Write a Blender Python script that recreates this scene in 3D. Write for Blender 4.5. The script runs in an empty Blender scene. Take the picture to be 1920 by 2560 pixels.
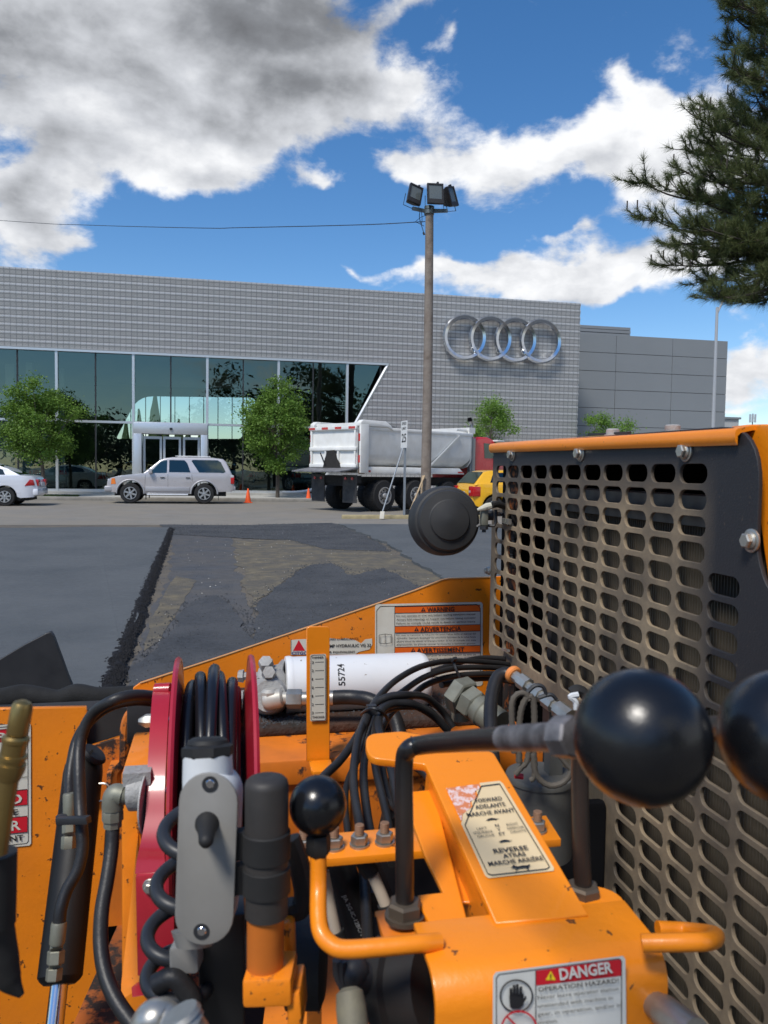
import bpy, bmesh, math, random
from mathutils import Vector, Matrix, noise
random.seed(7)
V = Vector
rad = math.radians
sc = bpy.context.scene
COL = sc.collection
# ------------------------------------------------------------------ camera
F, CX, CY = 1950.0, 960.0, 1280.0          # focal length and centre, in pixels of the 1920 x 2560 photograph
EYE = V((0, 0, 1.36))
yaw, pitch, roll = rad(12.0), rad(-3.0), 0.015
fwd = V((math.sin(yaw)*math.cos(pitch), math.cos(yaw)*math.cos(pitch), math.sin(pitch)))
r0 = V((math.cos(yaw), -math.sin(yaw), 0)); u0 = r0.cross(fwd)
RT = r0*math.cos(roll) + u0*math.sin(roll)
UP = u0*math.cos(roll) - r0*math.sin(roll)
cam = bpy.data.cameras.new('camera'); co = bpy.data.objects.new('camera', cam); COL.objects.link(co)
m = Matrix((RT, UP, -fwd)).transposed().to_4x4(); m.translation = EYE; co.matrix_world = m
cam.sensor_fit = 'VERTICAL'; cam.sensor_height = 36; cam.lens = F/2560*36
cam.clip_start = 0.02; cam.clip_end = 3000
cam.dof.use_dof = True; cam.dof.focus_distance = 3.6; cam.dof.aperture_fstop = 14.0
sc.camera = co
sc.view_settings.view_transform = 'Standard'; sc.view_settings.look = 'None'
sc.view_settings.exposure = 0.32; sc.view_settings.gamma = 1; sc.view_settings.use_curve_mapping = False

def ray(x, y): return fwd + RT*((x-CX)/F) + UP*((CY-y)/F)
def at(x, y, Z): return EYE + ray(x, y)*Z            # point at depth Z along the camera axis
def onY(x, y, Y): d = ray(x, y); return EYE + d*(Y/d.y)
def onX(x, y, X): d = ray(x, y); return EYE + d*(X/d.x)
def onZ(x, y, z): d = ray(x, y); return EYE + d*((z-EYE.z)/d.z)
def onP(x, y, P0, N):
    d = ray(x, y); return EYE + d*((P0-EYE).dot(N)/d.dot(N))
def cr(x0, y0, s): return lambda x, y: (x0+x*s, y0+y*s)
cA = cr(0, 1250, .5787); cB = cr(660, 1400, .4219); cC = cr(1200, 1050, .434); cD = cr(0, 1700, .3888)
cE = cr(280, 1800, .3617); cF = cr(700, 1800, .3617); cG = cr(1100, 1650, .4943); cH = cr(500, 1550, .3617)

# ------------------------------------------------------------------ light
SUN = V((-.40, -.42, .81)).normalized()
world = bpy.data.worlds.new('World'); sc.world = world; world.use_nodes = True
def build_world():
    nt = world.node_tree; N = nt.nodes; L = nt.links; N.clear()
    out = N.new('ShaderNodeOutputWorld')
    sky = N.new('ShaderNodeTexSky'); sky.sky_type = 'NISHITA'; sky.sun_disc = False
    sky.sun_elevation = math.asin(SUN.z); sky.sun_rotation = math.atan2(SUN.x, SUN.y)
    sky.air_density = 1.0; sky.dust_density = 0.25; sky.ozone_density = 3.2; sky.altitude = 200
    hs = N.new('ShaderNodeHueSaturation'); hs.inputs['Saturation'].default_value = 1.26; L.new(sky.outputs[0], hs.inputs['Color'])
    tin = N.new('ShaderNodeMix'); tin.data_type = 'RGBA'; tin.blend_type = 'MULTIPLY'; tin.inputs[0].default_value = 1
    tin.inputs[7].default_value = (1.04, .99, 1.0, 1); L.new(hs.outputs[0], tin.inputs[6])
    bgs = N.new('ShaderNodeBackground'); bgs.inputs[1].default_value = 0.115; L.new(tin.outputs[2], bgs.inputs[0])
    tc = N.new('ShaderNodeTexCoord')
    def math_(op, a=None, b=None, c=None, clamp=False):
        n = N.new('ShaderNodeMath'); n.operation = op; n.use_clamp = clamp
        for i, v in enumerate((a, b, c)):
            if v is None: continue
            if isinstance(v, (int, float)): n.inputs[i].default_value = v
            else: L.new(v, n.inputs[i])
        return n.outputs[0]
    sep = N.new('ShaderNodeSeparateXYZ'); L.new(tc.outputs['Generated'], sep.inputs[0])
    az = math_('ARCTAN2', sep.outputs[0], sep.outputs[1]); el = math_('ARCSINE', sep.outputs[2])
    # domain warp so that the large cloud masses get ragged outlines
    nw = N.new('ShaderNodeTexNoise'); nw.inputs['Scale'].default_value = 7; nw.inputs['Detail'].default_value = 5
    L.new(tc.outputs['Generated'], nw.inputs['Vector'])
    sw = N.new('ShaderNodeSeparateColor'); L.new(nw.outputs['Color'], sw.inputs[0])
    az2 = math_('MULTIPLY_ADD', math_('SUBTRACT', sw.outputs[0], .5), .16, az)
    el2 = math_('MULTIPLY_ADD', math_('SUBTRACT', sw.outputs[1], .5), .13, el)
    cmb = N.new('ShaderNodeCombineXYZ'); L.new(az2, cmb.inputs[0]); L.new(el2, cmb.inputs[1])
    def blob(px, py, rx, ry, rot=0.0):
        d = ray(px, py).normalized()
        a, e = math.atan2(d.x, d.y), math.asin(d.z)
        mp = N.new('ShaderNodeMapping'); mp.vector_type = 'TEXTURE'
        mp.inputs[1].default_value = (a, e, 0); mp.inputs[2].default_value = (0, 0, rot)
        k = 1.0/F
        mp.inputs[3].default_value = (rx*k*1.12/max(.5, math.cos(e)), ry*k*1.05, 1)
        L.new(cmb.outputs[0], mp.inputs[0])
        g = N.new('ShaderNodeTexGradient'); g.gradient_type = 'QUADRATIC_SPHERE'; L.new(mp.outputs[0], g.inputs[0])
        return g.outputs['Fac']
    def total(lst, start=None):
        acc = start
        for (px, py, rx, ry, w, rot) in lst:
            f = blob(px, py, rx, ry, rot)
            acc = math_('MULTIPLY', f, w) if acc is None else math_('MULTIPLY_ADD', f, w, acc)
        return acc
    dens = total([(230, 60, 620, 330, 2.4, 0), (690, 60, 310, 270, 2.2, 0), (250, 330, 430, 200, 1.7, 0), (40, 540, 200, 210, 1.8, 0),
        (140, 480, 240, 130, 1.2, .15), (600, 300, 360, 140, 1.35, 0), (450, 420, 320, 90, 1.1, 0), (1010, 215, 170, 140, 1.6, 0), (880, 270, 220, 80, .6, 0),
        (1120, 110, 60, 90, .7, 0), (820, 450, 150, 70, 1.25, 0), (1010, 430, 160, 80, 1.2, 0), (1200, 385, 330, 130, 1.5, -.05), (1450, 400, 380, 150, 1.6, 0),
        (1700, 330, 300, 190, 1.8, .3), (1570, 215, 170, 60, 1.1, -.25), (1760, 440, 260, 110, 1.3, 0), (1500, 690, 640, 90, 1.8, 0), (1560, 650, 260, 90, 1.0, 0), (1080, 690, 340, 45, .9, .03),
        (900, 705, 120, 40, .8, 0), (1640, 560, 270, 80, .9, 0), (1280, 545, 130, 60, .6, 0), (1880, 930, 170, 150, 1.8, 0), (1420, 625, 130, 26, .5, .1), (1900, 740, 150, 90, .8, 0),
        (1000, 20, 190, 60, .9, .3), (1870, 1040, 180, 30, .6, 0), (150, 620, 160, 40, .6, .1)])
    # beyond the frame the broken cloud goes on
    no = N.new('ShaderNodeTexNoise'); no.inputs['Scale'].default_value = 1.6; no.inputs['Detail'].default_value = 3; L.new(tc.outputs['Generated'], no.inputs['Vector'])
    cd = N.new('ShaderNodeVectorMath'); cd.operation = 'DOT_PRODUCT'; L.new(tc.outputs['Generated'], cd.inputs[0]); cd.inputs[1].default_value = ray(960, 800).normalized()
    far = N.new('ShaderNodeMapRange'); far.interpolation_type = 'SMOOTHSTEP'; L.new(cd.outputs['Value'], far.inputs[0])
    far.inputs[1].default_value = .80; far.inputs[2].default_value = .60; far.inputs[3].default_value = 0; far.inputs[4].default_value = 1
    dens = math_('MULTIPLY_ADD', math_('MULTIPLY', far.outputs[0], math_('MULTIPLY_ADD', no.outputs[0], 6.0, -2.85)), 1.0, dens)
    def fbm(scale, det, rough, off=(0, 0, 0)):
        mp = N.new('ShaderNodeMapping'); mp.inputs[1].default_value = off; mp.inputs[3].default_value = (1, 1, 1.7)
        L.new(tc.outputs['Generated'], mp.inputs[0])
        n = N.new('ShaderNodeTexNoise'); n.inputs['Scale'].default_value = scale; n.inputs['Detail'].default_value = det; n.inputs['Roughness'].default_value = rough
        n.inputs['Distortion'].default_value = .15
        L.new(mp.outputs[0], n.inputs['Vector']); return n.outputs[0]
    f3 = fbm(10, 10, .60); f1 = fbm(6, 7, .52); f2 = fbm(6, 7, .52, (.008, .004, -.045))
    d1 = math_('ADD', dens, math_('MULTIPLY_ADD', f3, 3.0, -1.60))
    al = N.new('ShaderNodeMapRange'); al.interpolation_type = 'SMOOTHSTEP'; L.new(d1, al.inputs[0])
    al.inputs[1].default_value = .26; al.inputs[2].default_value = .95; al.inputs[3].default_value = 0; al.inputs[4].default_value = 1
    # shade: thick parts seen from below are grey, thin sunlit rims are white
    dark = total([(180, 60, 640, 260, .72, 0), (760, 90, 330, 250, 1.75, 0), (600, 60, 330, 190, .6, 0), (20, 110, 190, 160, .9, 0), (30, 470, 150, 150, 1.35, 0),
        (300, 230, 520, 150, .35, 0), (90, 600, 190, 90, .4, 0), (1480, 420, 330, 70, .20, 0), (1520, 745, 560, 50, .40, 0), (1650, 600, 200, 50, .25, 0), (820, 200, 140, 90, .5, 0), (380, 395, 340, 60, .25, 0)])
    dark = math_('MULTIPLY_ADD', far.outputs[0], .35, dark)
    soft = fbm(4.5, 4, .5, (3, 1, 2))
    dk = math_('MULTIPLY', dark, math_('MULTIPLY_ADD', soft, 1.1, .05))
    lit = math_('MULTIPLY', math_('SUBTRACT', f1, f2), 1.5)
    sh = math_('SUBTRACT', math_('MULTIPLY_ADD', math_('SUBTRACT', f3, .5), .45, math_('MULTIPLY_ADD', lit, 1.0, .93)), math_('MULTIPLY', math_('SUBTRACT', 1.0, math_('EXPONENT', math_('MULTIPLY', dk, -1.5))), .74))
    ramp = N.new('ShaderNodeValToRGB'); L.new(sh, ramp.inputs[0]); cr_ = ramp.color_ramp
    cr_.elements[0].position = 0.0; cr_.elements[0].color = (.115, .118, .128, 1)
    cr_.elements[1].position = 1.0; cr_.elements[1].color = (.93, .94, .96, 1)
    e = cr_.elements.new(.35); e.color = (.25, .262, .285, 1)
    e = cr_.elements.new(.72); e.color = (.60, .62, .66, 1)
    bgc = N.new('ShaderNodeBackground'); bgc.inputs[1].default_value = .86; L.new(ramp.outputs[0], bgc.inputs[0])
    mix = N.new('ShaderNodeMixShader'); L.new(al.outputs[0], mix.inputs[0]); L.new(bgs.outputs[0], mix.inputs[1]); L.new(bgc.outputs[0], mix.inputs[2])
    L.new(mix.outputs[0], out.inputs[0])
build_world()
sl = bpy.data.lights.new('sun', 'SUN'); sl.energy = 3.0; sl.angle = rad(15); sl.color = (1, .955, .88)
so = bpy.data.objects.new('sun', sl); COL.objects.link(so); so.rotation_euler = SUN.to_track_quat('Z', 'Y').to_euler()

# ------------------------------------------------------------------ helpers
ORG = {}
def tag(o, label=None, cat=None, group=None, kind=None):
    if label: o['label'] = label
    if cat: o['category'] = cat
    if group: o['group'] = group
    if kind: o['kind'] = kind
    return o
def thing(name, label, cat, loc=(0, 0, 0), group=None):
    o = bpy.data.objects.new(name, None); o.empty_display_size = .1; COL.objects.link(o); o.location = loc; ORG[o.name] = V(loc)
    return tag(o, label, cat, group)
def sub(name, parent, loc=None):
    o = bpy.data.objects.new(name, None); o.empty_display_size = .05; COL.objects.link(o)
    p = ORG[parent.name]; l = V(loc) if loc is not None else p.copy()
    o.parent = parent; o.location = l-p; ORG[o.name] = l; return o
def copy_tree(o, parent=None):
    c = o.copy(); COL.objects.link(c)
    if parent is not None: c.parent = parent
    for ch in list(o.children): copy_tree(ch, c)
    return c
def link_mesh(name, me, parent=None, c=None):
    o = bpy.data.objects.new(name, me); COL.objects.link(o)
    if c is None: c = V((0, 0, 0))
    o.location = c - (ORG[parent.name] if parent is not None else V((0, 0, 0)))
    if parent is not None: o.parent = parent
    ORG[o.name] = V(c); return o
class G:
    """collects faces, then links them as one mesh object"""
    def __init__(s): s.v = []; s.f = []; s.m = []; s.cur = 0
    def add(s, vs, fs):
        b = len(s.v); s.v += [V(p) for p in vs]; s.f += [tuple(i+b for i in f) for f in fs]; s.m += [s.cur]*len(fs); return s
    def box(s, a, b, M=None):
        x0, y0, z0 = a; x1, y1, z1 = b
        p = [V((x, y, z)) for z in (z0, z1) for y in (y0, y1) for x in (x0, x1)]
        if M is not None: p = [M @ q for q in p]
        return s.add(p, [(0, 2, 3, 1), (4, 5, 7, 6), (0, 1, 5, 4), (2, 6, 7, 3), (0, 4, 6, 2), (1, 3, 7, 5)])
    def bar(s, p, q, w, h, up=V((0, 0, 1))):
        p, q = V(p), V(q); d = (q-p); L = d.length; d.normalize(); x = d.cross(up)
        if x.length < 1e-4: x = d.cross(V((1, 0, 0)))
        x.normalize(); y = x.cross(d)
        M = Matrix((x, y, d)).transposed().to_4x4(); M.translation = p
        return s.box((-w/2, -h/2, 0), (w/2, h/2, L), M)
    def rev(s, p, q, prof, n=16, cap=True, ph=0.0):
        """surface of revolution about p->q; prof = [(t along 0..1, radius)]"""
        p, q = V(p), V(q); d = q-p; dn = d.normalized(); x = dn.cross(V((0, 0, 1)))
        if x.length < 1e-3: x = dn.cross(V((0, 1, 0)))
        x.normalize(); y = dn.cross(x); vs = []; fs = []
        for t, r in prof:
            for k in range(n):
                a = 2*math.pi*k/n+ph; vs.append(p + d*t + (x*math.cos(a)+y*math.sin(a))*r)
        for i in range(len(prof)-1):
            for k in range(n):
                k2 = (k+1) % n; fs.append((i*n+k, i*n+k2, (i+1)*n+k2, (i+1)*n+k))
        if cap:
            fs.append(tuple(range(n))[::-1]); fs.append(tuple((len(prof)-1)*n+k for k in range(n)))
        return s.add(vs, fs)
    def cyl(s, p, q, r, n=16, r2=None): return s.rev(p, q, [(0, r), (1, r if r2 is None else r2)], n)
    def ball(s, c, r, nu=24, nv=14, sq=(1, 1, 1)):
        c = V(c); vs = []; fs = []
        for i in range(nv+1):
            t = math.pi*i/nv
            for k in range(nu):
                a = 2*math.pi*k/nu; vs.append(c+V((r*sq[0]*math.sin(t)*math.cos(a), r*sq[1]*math.sin(t)*math.sin(a), r*sq[2]*math.cos(t))))
        for i in range(nv):
            for k in range(nu):
                k2 = (k+1) % nu; fs.append((i*nu+k, (i+1)*nu+k, (i+1)*nu+k2, i*nu+k2))
        return s.add(vs, fs)
    def tube(s, pts, r, n=10, seg=6, cap=True, smooth=True):
        pts = [V(p) for p in pts]; P = []; R = []
        rs = r if isinstance(r, (list, tuple)) else [r]*len(pts)
        if smooth and len(pts) > 2:
            for i in range(len(pts)-1):
                a = pts[i-1] if i else pts[0]*2-pts[1]; b, c = pts[i], pts[i+1]; d = pts[i+2] if i+2 < len(pts) else pts[-1]*2-pts[-2]
                for k in range(seg):
                    t = k/seg
                    P.append(.5*((2*b)+(c-a)*t+(2*a-5*b+4*c-d)*t*t+(3*b-a-3*c+d)*t**3)); R.append(rs[i]*(1-t)+rs[i+1]*t)
            P.append(pts[-1]); R.append(rs[-1])
        else: P, R = pts, list(rs)
        T = [(P[min(i+1, len(P)-1)]-P[max(i-1, 0)]).normalized() for i in range(len(P))]
        x = T[0].cross(V((0, 0, 1)))
        if x.length < 1e-3: x = T[0].cross(V((0, 1, 0)))
        x.normalize(); vs = []; fs = []
        for i, p in enumerate(P):
            x = (x - T[i]*x.dot(T[i])).normalized(); y = T[i].cross(x)
            for k in range(n):
                a = 2*math.pi*k/n; vs.append(p+(x*math.cos(a)+y*math.sin(a))*R[i])
        for i in range(len(P)-1):
            for k in range(n):
                k2 = (k+1) % n; fs.append((i*n+k, i*n+k2, (i+1)*n+k2, (i+1)*n+k))
        if cap: fs.append(tuple(range(n))[::-1]); fs.append(tuple((len(P)-1)*n+k for k in range(n)))
        return s.add(vs, fs)
    def prism(s, pts, d):
        """polygon pts (3-D, planar) pushed along vector d"""
        pts = [V(p) for p in pts]; n = len(pts); d = V(d)
        return s.add(pts+[p+d for p in pts], [tuple(range(n))[::-1], tuple(range(n, 2*n))]+[(i, (i+1) % n, n+(i+1) % n, n+i) for i in range(n)])
    def obj(s, name, mat, parent=None, bevel=0, smooth=35, seg=2, sub_=0, tri=False):
        me = bpy.data.meshes.new(name)
        if s.v:
            xs = [p.x for p in s.v]; ys = [p.y for p in s.v]; zs = [p.z for p in s.v]
            c = V(((min(xs)+max(xs))/2, (min(ys)+max(ys))/2, min(zs)))
        else: c = V((0, 0, 0))
        me.from_pydata([tuple(p-c) for p in s.v], [], s.f)
        ms = mat if isinstance(mat, (list, tuple)) else [mat]
        for mm in ms: me.materials.append(mm)
        if len(ms) > 1: me.polygons.foreach_set('material_index', s.m)
        bm = bmesh.new(); bm.from_mesh(me); bmesh.ops.recalc_face_normals(bm, faces=bm.faces)
        if bevel:
            es = [e for e in bm.edges if len(e.link_faces) == 2 and e.calc_face_angle(0) > rad(35)]
            bmesh.ops.bevel(bm, geom=es, offset=bevel, segments=seg, profile=.5, affect='EDGES', clamp_overlap=True)
        if smooth:
            for f in bm.faces: f.smooth = True
            for e in bm.edges:
                if len(e.link_faces) == 2 and e.calc_face_angle(0) > rad(smooth): e.smooth = False
        bm.to_mesh(me); bm.free()
        return link_mesh(name, me, parent, c)
def curve_mesh(cu, M):
    o = bpy.data.objects.new('tmp', cu); COL.objects.link(o)
    dg = bpy.context.evaluated_depsgraph_get(); me = bpy.data.meshes.new_from_object(o.evaluated_get(dg))
    bpy.data.objects.remove(o); bpy.data.curves.remove(cu); me.transform(M); return me
def recenter(me):
    xs = [v.co.x for v in me.vertices]; ys = [v.co.y for v in me.vertices]; zs = [v.co.z for v in me.vertices]
    if not xs: return V((0, 0, 0))
    c = V(((min(xs)+max(xs))/2, (min(ys)+max(ys))/2, min(zs))); me.transform(Matrix.Translation(-c)); return c
def plate(name, loops, M, thick, mat, parent=None, bevel=0):
    """flat plate with holes: loops of 2-D points (first the outline), M takes its xy plane to the world; grows thick both ways / 2"""
    cu = bpy.data.curves.new('c', 'CURVE'); cu.dimensions = '2D'; cu.fill_mode = 'BOTH'; cu.extrude = max(thick/2-bevel, 0); cu.bevel_depth = bevel; cu.bevel_resolution = 1
    for lp in loops:
        sp = cu.splines.new('POLY'); sp.points.add(len(lp)-1); sp.use_cyclic_u = True
        for i, p in enumerate(lp): sp.points[i].co = (p[0], p[1], 0, 1)
    me = curve_mesh(cu, M); me.materials.append(mat); c = recenter(me); return link_mesh(name, me, parent, c)
def frame(o, x, y, n=None):
    x, y = V(x), V(y)
    if n is None: n = x.cross(y).normalized()
    M = Matrix((x, y, n)).transposed().to_4x4(); M.translation = V(o); return M
def rrect(x0, y0, x1, y1, r, n=5):
    out = []
    for cx, cy, a0 in ((x1-r, y1-r, 0), (x0+r, y1-r, 90), (x0+r, y0+r, 180), (x1-r, y0+r, 270)):
        for k in range(n+1):
            a = rad(a0+90*k/n); out.append((cx+r*math.cos(a), cy+r*math.sin(a)))
    return out
def fillet(pts, rs, n=5):
    """round the corners of a 2-D polygon"""
    out = []; N_ = len(pts)
    for i in range(N_):
        p = V(pts[i]).to_2d(); a = V(pts[i-1]).to_2d(); b = V(pts[(i+1) % N_]).to_2d(); r = rs[i] if isinstance(rs, (list, tuple)) else rs
        if r <= 0: out.append(tuple(p)); continue
        r = min(r, (a-p).length*.49, (b-p).length*.49)
        s, e = p+(a-p).normalized()*r, p+(b-p).normalized()*r
        for k in range(n+1):
            t = k/n; out.append(tuple((1-t)**2*s+2*t*(1-t)*p+t*t*e))
    return out
# ------------------------------------------------------------------ materials
MATS = {}
def mat(name, col, rough=.6, metal=0.0, spec=.5, var=0.0, vscale=8, bump=0.0, bscale=60, wear=None, wscale=9, wamt=.6, coat=0, dust=None, damt=.5, dscale=3, emit=None, alpha=None, detail=6, speck=0, speckcol=(.05, .025, .015)):
    if name in MATS: return MATS[name]
    m_ = bpy.data.materials.new(name); MATS[name] = m_; m_.use_nodes = True; nt = m_.node_tree; N = nt.nodes; L = nt.links
    b = N['Principled BSDF']; b.inputs['Base Color'].default_value = (*col, 1); b.inputs['Roughness'].default_value = rough
    b.inputs['Metallic'].default_value = metal; b.inputs['Specular IOR Level'].default_value = spec
    if coat: b.inputs['Coat Weight'].default_value = coat; b.inputs['Coat Roughness'].default_value = .08
    geo = N.new('ShaderNodeNewGeometry')
    def noise_(scale, det=detail, r=.6, dist=0.0):
        n = N.new('ShaderNodeTexNoise'); n.inputs['Scale'].default_value = scale; n.inputs['Detail'].default_value = det; n.inputs['Roughness'].default_value = r; n.inputs['Distortion'].default_value = dist
        L.new(geo.outputs['Position'], n.inputs['Vector']); return n.outputs[0]
    def rng(src, a, b_, c, d):
        n = N.new('ShaderNodeMapRange'); L.new(src, n.inputs[0]); n.inputs[1].default_value = a; n.inputs[2].default_value = b_; n.inputs[3].default_value = c; n.inputs[4].default_value = d; return n.outputs[0]
    def mixc(fac, a, b_):
        n = N.new('ShaderNodeMix'); n.data_type = 'RGBA'; L.new(fac, n.inputs[0])
        for i, v in ((6, a), (7, b_)):
            if isinstance(v, tuple): n.inputs[i].default_value = (*v, 1)
            else: L.new(v, n.inputs[i])
        return n.outputs[2]
    c = None
    if var:
        c = mixc(rng(noise_(vscale), .3, .7, 0, 1), tuple(x*(1-var) for x in col), tuple(min(1, x*(1+var)) for x in col))
    if dust:
        c = mixc(rng(noise_(dscale, 5), .5-damt*.35, .85-damt*.35, 0, damt), c or tuple(col), tuple(dust))
    rsrc = None
    if wear:
        f = rng(noise_(wscale, 8, .72), 1-.52*wamt-.02, 1-.52*wamt+.03, 0, 1); c = mixc(f, c or tuple(col), tuple(wear))
        rsrc = rng(f, 0, 1, rough, .85)
    if speck:
        c = mixc(rng(noise_(70, 4, .6), .73-.08*speck, .75-.08*speck, 0, .9), c or tuple(col), tuple(speckcol))
        c = mixc(rng(noise_(3.2, 5, .7), .52, .80, 0, .45*speck), c, tuple(x*.55 for x in col))
    if c is not None: L.new(c, b.inputs['Base Color'])
    if rsrc is None and rough > .05 and metal < 1:
        rsrc = rng(noise_(14, 4), .3, .7, rough*.85, min(1, rough*1.15))
    if rsrc is not None: L.new(rsrc, b.inputs['Roughness'])
    if bump:
        bn = N.new('ShaderNodeBump'); bn.inputs['Strength'].default_value = min(1, bump); bn.inputs['Distance'].default_value = .6/bscale; L.new(noise_(bscale, 3), bn.inputs['Height']); L.new(bn.outputs[0], b.inputs['Normal'])
    if emit: b.inputs['Emission Color'].default_value = (*emit, 1); b.inputs['Emission Strength'].default_value = 1
    return m_
# ------------------------------------------------------------------ colours
M_old = mat('old_street', (.185, .175, .158), .9, var=.16, vscale=1.3, bump=.5, bscale=45, dust=(.23, .20, .155), damt=.65, dscale=.5)
M_fresh = mat('fresh_asphalt', (.066, .074, .079), .72, var=.26, vscale=60, bump=.9, bscale=120, dust=(.105, .112, .115), damt=.8, dscale=.7, spec=.3)
M_lot = mat('scraped_lot', (.075, .076, .080), .9, spec=.2, var=.3, vscale=5, bump=.9, bscale=70, dust=(.16, .135, .10), damt=.75, dscale=1.6)
M_tan = mat('dusty_gravel', (.19, .158, .10), .95, spec=.2, var=.35, vscale=9, bump=1, bscale=60, dust=(.085, .082, .078), damt=.8, dscale=3)
M_loose = mat('loose_asphalt', (.040, .044, .050), .85, var=.4, vscale=30, bump=1, bscale=90, spec=.25, dust=(.080, .082, .086), damt=.75, dscale=1.4)
M_tar = mat('hot_mix_black', (.012, .012, .014), .8, var=.5, vscale=40, bump=1, bscale=70, spec=.3)
M_conc = mat('concrete', (.40, .39, .36), .9, var=.1, vscale=3, bump=.3, bscale=50)
M_kerb = mat('kerb_concrete', (.27, .255, .225), .9, var=.2, vscale=4, bump=.4, bscale=50)
M_grass = mat('grass', (.035, .062, .014), .9, var=.4, vscale=12, bump=.6, bscale=40)
M_white = mat('white_paint', (.72, .72, .70), .4, var=.04)
M_alu = mat('aluminium', (.62, .64, .65), .35, .6)
M_dark = mat('dark_metal', (.022, .023, .026), .5)
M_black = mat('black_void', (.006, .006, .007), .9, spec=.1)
M_wing = mat('grey_cladding', (.20, .215, .225), .5, var=.03, vscale=.5)

# ------------------------------------------------------------------ ground
def sheet(name, pts, z, material, res=.5, wob=0, zf=None):
    g = G(); g.add([V((p[0], p[1], z)) for p in pts], [tuple(range(len(pts)))])
    o = g.obj(name, material, smooth=0); tag(o, kind='structure'); return o
sheet('ground', [(-900, -300), (900, -300), (900, 1500), (-900, 1500)], -.02, M_old)
sheet('street', [(-200, 17.0), (200, 17.0), (200, 33.2), (-200, 33.2)], 0.0, M_old)
sheet('old_lot', [(-60, -25), (60, -25), (60, 19.2), (-60, 19.2)], .004, M_lot)
def slab(name, outline, z, material, base=-.03):
    g = G(); n = len(outline); pts = [V((x, y, z+noise.noise(V((x*2, y*2, 3)))*.004)) for x, y in outline]
    g.add(pts, [tuple(range(n))]); g.add(pts+[V((p.x, p.y, base)) for p in pts], [(i, (i+1) % n, n+(i+1) % n, n+i) for i in range(n)])
    o = g.obj(name, material, smooth=0); tag(o, kind='structure'); return o
def wobble(a, b, n, amp, f, seed=0):
    a, b = V((*a, 0)), V((*b, 0)); d = (b-a).normalized(); nn = V((-d.y, d.x, 0)); out = []
    for i in range(n):
        p = a.lerp(b, i/n); w = sum(noise.noise(V((p.x*f*k, p.y*f*k, seed+k)))*amp/k for k in (1, 2, 5, 9)); q = p+nn*w; out.append((q.x, q.y))
    return out
seam = wobble((-.58, 2.2), (-1.03, 17.7), 160, .05, 1.2)
slab('fresh_asphalt_mat', [(-45, 2.2)]+seam+wobble((-1.03, 17.7), (-2.2, 17.9), 10, .1, 2)+wobble((-2.2, 17.9), (-14, 16.4), 60, .05, 1.5)+[(-45, 14.5)], .055, M_fresh)
e0 = onZ(842, 1311, 0); e1 = onZ(1105, 1450, 0); e2 = onZ(960, 1360, 0)
redge = wobble((2.9, 19.0), (e2.x, e2.y), 30, .12, 1.3)+wobble((e2.x, e2.y), (e1.x, e1.y), 40, .10, 1.5)+wobble((e1.x, e1.y), (2.3, 3.0), 50, .08, 1.4)
slab('fresh_asphalt_strip', redge+[(2.3, 3.0), (45, 3.0), (45, 17.2), (8, 18.7)], .045, M_fresh)
def poly_patch(name, pts, z, material, seedv, amp=.12, hump=0):
    W_ = [onZ(*cA(x, y), 0) for x, y in pts]; out = []
    for i, p in enumerate(W_):
        q = W_[(i+1) % len(W_)]; n = max(6, int((q-p).length*14)); out += wobble((p.x, p.y), (q.x, q.y), n, amp, 1.6, seedv)
    bm = bmesh.new(); f = bm.faces.new([bm.verts.new((x, y, z)) for x, y in out]); bmesh.ops.triangulate(bm, faces=[f])
    me = bpy.data.meshes.new(name); bm.to_mesh(me); bm.free(); me.materials.append(material); c = recenter(me)
    o = link_mesh(name, me, None, c); tag(o, kind='structure'); return out
patches = []
M_tack = mat('tack_coat', (.070, .075, .084), .8, spec=.2, var=.25, vscale=7, bump=.7, bscale=90, dust=(.11, .10, .088), damt=.6, dscale=1.8)
poly_patch('tack_coat_strip', [(740, 150), (1005, 160), (1025, 240), (1050, 400), (1100, 520), (1000, 640), (900, 600), (700, 640), (620, 700), (560, 800), (640, 520), (740, 300)], .007, M_tack, 11, .12)
poly_patch('gravel_patch', [(1010, 178), (1250, 170), (1659, 215), (1900, 330), (1900, 420), (1500, 330), (1300, 300), (1180, 400), (1090, 470), (1060, 400), (1030, 280)], .010, M_tan, 1, .10)
poly_patch('gravel_streak', [(760, 330), (850, 350), (800, 430), (700, 600), (620, 660), (640, 560), (700, 420)], .010, M_tan, 2, .035)
for k, pts in enumerate([
    [(690, 108), (1000, 112), (1440, 100), (1560, 150), (1640, 190), (1690, 225), (1400, 215), (1250, 175), (1000, 165), (740, 150)],
    [(1330, 285), (1440, 275), (1520, 330), (1659, 300), (1900, 420), (1700, 700), (1100, 700), (1080, 560), (1130, 430), (1240, 350)],
    [(850, 440), (930, 415), (1010, 470), (1060, 580), (1100, 760), (1000, 960), (500, 960), (590, 740), (700, 600), (760, 520)]]):
    patches.append(poly_patch('loose_asphalt_patch', pts, .015+.002*k, M_loose, 5+k, .08))
def inside(p, poly):
    c = False; j = len(poly)-1
    for i in range(len(poly)):
        if (poly[i][1] > p[1]) != (poly[j][1] > p[1]) and p[0] < (poly[j][0]-poly[i][0])*(p[1]-poly[i][1])/(poly[j][1]-poly[i][1])+poly[i][0]: c = not c
        j = i
    return c
g = G()
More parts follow.
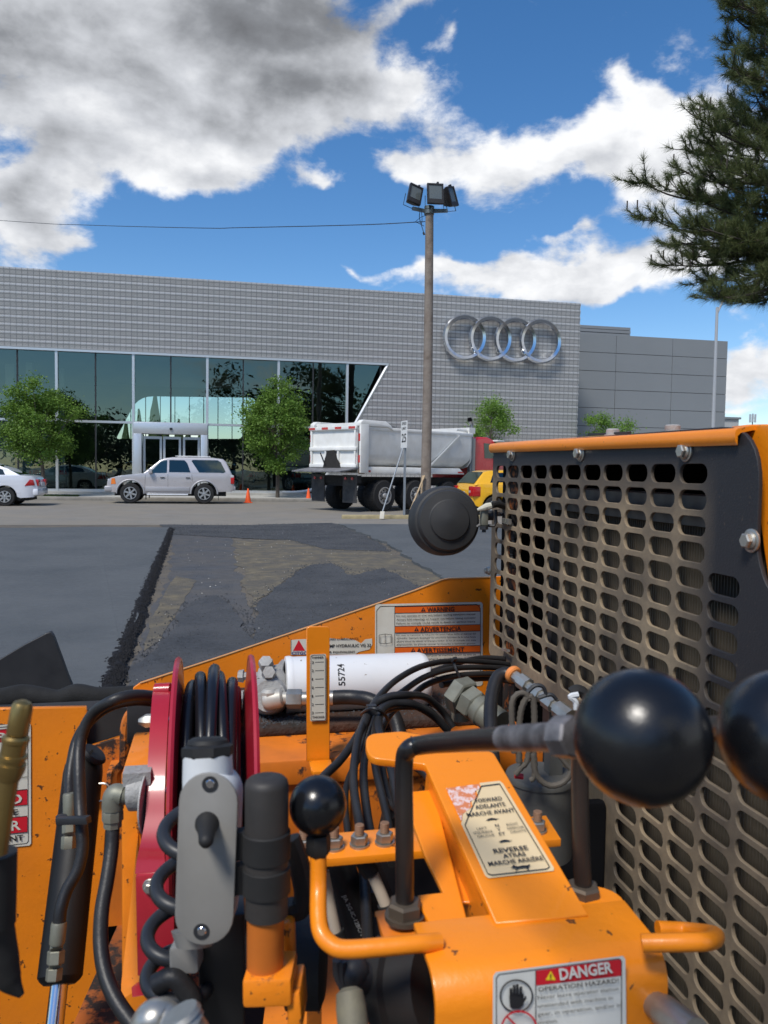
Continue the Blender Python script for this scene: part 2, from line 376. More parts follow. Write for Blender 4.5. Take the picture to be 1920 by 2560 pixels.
def pebble(x, y, z, s):
    a = random.random()*6.28; vs = []
    for k in range(4):
        b = a+k*1.57+random.uniform(-.4, .4); vs.append(V((x+math.cos(b)*s*random.uniform(.6, 1.1), y+math.sin(b)*s*random.uniform(.6, 1.1), z)))
    vs.append(V((x+random.uniform(-.3, .3)*s, y+random.uniform(-.3, .3)*s, z+s*random.uniform(.6, 1.2)))); g.add(vs, [(0, 1, 4), (1, 2, 4), (2, 3, 4), (3, 0, 4)])
cnt = 0
while cnt < 42000:
    Y = 3.6+16*random.random()**1.6; X = random.uniform(-1.2, 3.2+Y*.12); d = 0
    jx, jy = random.gauss(0, .07), random.gauss(0, .12); ins = any(inside((X+jx, Y+jy), q) for q in patches)
    if not ins and random.random() > .035: continue
    pebble(X, Y, .012 if ins else .004, random.uniform(.005, .014)*(1 if ins else .9)); cnt += 1
tag(g.obj('asphalt_crumbs', M_loose, smooth=0), 'loose black asphalt crumbs scattered over the unpaved strip', 'gravel', kind='stuff'); g = G()
for i in range(17000):       # crumbled edge of the mat
    Y = 2.6+15*random.random()**1.5; t = (Y-2.2)/15.5; X = -.58-.45*t+random.gauss(.025, .024)+.04*noise.noise(V((0, Y*3, 0)))
    pebble(X, Y, max(.004, .055-max(0, X+.58+.45*t)*.35), random.uniform(.005, .014))
tag(g.obj('edge_rubble', M_tar, smooth=0), 'coarse black rubble along the raised edge of the fresh asphalt', 'gravel', kind='stuff')
g = G()
for i in range(500):
    Y = 4+15*random.random()**1.4; X = random.uniform(-.5, 4.5)
    pebble(X, Y, .055 if X < -1 else .012, random.uniform(.005, .012))
tag(g.obj('pale_stones', M_conc, smooth=0), 'small pale stones scattered on the asphalt lot', 'gravel', kind='stuff')
# ridge of loose mix along the seam
g = G(); prof = [(-.035, .052), (.0, .060), (.028, .044), (.055, .02), (.085, .003)]; n = 500; vs = []
for i in range(n+1):
    Y = 2.3+15.4*i/n; X = -.58-.45*(i/n)
    for dx, z in prof: vs.append(V((X+dx*(1+.5*noise.noise(V((dx*9, Y*4, 1))))+noise.noise(V((dx*20, Y*9, 2)))*.02, Y, max(.002, z+noise.noise(V((dx*60, Y*22, 5)))*.024))))
g.add(vs, [(i*5+k, i*5+k+1, i*5+k+6, i*5+k+5) for i in range(n) for k in range(4)])
tag(g.obj('mat_edge_ridge', M_tar, smooth=60), kind='structure')
# kerbs, pavement
g = G(); g.box((-200, 33.2, -.02), (200, 33.38, .14)); tag(g.obj('kerb', M_kerb, bevel=.02), kind='structure')
g = G(); g.box((-200, 33.38, -.02), (200, 36.7, .145)); tag(g.obj('pavement', M_conc), kind='structure')
g = G(); g.box((-17, 36.70, -.02), (29, 60, .25)); tag(g.obj('forecourt', M_conc), kind='structure')
ys = cr(760, 1020, .3014)
g = G(); a = onZ(*ys(430, 918), 0); b = onZ(*ys(860, 915), 0); g.bar((a.x-.4, a.y, .03), (b.x+2.5, b.y-.1, .03), .18, .16); tag(g.obj('lot_kerb', mat('yellow_kerb', (.36, .30, .17), .9, var=.25, vscale=5), bevel=.02), kind='structure')
def planting(name, x0, x1, y0, y1, nb=2200):
    g = G()
    for i in range(nb):
        x, y = random.uniform(x0, x1), random.uniform(y0, y1); h = random.uniform(.03, .10); a = random.random()*6.28; w = .012
        g.add([V((x-w*math.cos(a), y-w*math.sin(a), .14)), V((x+w*math.cos(a), y+w*math.sin(a), .14)), V((x+random.uniform(-.03, .03), y+random.uniform(-.03, .03), .14+h))], [(0, 1, 2)])
    g.box((x0, y0, .12), (x1, y1, .155))
    return tag(g.obj(name, M_grass, smooth=0), 'clipped green grass strip around the tree by the kerb', 'grass', kind='stuff')
p0 = onZ(70, 1250, .15); planting('grass_strip', -8.4, -5.6, 33.5, 34.3)
# ------------------------------------------------------------------ dealership building
YF = 37.0
B = thing('dealership_building', 'long grey metal-clad showroom with wide glass front, slanted window end and four rings', 'building', (4, YF, .25))
MX = [-16.76, -13.51, -10.26, -7.014, -3.768, -.522, 2.724, 5.97, 9.216, 12.46, 15.0, 17.5]
ZT, ZG, ROW = 9.95, 6.50, .345
sA = onY(968, 911, YF); sB = onY(888, 1055, YF); ks = (sA.x-sB.x)/(sA.z-sB.z)
def slant(z): return sA.x+(z-sA.z)*ks
def facade_mat():
    m_ = mat('perforated_facade', (.30, .31, .315), .42, .35, spec=.5); nt = m_.node_tree; N = nt.nodes; L = nt.links; b = N['Principled BSDF']
    geo = N.new('ShaderNodeNewGeometry'); sp = N.new('ShaderNodeSeparateXYZ'); L.new(geo.outputs['Position'], sp.inputs[0]); cb = N.new('ShaderNodeCombineXYZ'); L.new(sp.outputs[0], cb.inputs[0]); L.new(sp.outputs[2], cb.inputs[1])
    def brick(w, h, mo, off, c1, c2, mc, sm=.2):
        t = N.new('ShaderNodeTexBrick'); L.new(cb.outputs[0], t.inputs['Vector']); t.inputs['Scale'].default_value = 1; t.inputs['Mortar Size'].default_value = mo; t.inputs['Mortar Smooth'].default_value = sm
        t.inputs['Brick Width'].default_value = w; t.inputs['Row Height'].default_value = h; t.offset = off; t.inputs['Color1'].default_value = (*c1, 1); t.inputs['Color2'].default_value = (*c2, 1); t.inputs['Mortar'].default_value = (*mc, 1); return t.outputs['Color']
    a = brick(.24, .1725, .020, 0, (.62, .61, .60), (.58, .575, .565), (.36, .365, .37)); c = brick(.12, .0575, .016, .5, (1, 1, 1), (.94, .94, .94), (.70, .71, .72))
    mx = N.new('ShaderNodeMix'); mx.data_type = 'RGBA'; mx.blend_type = 'MULTIPLY'; mx.inputs[0].default_value = 1; L.new(a, mx.inputs[6]); L.new(c, mx.inputs[7]); L.new(mx.outputs[2], b.inputs['Base Color']); return m_
M_fac = facade_mat(); bandmesh = {}
fac = sub('facade', B)
for r in range(28):
    z0 = ZT-ROW*(r+1); z1 = z0+ROW-.007
    for k in range(len(MX)-1):
        x0, x1 = MX[k]+.004, MX[k+1]-.004
        if k == len(MX)-2: x1 = 17.5+.32
        if z0 < ZG-.1:
            xs0, xs1 = slant(z0)+.10, slant(z1)+.10
            if x1 < xs0+.15: continue
            a0, a1 = max(x0, xs0), max(x0, xs1)
            if a1 >= x1-.05: a1 = x1-.05
        else: a0 = a1 = x0
        g = G(); yt, yb, yk = YF-.105, YF-.04, YF+.05
        g.add([V((a0, yb, z0)), V((x1, yb, z0)), V((x1, yt, z1-.06)), V((a1, yt, z1-.06)), V((a1, yt, z1)), V((x1, yt, z1)), V((a0, yk, z0)), V((x1, yk, z0)), V((x1, yk, z1)), V((a1, yk, z1))],
              [(0, 1, 2, 3), (3, 2, 5, 4), (4, 5, 8, 9), (6, 7, 1, 0), (9, 8, 7, 6), (0, 3, 4, 9, 6), (1, 7, 8, 5, 2)])
        o = g.obj('facade_panel', M_fac, fac, smooth=0)
# solid wall behind the cladding
g = G(); g.box((-18, YF+.06, ZG+.05), (17.4, YF+.5, ZT-.1)); g.prism([(slant(.25)+.12, YF+.06, .25), (17.4, YF+.06, .25), (17.4, YF+.06, ZG+.05), (slant(ZG)+.12, YF+.06, ZG+.05)], (0, .4, 0))
g.obj('wall', M_wing, B)
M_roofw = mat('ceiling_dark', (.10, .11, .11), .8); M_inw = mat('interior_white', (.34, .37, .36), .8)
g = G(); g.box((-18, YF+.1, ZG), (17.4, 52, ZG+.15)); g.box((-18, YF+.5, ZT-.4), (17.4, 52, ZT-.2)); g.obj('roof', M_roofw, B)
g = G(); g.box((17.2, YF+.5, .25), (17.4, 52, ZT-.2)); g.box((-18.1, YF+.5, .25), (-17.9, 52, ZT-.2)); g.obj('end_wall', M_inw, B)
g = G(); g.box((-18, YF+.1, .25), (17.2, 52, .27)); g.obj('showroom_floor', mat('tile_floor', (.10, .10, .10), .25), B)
# back wall with a wide opening to the sky
op = [onY(x*.5787, 640+y*.5787, 52) for x, y in ((500, 790), (598, 605), (1110, 612), (1085, 700), (1040, 790))]
lp = [(p.x, p.z) for p in op]
Mb = frame((0, 52, 0), (1, 0, 0), (0, 0, 1), (0, -1, 0))
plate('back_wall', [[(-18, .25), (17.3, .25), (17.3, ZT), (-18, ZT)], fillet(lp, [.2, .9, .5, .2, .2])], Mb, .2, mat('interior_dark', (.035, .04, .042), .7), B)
g = G()
for x in [lp[0][0]+.9*k for k in range(1, 14)]: g.box((x, 51.9, .3), (x+.05, 51.96, 6))
g.obj('rear_mullions', M_dark, B)
g = G(); g.box((-15, 45, .27), (-9, 45.2, 5.2)); g.box((-10.6, 43, .27), (-10.2, 43.4, 6.5)); g.box((-9.4, 42, .27), (-9.1, 42.3, 6.5)); g.box((-8.2, 44, .27), (-8.0, 44.2, 6.5)); g.obj('partition', M_inw, B)
# glazing: one pane between every pair of mullions, above and below the transom
def glass_mat(name, tint, refl, rough=.0):
    m_ = bpy.data.materials.new(name); m_.use_nodes = True; nt = m_.node_tree; N = nt.nodes; L = nt.links; N.clear(); out = N.new('ShaderNodeOutputMaterial')
    t = N.new('ShaderNodeBsdfTransparent'); t.inputs[0].default_value = (*tint, 1); gl = N.new('ShaderNodeBsdfGlossy'); gl.inputs['Roughness'].default_value = rough; gl.inputs[0].default_value = (.72, .90, .80, 1)
    fr = N.new('ShaderNodeFresnel'); fr.inputs[0].default_value = 1.5; mr = N.new('ShaderNodeMapRange'); L.new(fr.outputs[0], mr.inputs[0]); mr.inputs[1].default_value = 0; mr.inputs[2].default_value = 1; mr.inputs[3].default_value = refl; mr.inputs[4].default_value = 1
    geo = N.new('ShaderNodeNewGeometry'); nz = N.new('ShaderNodeTexNoise'); nz.inputs['Scale'].default_value = .8; L.new(geo.outputs['Position'], nz.inputs['Vector']); bn = N.new('ShaderNodeBump'); bn.inputs['Strength'].default_value = .08; bn.inputs['Distance'].default_value = .05; L.new(nz.outputs[0], bn.inputs['Height']); L.new(bn.outputs[0], gl.inputs['Normal'])
    mx = N.new('ShaderNodeMixShader'); L.new(mr.outputs[0], mx.inputs[0]); L.new(t.outputs[0], mx.inputs[1]); L.new(gl.outputs[0], mx.inputs[2]); L.new(mx.outputs[0], out.inputs[0]); return m_
M_glass = glass_mat('showroom_glass', (.60, .74, .69), .12)
M_cglass = glass_mat('car_glass', (.10, .12, .12), .10)
M_cglass2 = glass_mat('car_glass_light', (.45, .52, .50), .10)
ZM = 3.38; gz = sub('glazing', B)
for i, x0 in enumerate([MX[2]-3.246+j*1.623 for j in range(14)]):
    x1 = x0+1.623
    for z0, z1 in ((.33, ZM-.03), (ZM+.03, ZG-.05)):
        if x0 > slant(z0)-.1: continue
        if (-3.8 < x0 < -.7) and z0 < 1: continue
        g = G(); a = min(x1, slant(z0)); b = min(x1, slant(z1)); b = max(b, x0+.001)
        pts = [V((x0+.03, YF+.02, z0)), V((max(a-.03, x0+.05), YF+.02, z0)), V((max(b-.03, x0+.04), YF+.02, z1)), V((x0+.03, YF+.02, z1))]
        g.add(pts, [(0, 1, 2, 3)]); g.obj('pane', M_glass, gz, smooth=0)
g = G()
for i in range(14):
    x = MX[2]-3.246+i*1.623; strong = (i % 2 == 0)
    top = ZG
    if x > slant(.3): 
        top = ZG; zb = sA.z+(x-sA.x)/ks
    else: zb = .25
    if zb > ZG-.3: continue
    if -3.7 < x < -.6: zb = ZM
    w = .055 if strong else .03
    gg = G(); gg.box((x-w, YF-.10 if strong else YF-.02, zb), (x+w, YF+.12, top)); gg.obj('mullion', M_alu if strong else M_dark, gz)
g = G(); g.box((-18, YF-.06, ZM-.05), (slant(ZM), YF+.1, ZM+.05)); g.obj('transom', M_alu, gz)
g = G(); g.box((-18, YF-.08, .25), (slant(.3)-.6, YF+.1, .36)); g.obj('sill', M_alu, gz)
g = G(); g.box((-18, YF-.14, ZG-.07), (slant(ZG)+.04, YF+.1, ZG+.02)); g.obj('head_trim', M_alu, gz)
g = G(); zz = [sA.z-.0, 4, 2, 1.2]; pth = [V((slant(z)+.04, YF-.05, z)) for z in zz]+[V((slant(.8)-.05, YF-.05, .75)), V((slant(.5)-.35, YF-.05, .42)), V((slant(.3)-.9, YF-.05, .30)), V((slant(.3)-1.6, YF-.05, .29))]
g.tube(pth, .085, n=6, seg=5); g.obj('slanted_frame', M_alu, gz)
# portal and doors
pt = sub('entrance_portal', B, (-2.14, YF-.3, .25))
g = G(); X0, X1 = -3.72, -.50; yq = YF-.55
g.box((X0, yq, ZM-.50), (X1, YF+.15, ZM-.0)); g.box((X0, yq, .15), (X0+.34, YF+.15, ZM-.5)); g.box((X1-.30, yq, .15), (X1, YF+.15, ZM-.5)); g.obj('portal_frame', M_alu, pt, bevel=.01)
g = G(); g.box((-2.16, yq-.06, ZM-.32), (-2.04, yq, ZM-.22)); g.obj('wall_lamp', M_dark, pt)
for a, b in ((-3.34, -2.52), (-2.47, -1.68), (-1.60, -.84)):
    d = sub('door', pt, ((a+b)/2, YF-.1, .25)); g = G(); g.box((a, YF-.16, .27), (a+.10, YF-.1, 2.78)); g.box((b-.10, YF-.16, .27), (b, YF-.1, 2.78)); g.box((a+.1, YF-.16, 2.66), (b-.1, YF-.1, 2.78)); g.box((a+.1, YF-.16, .27), (b-.1, YF-.1, .45)); g.box((a+.1, YF-.155, 1.2), (b-.1, YF-.105, 1.25))
    g.obj('door_frame', M_alu, pt); ORG[d.name] = ORG[d.name]; bpy.data.objects.remove(d)
    g = G(); g.add([V((a+.1, YF-.13, .45)), V((b-.1, YF-.13, .45)), V((b-.1, YF-.13, 2.66)), V((a+.1, YF-.13, 2.66))], [(0, 1, 2, 3)]); g.obj('door_pane', M_glass, pt, smooth=0)
# four rings
rg = sub('ring_emblem', B, (14, YF-.4, 7)); cR = [onY(x, y, YF-.42) for x, y in ((1162, 844), (1225, 847), (1288, 850), (1351, 852))]
zc = sum(c.z for c in cR)/4; xa, xb = cR[0].x, cR[3].x; R_ = 1.10
M_chr = mat('polished_metal', (.62, .64, .67), .16, 1.0)
for k in range(4):
    c = V((xa+(xb-xa)*k/3, YF-.42-.02*(k % 2), zc)); g = G(); n = 64; pr = [(R_, .0), (R_-.06, -.11), (R_-.20, -.07), (R_-.23, .0), (R_-.20, .14), (R_, .14)]; vs = []
    for i in range(n):
        a = 2*math.pi*i/n
        for rr, dy in pr: vs.append(c+V((math.cos(a)*rr, dy, math.sin(a)*rr)))
    q = len(pr); g.add(vs, [(i*q+j, ((i+1) % n)*q+j, ((i+1) % n)*q+(j+1) % q, i*q+(j+1) % q) for i in range(n) for j in range(q)]); g.obj('ring', M_chr, rg, smooth=25)
# plain grey wing
Wg = thing('rear_wing_building', 'plain grey wing with large flat cladding panels at the right end of the showroom', 'building', (23, 40, .1))
YW = 40.0; xs = [17.2, onY(1540, 900, YW).x, onY(1681, 900, YW).x, 28.45]; ZW = 9.06
g = G(); g.box((17.41, YW+.05, .1), (28.4, 55, ZW-.03)); g.obj('wall', M_dark, Wg)
for r in range(9):
    for k in range(3):
        g = G(); z1 = ZW-1.01*r; g.box((xs[k]+.012, YW, z1-1.01+.025), (xs[k+1]-.012, YW+.045, z1)); g.obj('cladding_panel', M_wing, Wg, bevel=.004, seg=1)
for r in range(9):
    g = G(); z1 = ZW-1.01*r; g.box((28.41, YW+.05, z1-1.0), (28.45, 55, z1)); g.obj('cladding_panel', M_wing, Wg, bevel=.004, seg=1)
zt = onY(1450, 812, 44).z; xr = onY(1576, 830, 44).x
g = G()
for k in range(7): g.box((17.4, 44-.02*(k % 2), zt-.2*(k+1)+.03), (xr, 46, zt-.2*k)); 
g.obj('roof_screen', mat('corrugated_grey', (.25, .26, .27), .5, .3), Wg)
lw = thing('low_annex', 'low pale annex wall just right of the grey wing', 'building', (31, 44, 0)); g = G()
a = onY(1806, 1047, 44); b = onY(1847, 1050, 44); g.box((28.46, 44, 0), (b.x, 50, a.z)); g.obj('wall', mat('pale_wall', (.42, .43, .43), .8), lw); g = G(); g.box((28.46, 43.9, a.z), (b.x+.1, 50.1, a.z+.12)); g.obj('coping', M_wing, lw)
# ------------------------------------------------------------------ trees
def leaf_mat(name, c, c2, sc_=2.5):
    m_ = mat(name, c, .55, spec=.3); nt = m_.node_tree; N = nt.nodes; L = nt.links; b = N['Principled BSDF']
    geo = N.new('ShaderNodeNewGeometry'); mx = N.new('ShaderNodeMix'); mx.data_type = 'RGBA'; mx.inputs[6].default_value = (*c, 1); mx.inputs[7].default_value = (*c2, 1); L.new(geo.outputs['Random Per Island'], mx.inputs[0]); L.new(mx.outputs[2], b.inputs['Base Color'])
    tr = N.new('ShaderNodeBsdfTranslucent'); L.new(mx.outputs[2], tr.inputs[0]); ms = N.new('ShaderNodeMixShader'); ms.inputs[0].default_value = .35; L.new(b.outputs[0], ms.inputs[1]); L.new(tr.outputs[0], ms.inputs[2]); L.new(ms.outputs[0], N['Material Output'].inputs[0]); return m_
M_leaf = leaf_mat('leaf_green', (.085, .165, .022), (.19, .32, .055)); M_leaf2 = leaf_mat('leaf_light', (.10, .20, .03), (.20, .34, .06)); M_leafd = leaf_mat('leaf_dark', (.02, .04, .012), (.045, .075, .02))
M_bark = mat('bark', (.10, .082, .066), .9, var=.3, vscale=12, bump=.7, bscale=30)
def dtree(name, label, base, h0, cc, rx, rz, nclump, nleaf, ml, group=None, ls=.10, trunk=.09, clus=.26, cat='tree'):
    base = V(base); cc = V(cc); t = thing(name, label, cat, base, group)
    g = G(); g.tube([base, base+(cc-base)*.33+V((.03, 0, 0)), base.lerp(cc, .66), cc+V((0, 0, rz*.5))], [trunk, trunk*.8, trunk*.6, trunk*.2], n=9)
    cl = []
    for i in range(nclump):
        while True:
            p = V((random.uniform(-1, 1), random.uniform(-1, 1), random.uniform(-1, 1)))
            if .25 < p.length < 1: break
        p = p.normalized()*(p.length**.6); w = 1-.30*max(0, p.z)**1.5
        ir = 1+.62*noise.noise(p*1.7+base*.37); q = cc+V((p.x*rx*w*ir, p.y*rx*w*ir, p.z*rz*ir)); cl.append(q)
    for q in cl[::3]: st = base.lerp(cc, random.uniform(.5, .95)); g.tube([st, st.lerp(q, .5)+V((0, 0, -.1)), q], [trunk*.3, trunk*.2, trunk*.07], n=5, seg=3)
    g.obj('trunk', M_bark, t); g = G()
    for q in cl:
        nn = int(nleaf/nclump*random.uniform(.6, 1.5)); s = clus*random.uniform(.7, 1.3)
        for k in range(nn):
            p = q+V((random.gauss(0, s), random.gauss(0, s), random.gauss(0, s*.7))); l = ls*random.uniform(.6, 1.25)
            d = V((random.gauss(0, 1), random.gauss(0, 1), random.gauss(-.4, .6))).normalized(); x = d.cross(V((random.gauss(0, 1), random.gauss(0, 1), random.gauss(0, 1)))).normalized()
            g.add([p, p+d*l*.5+x*l*.32, p+d*l, p+d*l*.5-x*l*.32], [(0, 1, 2, 3)])
    o = g.obj('crown', ml, t, smooth=0); return t
def tr_at(px, py, z, Y): return onY(px, py, Y)
b = onZ(108, 1246, .15); Yt = 34.0
c = onY(95, 1052, Yt); dtree('street_tree', 'green street tree on grass strip left of the silver car', (onY(110, 1240, Yt).x, Yt, .14), 1, (c.x, Yt, c.z), 1.38, 1.42, 90, 20000, M_leaf, 'street trees before the showroom', clus=.19)
c = onY(688, 1062, Yt); dtree('street_tree', 'green street tree standing right behind the left orange cone pair, before the dark glass', (onY(694, 1240, Yt).x, Yt, .14), 1, (c.x, Yt, c.z), 1.45, 1.62, 90, 21000, M_leaf, 'street trees before the showroom', clus=.19)
bpy.data.objects['street_tree.001']['label'] = 'green street tree between the two orange cones, left of the dump truck'
c = onY(1228, 1062, 35.5); dtree('young_tree', 'small light green tree beside the red truck cab', (c.x, 35.5, .14), 1, (c.x, 35.5, c.z), .85, 1.25, 34, 6000, M_leaf2, 'street trees before the showroom', clus=.22)
c = onY(1530, 1068, 36); dtree('young_tree', 'small light green tree showing above the orange engine hood before the grey wing', (c.x, 36, .14), 1, (c.x, 36, c.z-.3), 1.15, 1.15, 34, 6500, M_leaf2, 'street trees before the showroom', clus=.22)
dl = ['dark distant tree right beside the antenna mast', 'tall dark distant tree cut by the right edge of the picture', 'dark distant tree left of the antenna mast', 'small dark distant tree right against the low annex wall']
for (px, Y, z, rx) in ((1905, 95, 4.2, 2.6), (1925, 100, 6.0, 3.2), (1850, 120, 4.0, 3.0), (1818, 150, 4.5, 4)):
    c = onY(px, 1100, Y); dtree('distant_tree', dl.pop(0), (c.x, Y, 0), 1, (c.x, Y, z*.7), rx, z*.42+.4, 22, 2000, M_leafd, 'trees on the far skyline at the right', ls=.35, trunk=.2, clus=.6)
am = onY(1881, 1062, 110); t = thing('antenna_mast', 'thin grey antenna mast above the distant trees at the right', 'mast', (am.x, 110, 0)); top = onY(1883, 1034, 110).z
g = G(); g.cyl((am.x, 110, 0), (am.x, 110, top), .12, 8, .07); g.obj('pole', M_dark, t)
for k in range(6): g = G(); a = k*1.05; g.box((am.x+.45*math.cos(a)-.08, 110+.45*math.sin(a)-.08, top-1.4), (am.x+.45*math.cos(a)+.08, 110+.45*math.sin(a)+.08, top-.1)); g.bar((am.x, 110, top-.7), (am.x+.45*math.cos(a), 110+.45*math.sin(a), top-.7), .05, .05); g.obj('antenna_panel', M_alu, t)
# conical trees seen through the showroom, and unseen trees added behind the viewer for the glass to mirror
for k, (cx_, hh) in enumerate(((600, 6.0), (668, 8.5), (712, 4.6), (775, 5.0), (815, 4.0), (868, 4.2), (545, 4.5))):
    p = onY(cx_*.5787, 1060, 95); t = thing('conical_tree', ['narrow conical tree left of the tall one, seen through the showroom glass', 'tallest narrow conical tree seen through the showroom glass', 'short conical tree just right of the tallest one behind the showroom', 'conical tree in the middle of the bright rear window of the showroom', 'small conical tree right of centre in the rear window of the showroom', 'rightmost small conical tree seen through the rear window of the showroom', 'leftmost small conical tree at the slanted end of the rear window'][k], 'tree', (p.x, 95, 0), 'conical trees seen through the showroom')
    g = G(); g.cyl((p.x, 95, 0), (p.x, 95, 2), .15, 6); g.obj('trunk', M_bark, t); g = G(); g.rev((p.x, 95, 1.2), (p.x, 95, 2.0+hh), [(0, .5), (.08, 1.05), (.4, .8), (.75, .35), (1, .03)], 10)
    g.v = [q+V((random.uniform(-.15, .15), 0, random.uniform(-.2, .2))) for q in g.v]; g.obj('crown', M_leafd, t)
for k, (x, y, h, r) in enumerate(((2, -30, 13, 6), (13, -34, 15, 7), (-9, -60, 9, 6), (24, -40, 12, 6), (-24, -70, 8, 5), (8, -16, 9, 3), (-50, -44, 9, 9), (-38, -40, 7.5, 8), (-27, -46, 9, 9), (-14, -42, 8, 9), (34, -44, 10, 8), (-62, -48, 9, 9), (-4, -48, 8, 9))):
    dtree('mirror_tree', 'large dark unseen tree added behind the viewer for the glass to mirror', (x, y, 0), 1, (x, y, h*.62), r, h*.4, 60, 5200, M_leafd, 'trees added behind the viewer for the glass', ls=.5, trunk=.35, clus=.9)
# pine
M_need = leaf_mat('pine_needles', (.065, .095, .032), (.18, .20, .075)); M_pb = mat('pine_bark', (.055, .042, .034), .9, var=.3, vscale=20, bump=.6)
def pine():
    Z0 = 13.0; tx = onZ(2160, 1300, 0); base = at(2150, 1400, Z0); base.z = 0; t = thing('pine_tree', 'tall pine with long needles and drooping branches at the right edge', 'tree', base)
    g = G(); topp = at(2150, -900, Z0); g.tube([base, base.lerp(topp, .3), base.lerp(topp, .7), topp], [.34, .28, .2, .08], n=12); g.obj('trunk', M_pb, t)
    tips = [(1602, 455, 13), (1620, 545, 12.6), (1675, 662, 13.2), (1700, 610, 12.5), (1712, 430, 13.6), (1722, 372, 13), (1770, 268, 13.4), (1760, 350, 12.4), (1752, 300, 12.2), (1765, 700, 12.6), (1780, 735, 13.2), (1795, 742, 12.2), (1830, 110, 13.4), (1822, 30, 13), (1850, 190, 12.8),
            (1843, 255, 13.6), (1838, 10, 12.4), (1860, 70, 12.2), (1830, 170, 12.3), (1855, 755, 12.4), (1895, 760, 13), (1750, 500, 13.8), (1730, 560, 12.2), (1780, 620, 12.4), (1800, 420, 12.2), (1810, 330, 13), (1850, 460, 13.8), (1800, 550, 13.4),
            (1840, 680, 13.6), (1870, 600, 12.3), (1880, 520, 12.6), (1890, 400, 12.5), (1895, 320, 13.5), (1910, 240, 12.5), (1915, 120, 12.6), (1915, 60, 13.6), (1915, 180, 13.8), (1905, 690, 12.2), (1925, 640, 13), (1765, 440, 12.7), (1740, 640, 13.6), (1820, 500, 12.6), (1860, 360, 12.9), (1935, 480, 12.4), (1885, 230, 13), (1880, 150, 13.2),
            (1790, 390, 13.1), (1715, 480, 13.1), (1770, 580, 12.9), (1815, 640, 12.8), (1850, 560, 12.5), (1900, 450, 13.2), (1830, 300, 12.6), (1935, 360, 12.8), (1870, 20, 12.8), (1925, 10, 12.6), (1940, 560, 12.8), (1950, 720, 12.6)]
    gb, gn = G(), G(); tufts = []
    for (x, y, Z) in tips:
        if x > 1835 and random.random() < .34: continue
        tip = at(x, y, Z); sy = min(y+random.uniform(20, 150)+(x-1750)*.05, 830) if y < 600 else y-random.uniform(20, 130); st = at(2150, sy, Z0); mid = st.lerp(tip, .5)+V((0, 0, -.10)); m2 = st.lerp(tip, .82)+V((random.uniform(-.1, .1), random.uniform(-.1, .1), -.12))
        gb.tube([st, mid, m2, tip], [.045, .028, .016, .008], n=5, seg=4)
        along = [st.lerp(tip, u) + V((0, 0, -.12*math.sin(u*3.1))) for u in (.55, .63, .70, .76, .82, .88, .93, .97, 1.0)]
        dr = (tip-st).normalized(); ln = (tip-st).length
        for j, p in enumerate(along):
            for q in range(3):
                d = (dr*random.uniform(.3, 1)+V((random.uniform(-.6, .6), random.uniform(-.6, .6), random.uniform(-.25, .75)))).normalized(); L_ = random.uniform(.12, .42); e = p+d*L_+V((0, 0, .05))
                gb.tube([p, p+d*L_*.6, e], [.009, .007, .005], n=4, seg=2); tufts.append((e, ((e-p).normalized()+V((0, 0, .35))).normalized()))
                if random.random() < .6: tufts.append((p+d*L_*.6, (d+V((random.uniform(-.6, .6), random.uniform(-.6, .6), .3))).normalized()))
    for (p, d) in tufts:
        x = d.cross(V((0, 0, 1))).normalized(); y = d.cross(x)
        for k in range(64):
            a = random.random()*6.283; sp = random.uniform(.15, 1.35); l = random.uniform(.12, .21); b0 = p-d*random.uniform(0, .13)
            n_ = (d*math.cos(sp)+(x*math.cos(a)+y*math.sin(a))*math.sin(sp)); e = b0+n_*l+V((0, 0, -.02)); w = n_.cross(V((random.gauss(0, 1), random.gauss(0, 1), random.gauss(0, 1)))).normalized()*.0032
            gn.add([b0-w, b0+w, e], [(0, 1, 2)])
        if random.random() < .05: gb.cyl(p, p+V((0, 0, .14)), .012, 5)
    gb.obj('branches', M_pb, t); gn.obj('needles', M_need, t, smooth=0)
pine()
# ------------------------------------------------------------------ wooden flood light pole
M_wood = mat('weathered_wood', (.17, .125, .095), .85, var=.35, vscale=4, bump=.6, bscale=25, dust=(.25, .22, .19), damt=.7, dscale=2)
pb = onZ(1063, 1288, 0); pt_ = onY(1074, 520, pb.y)
P = thing('light_pole', 'tall weathered wooden pole with three dark floodlights on top', 'light pole', (pb.x, pb.y, 0)); Rp = 12.5/F*((pb-EYE).dot(fwd))
g = G(); g.tube([(pb.x, pb.y, 0), V((pb.x, pb.y, 0)).lerp(pt_, .5)+V((.02, 0, 0)), pt_], [Rp*1.05, Rp*.92, Rp*.78], n=18)
g.obj('pole', M_wood, P)
cP = cr(960, 440, .12055); Dp = (pt_-EYE).dot(fwd)
def pp(x, y, dz=0): return at(*cP(x, y), Dp+dz)
g = G(); g.bar(pp(590, 670, -.2), pp(870, 730), .09, .09); g.bar(pp(1030, 730), pp(1320, 720, -.1), .09, .09); g.bar(pp(950, 760, -.25), pp(1010, 650, -.3), .07, .02); g.rev(pp(935, 800, 0), pp(940, 640, 0), [(0, .155), (1, .155)], 16); g.obj('crossarm', mat('galvanised', (.14, .17, .18), .5, .6), P)
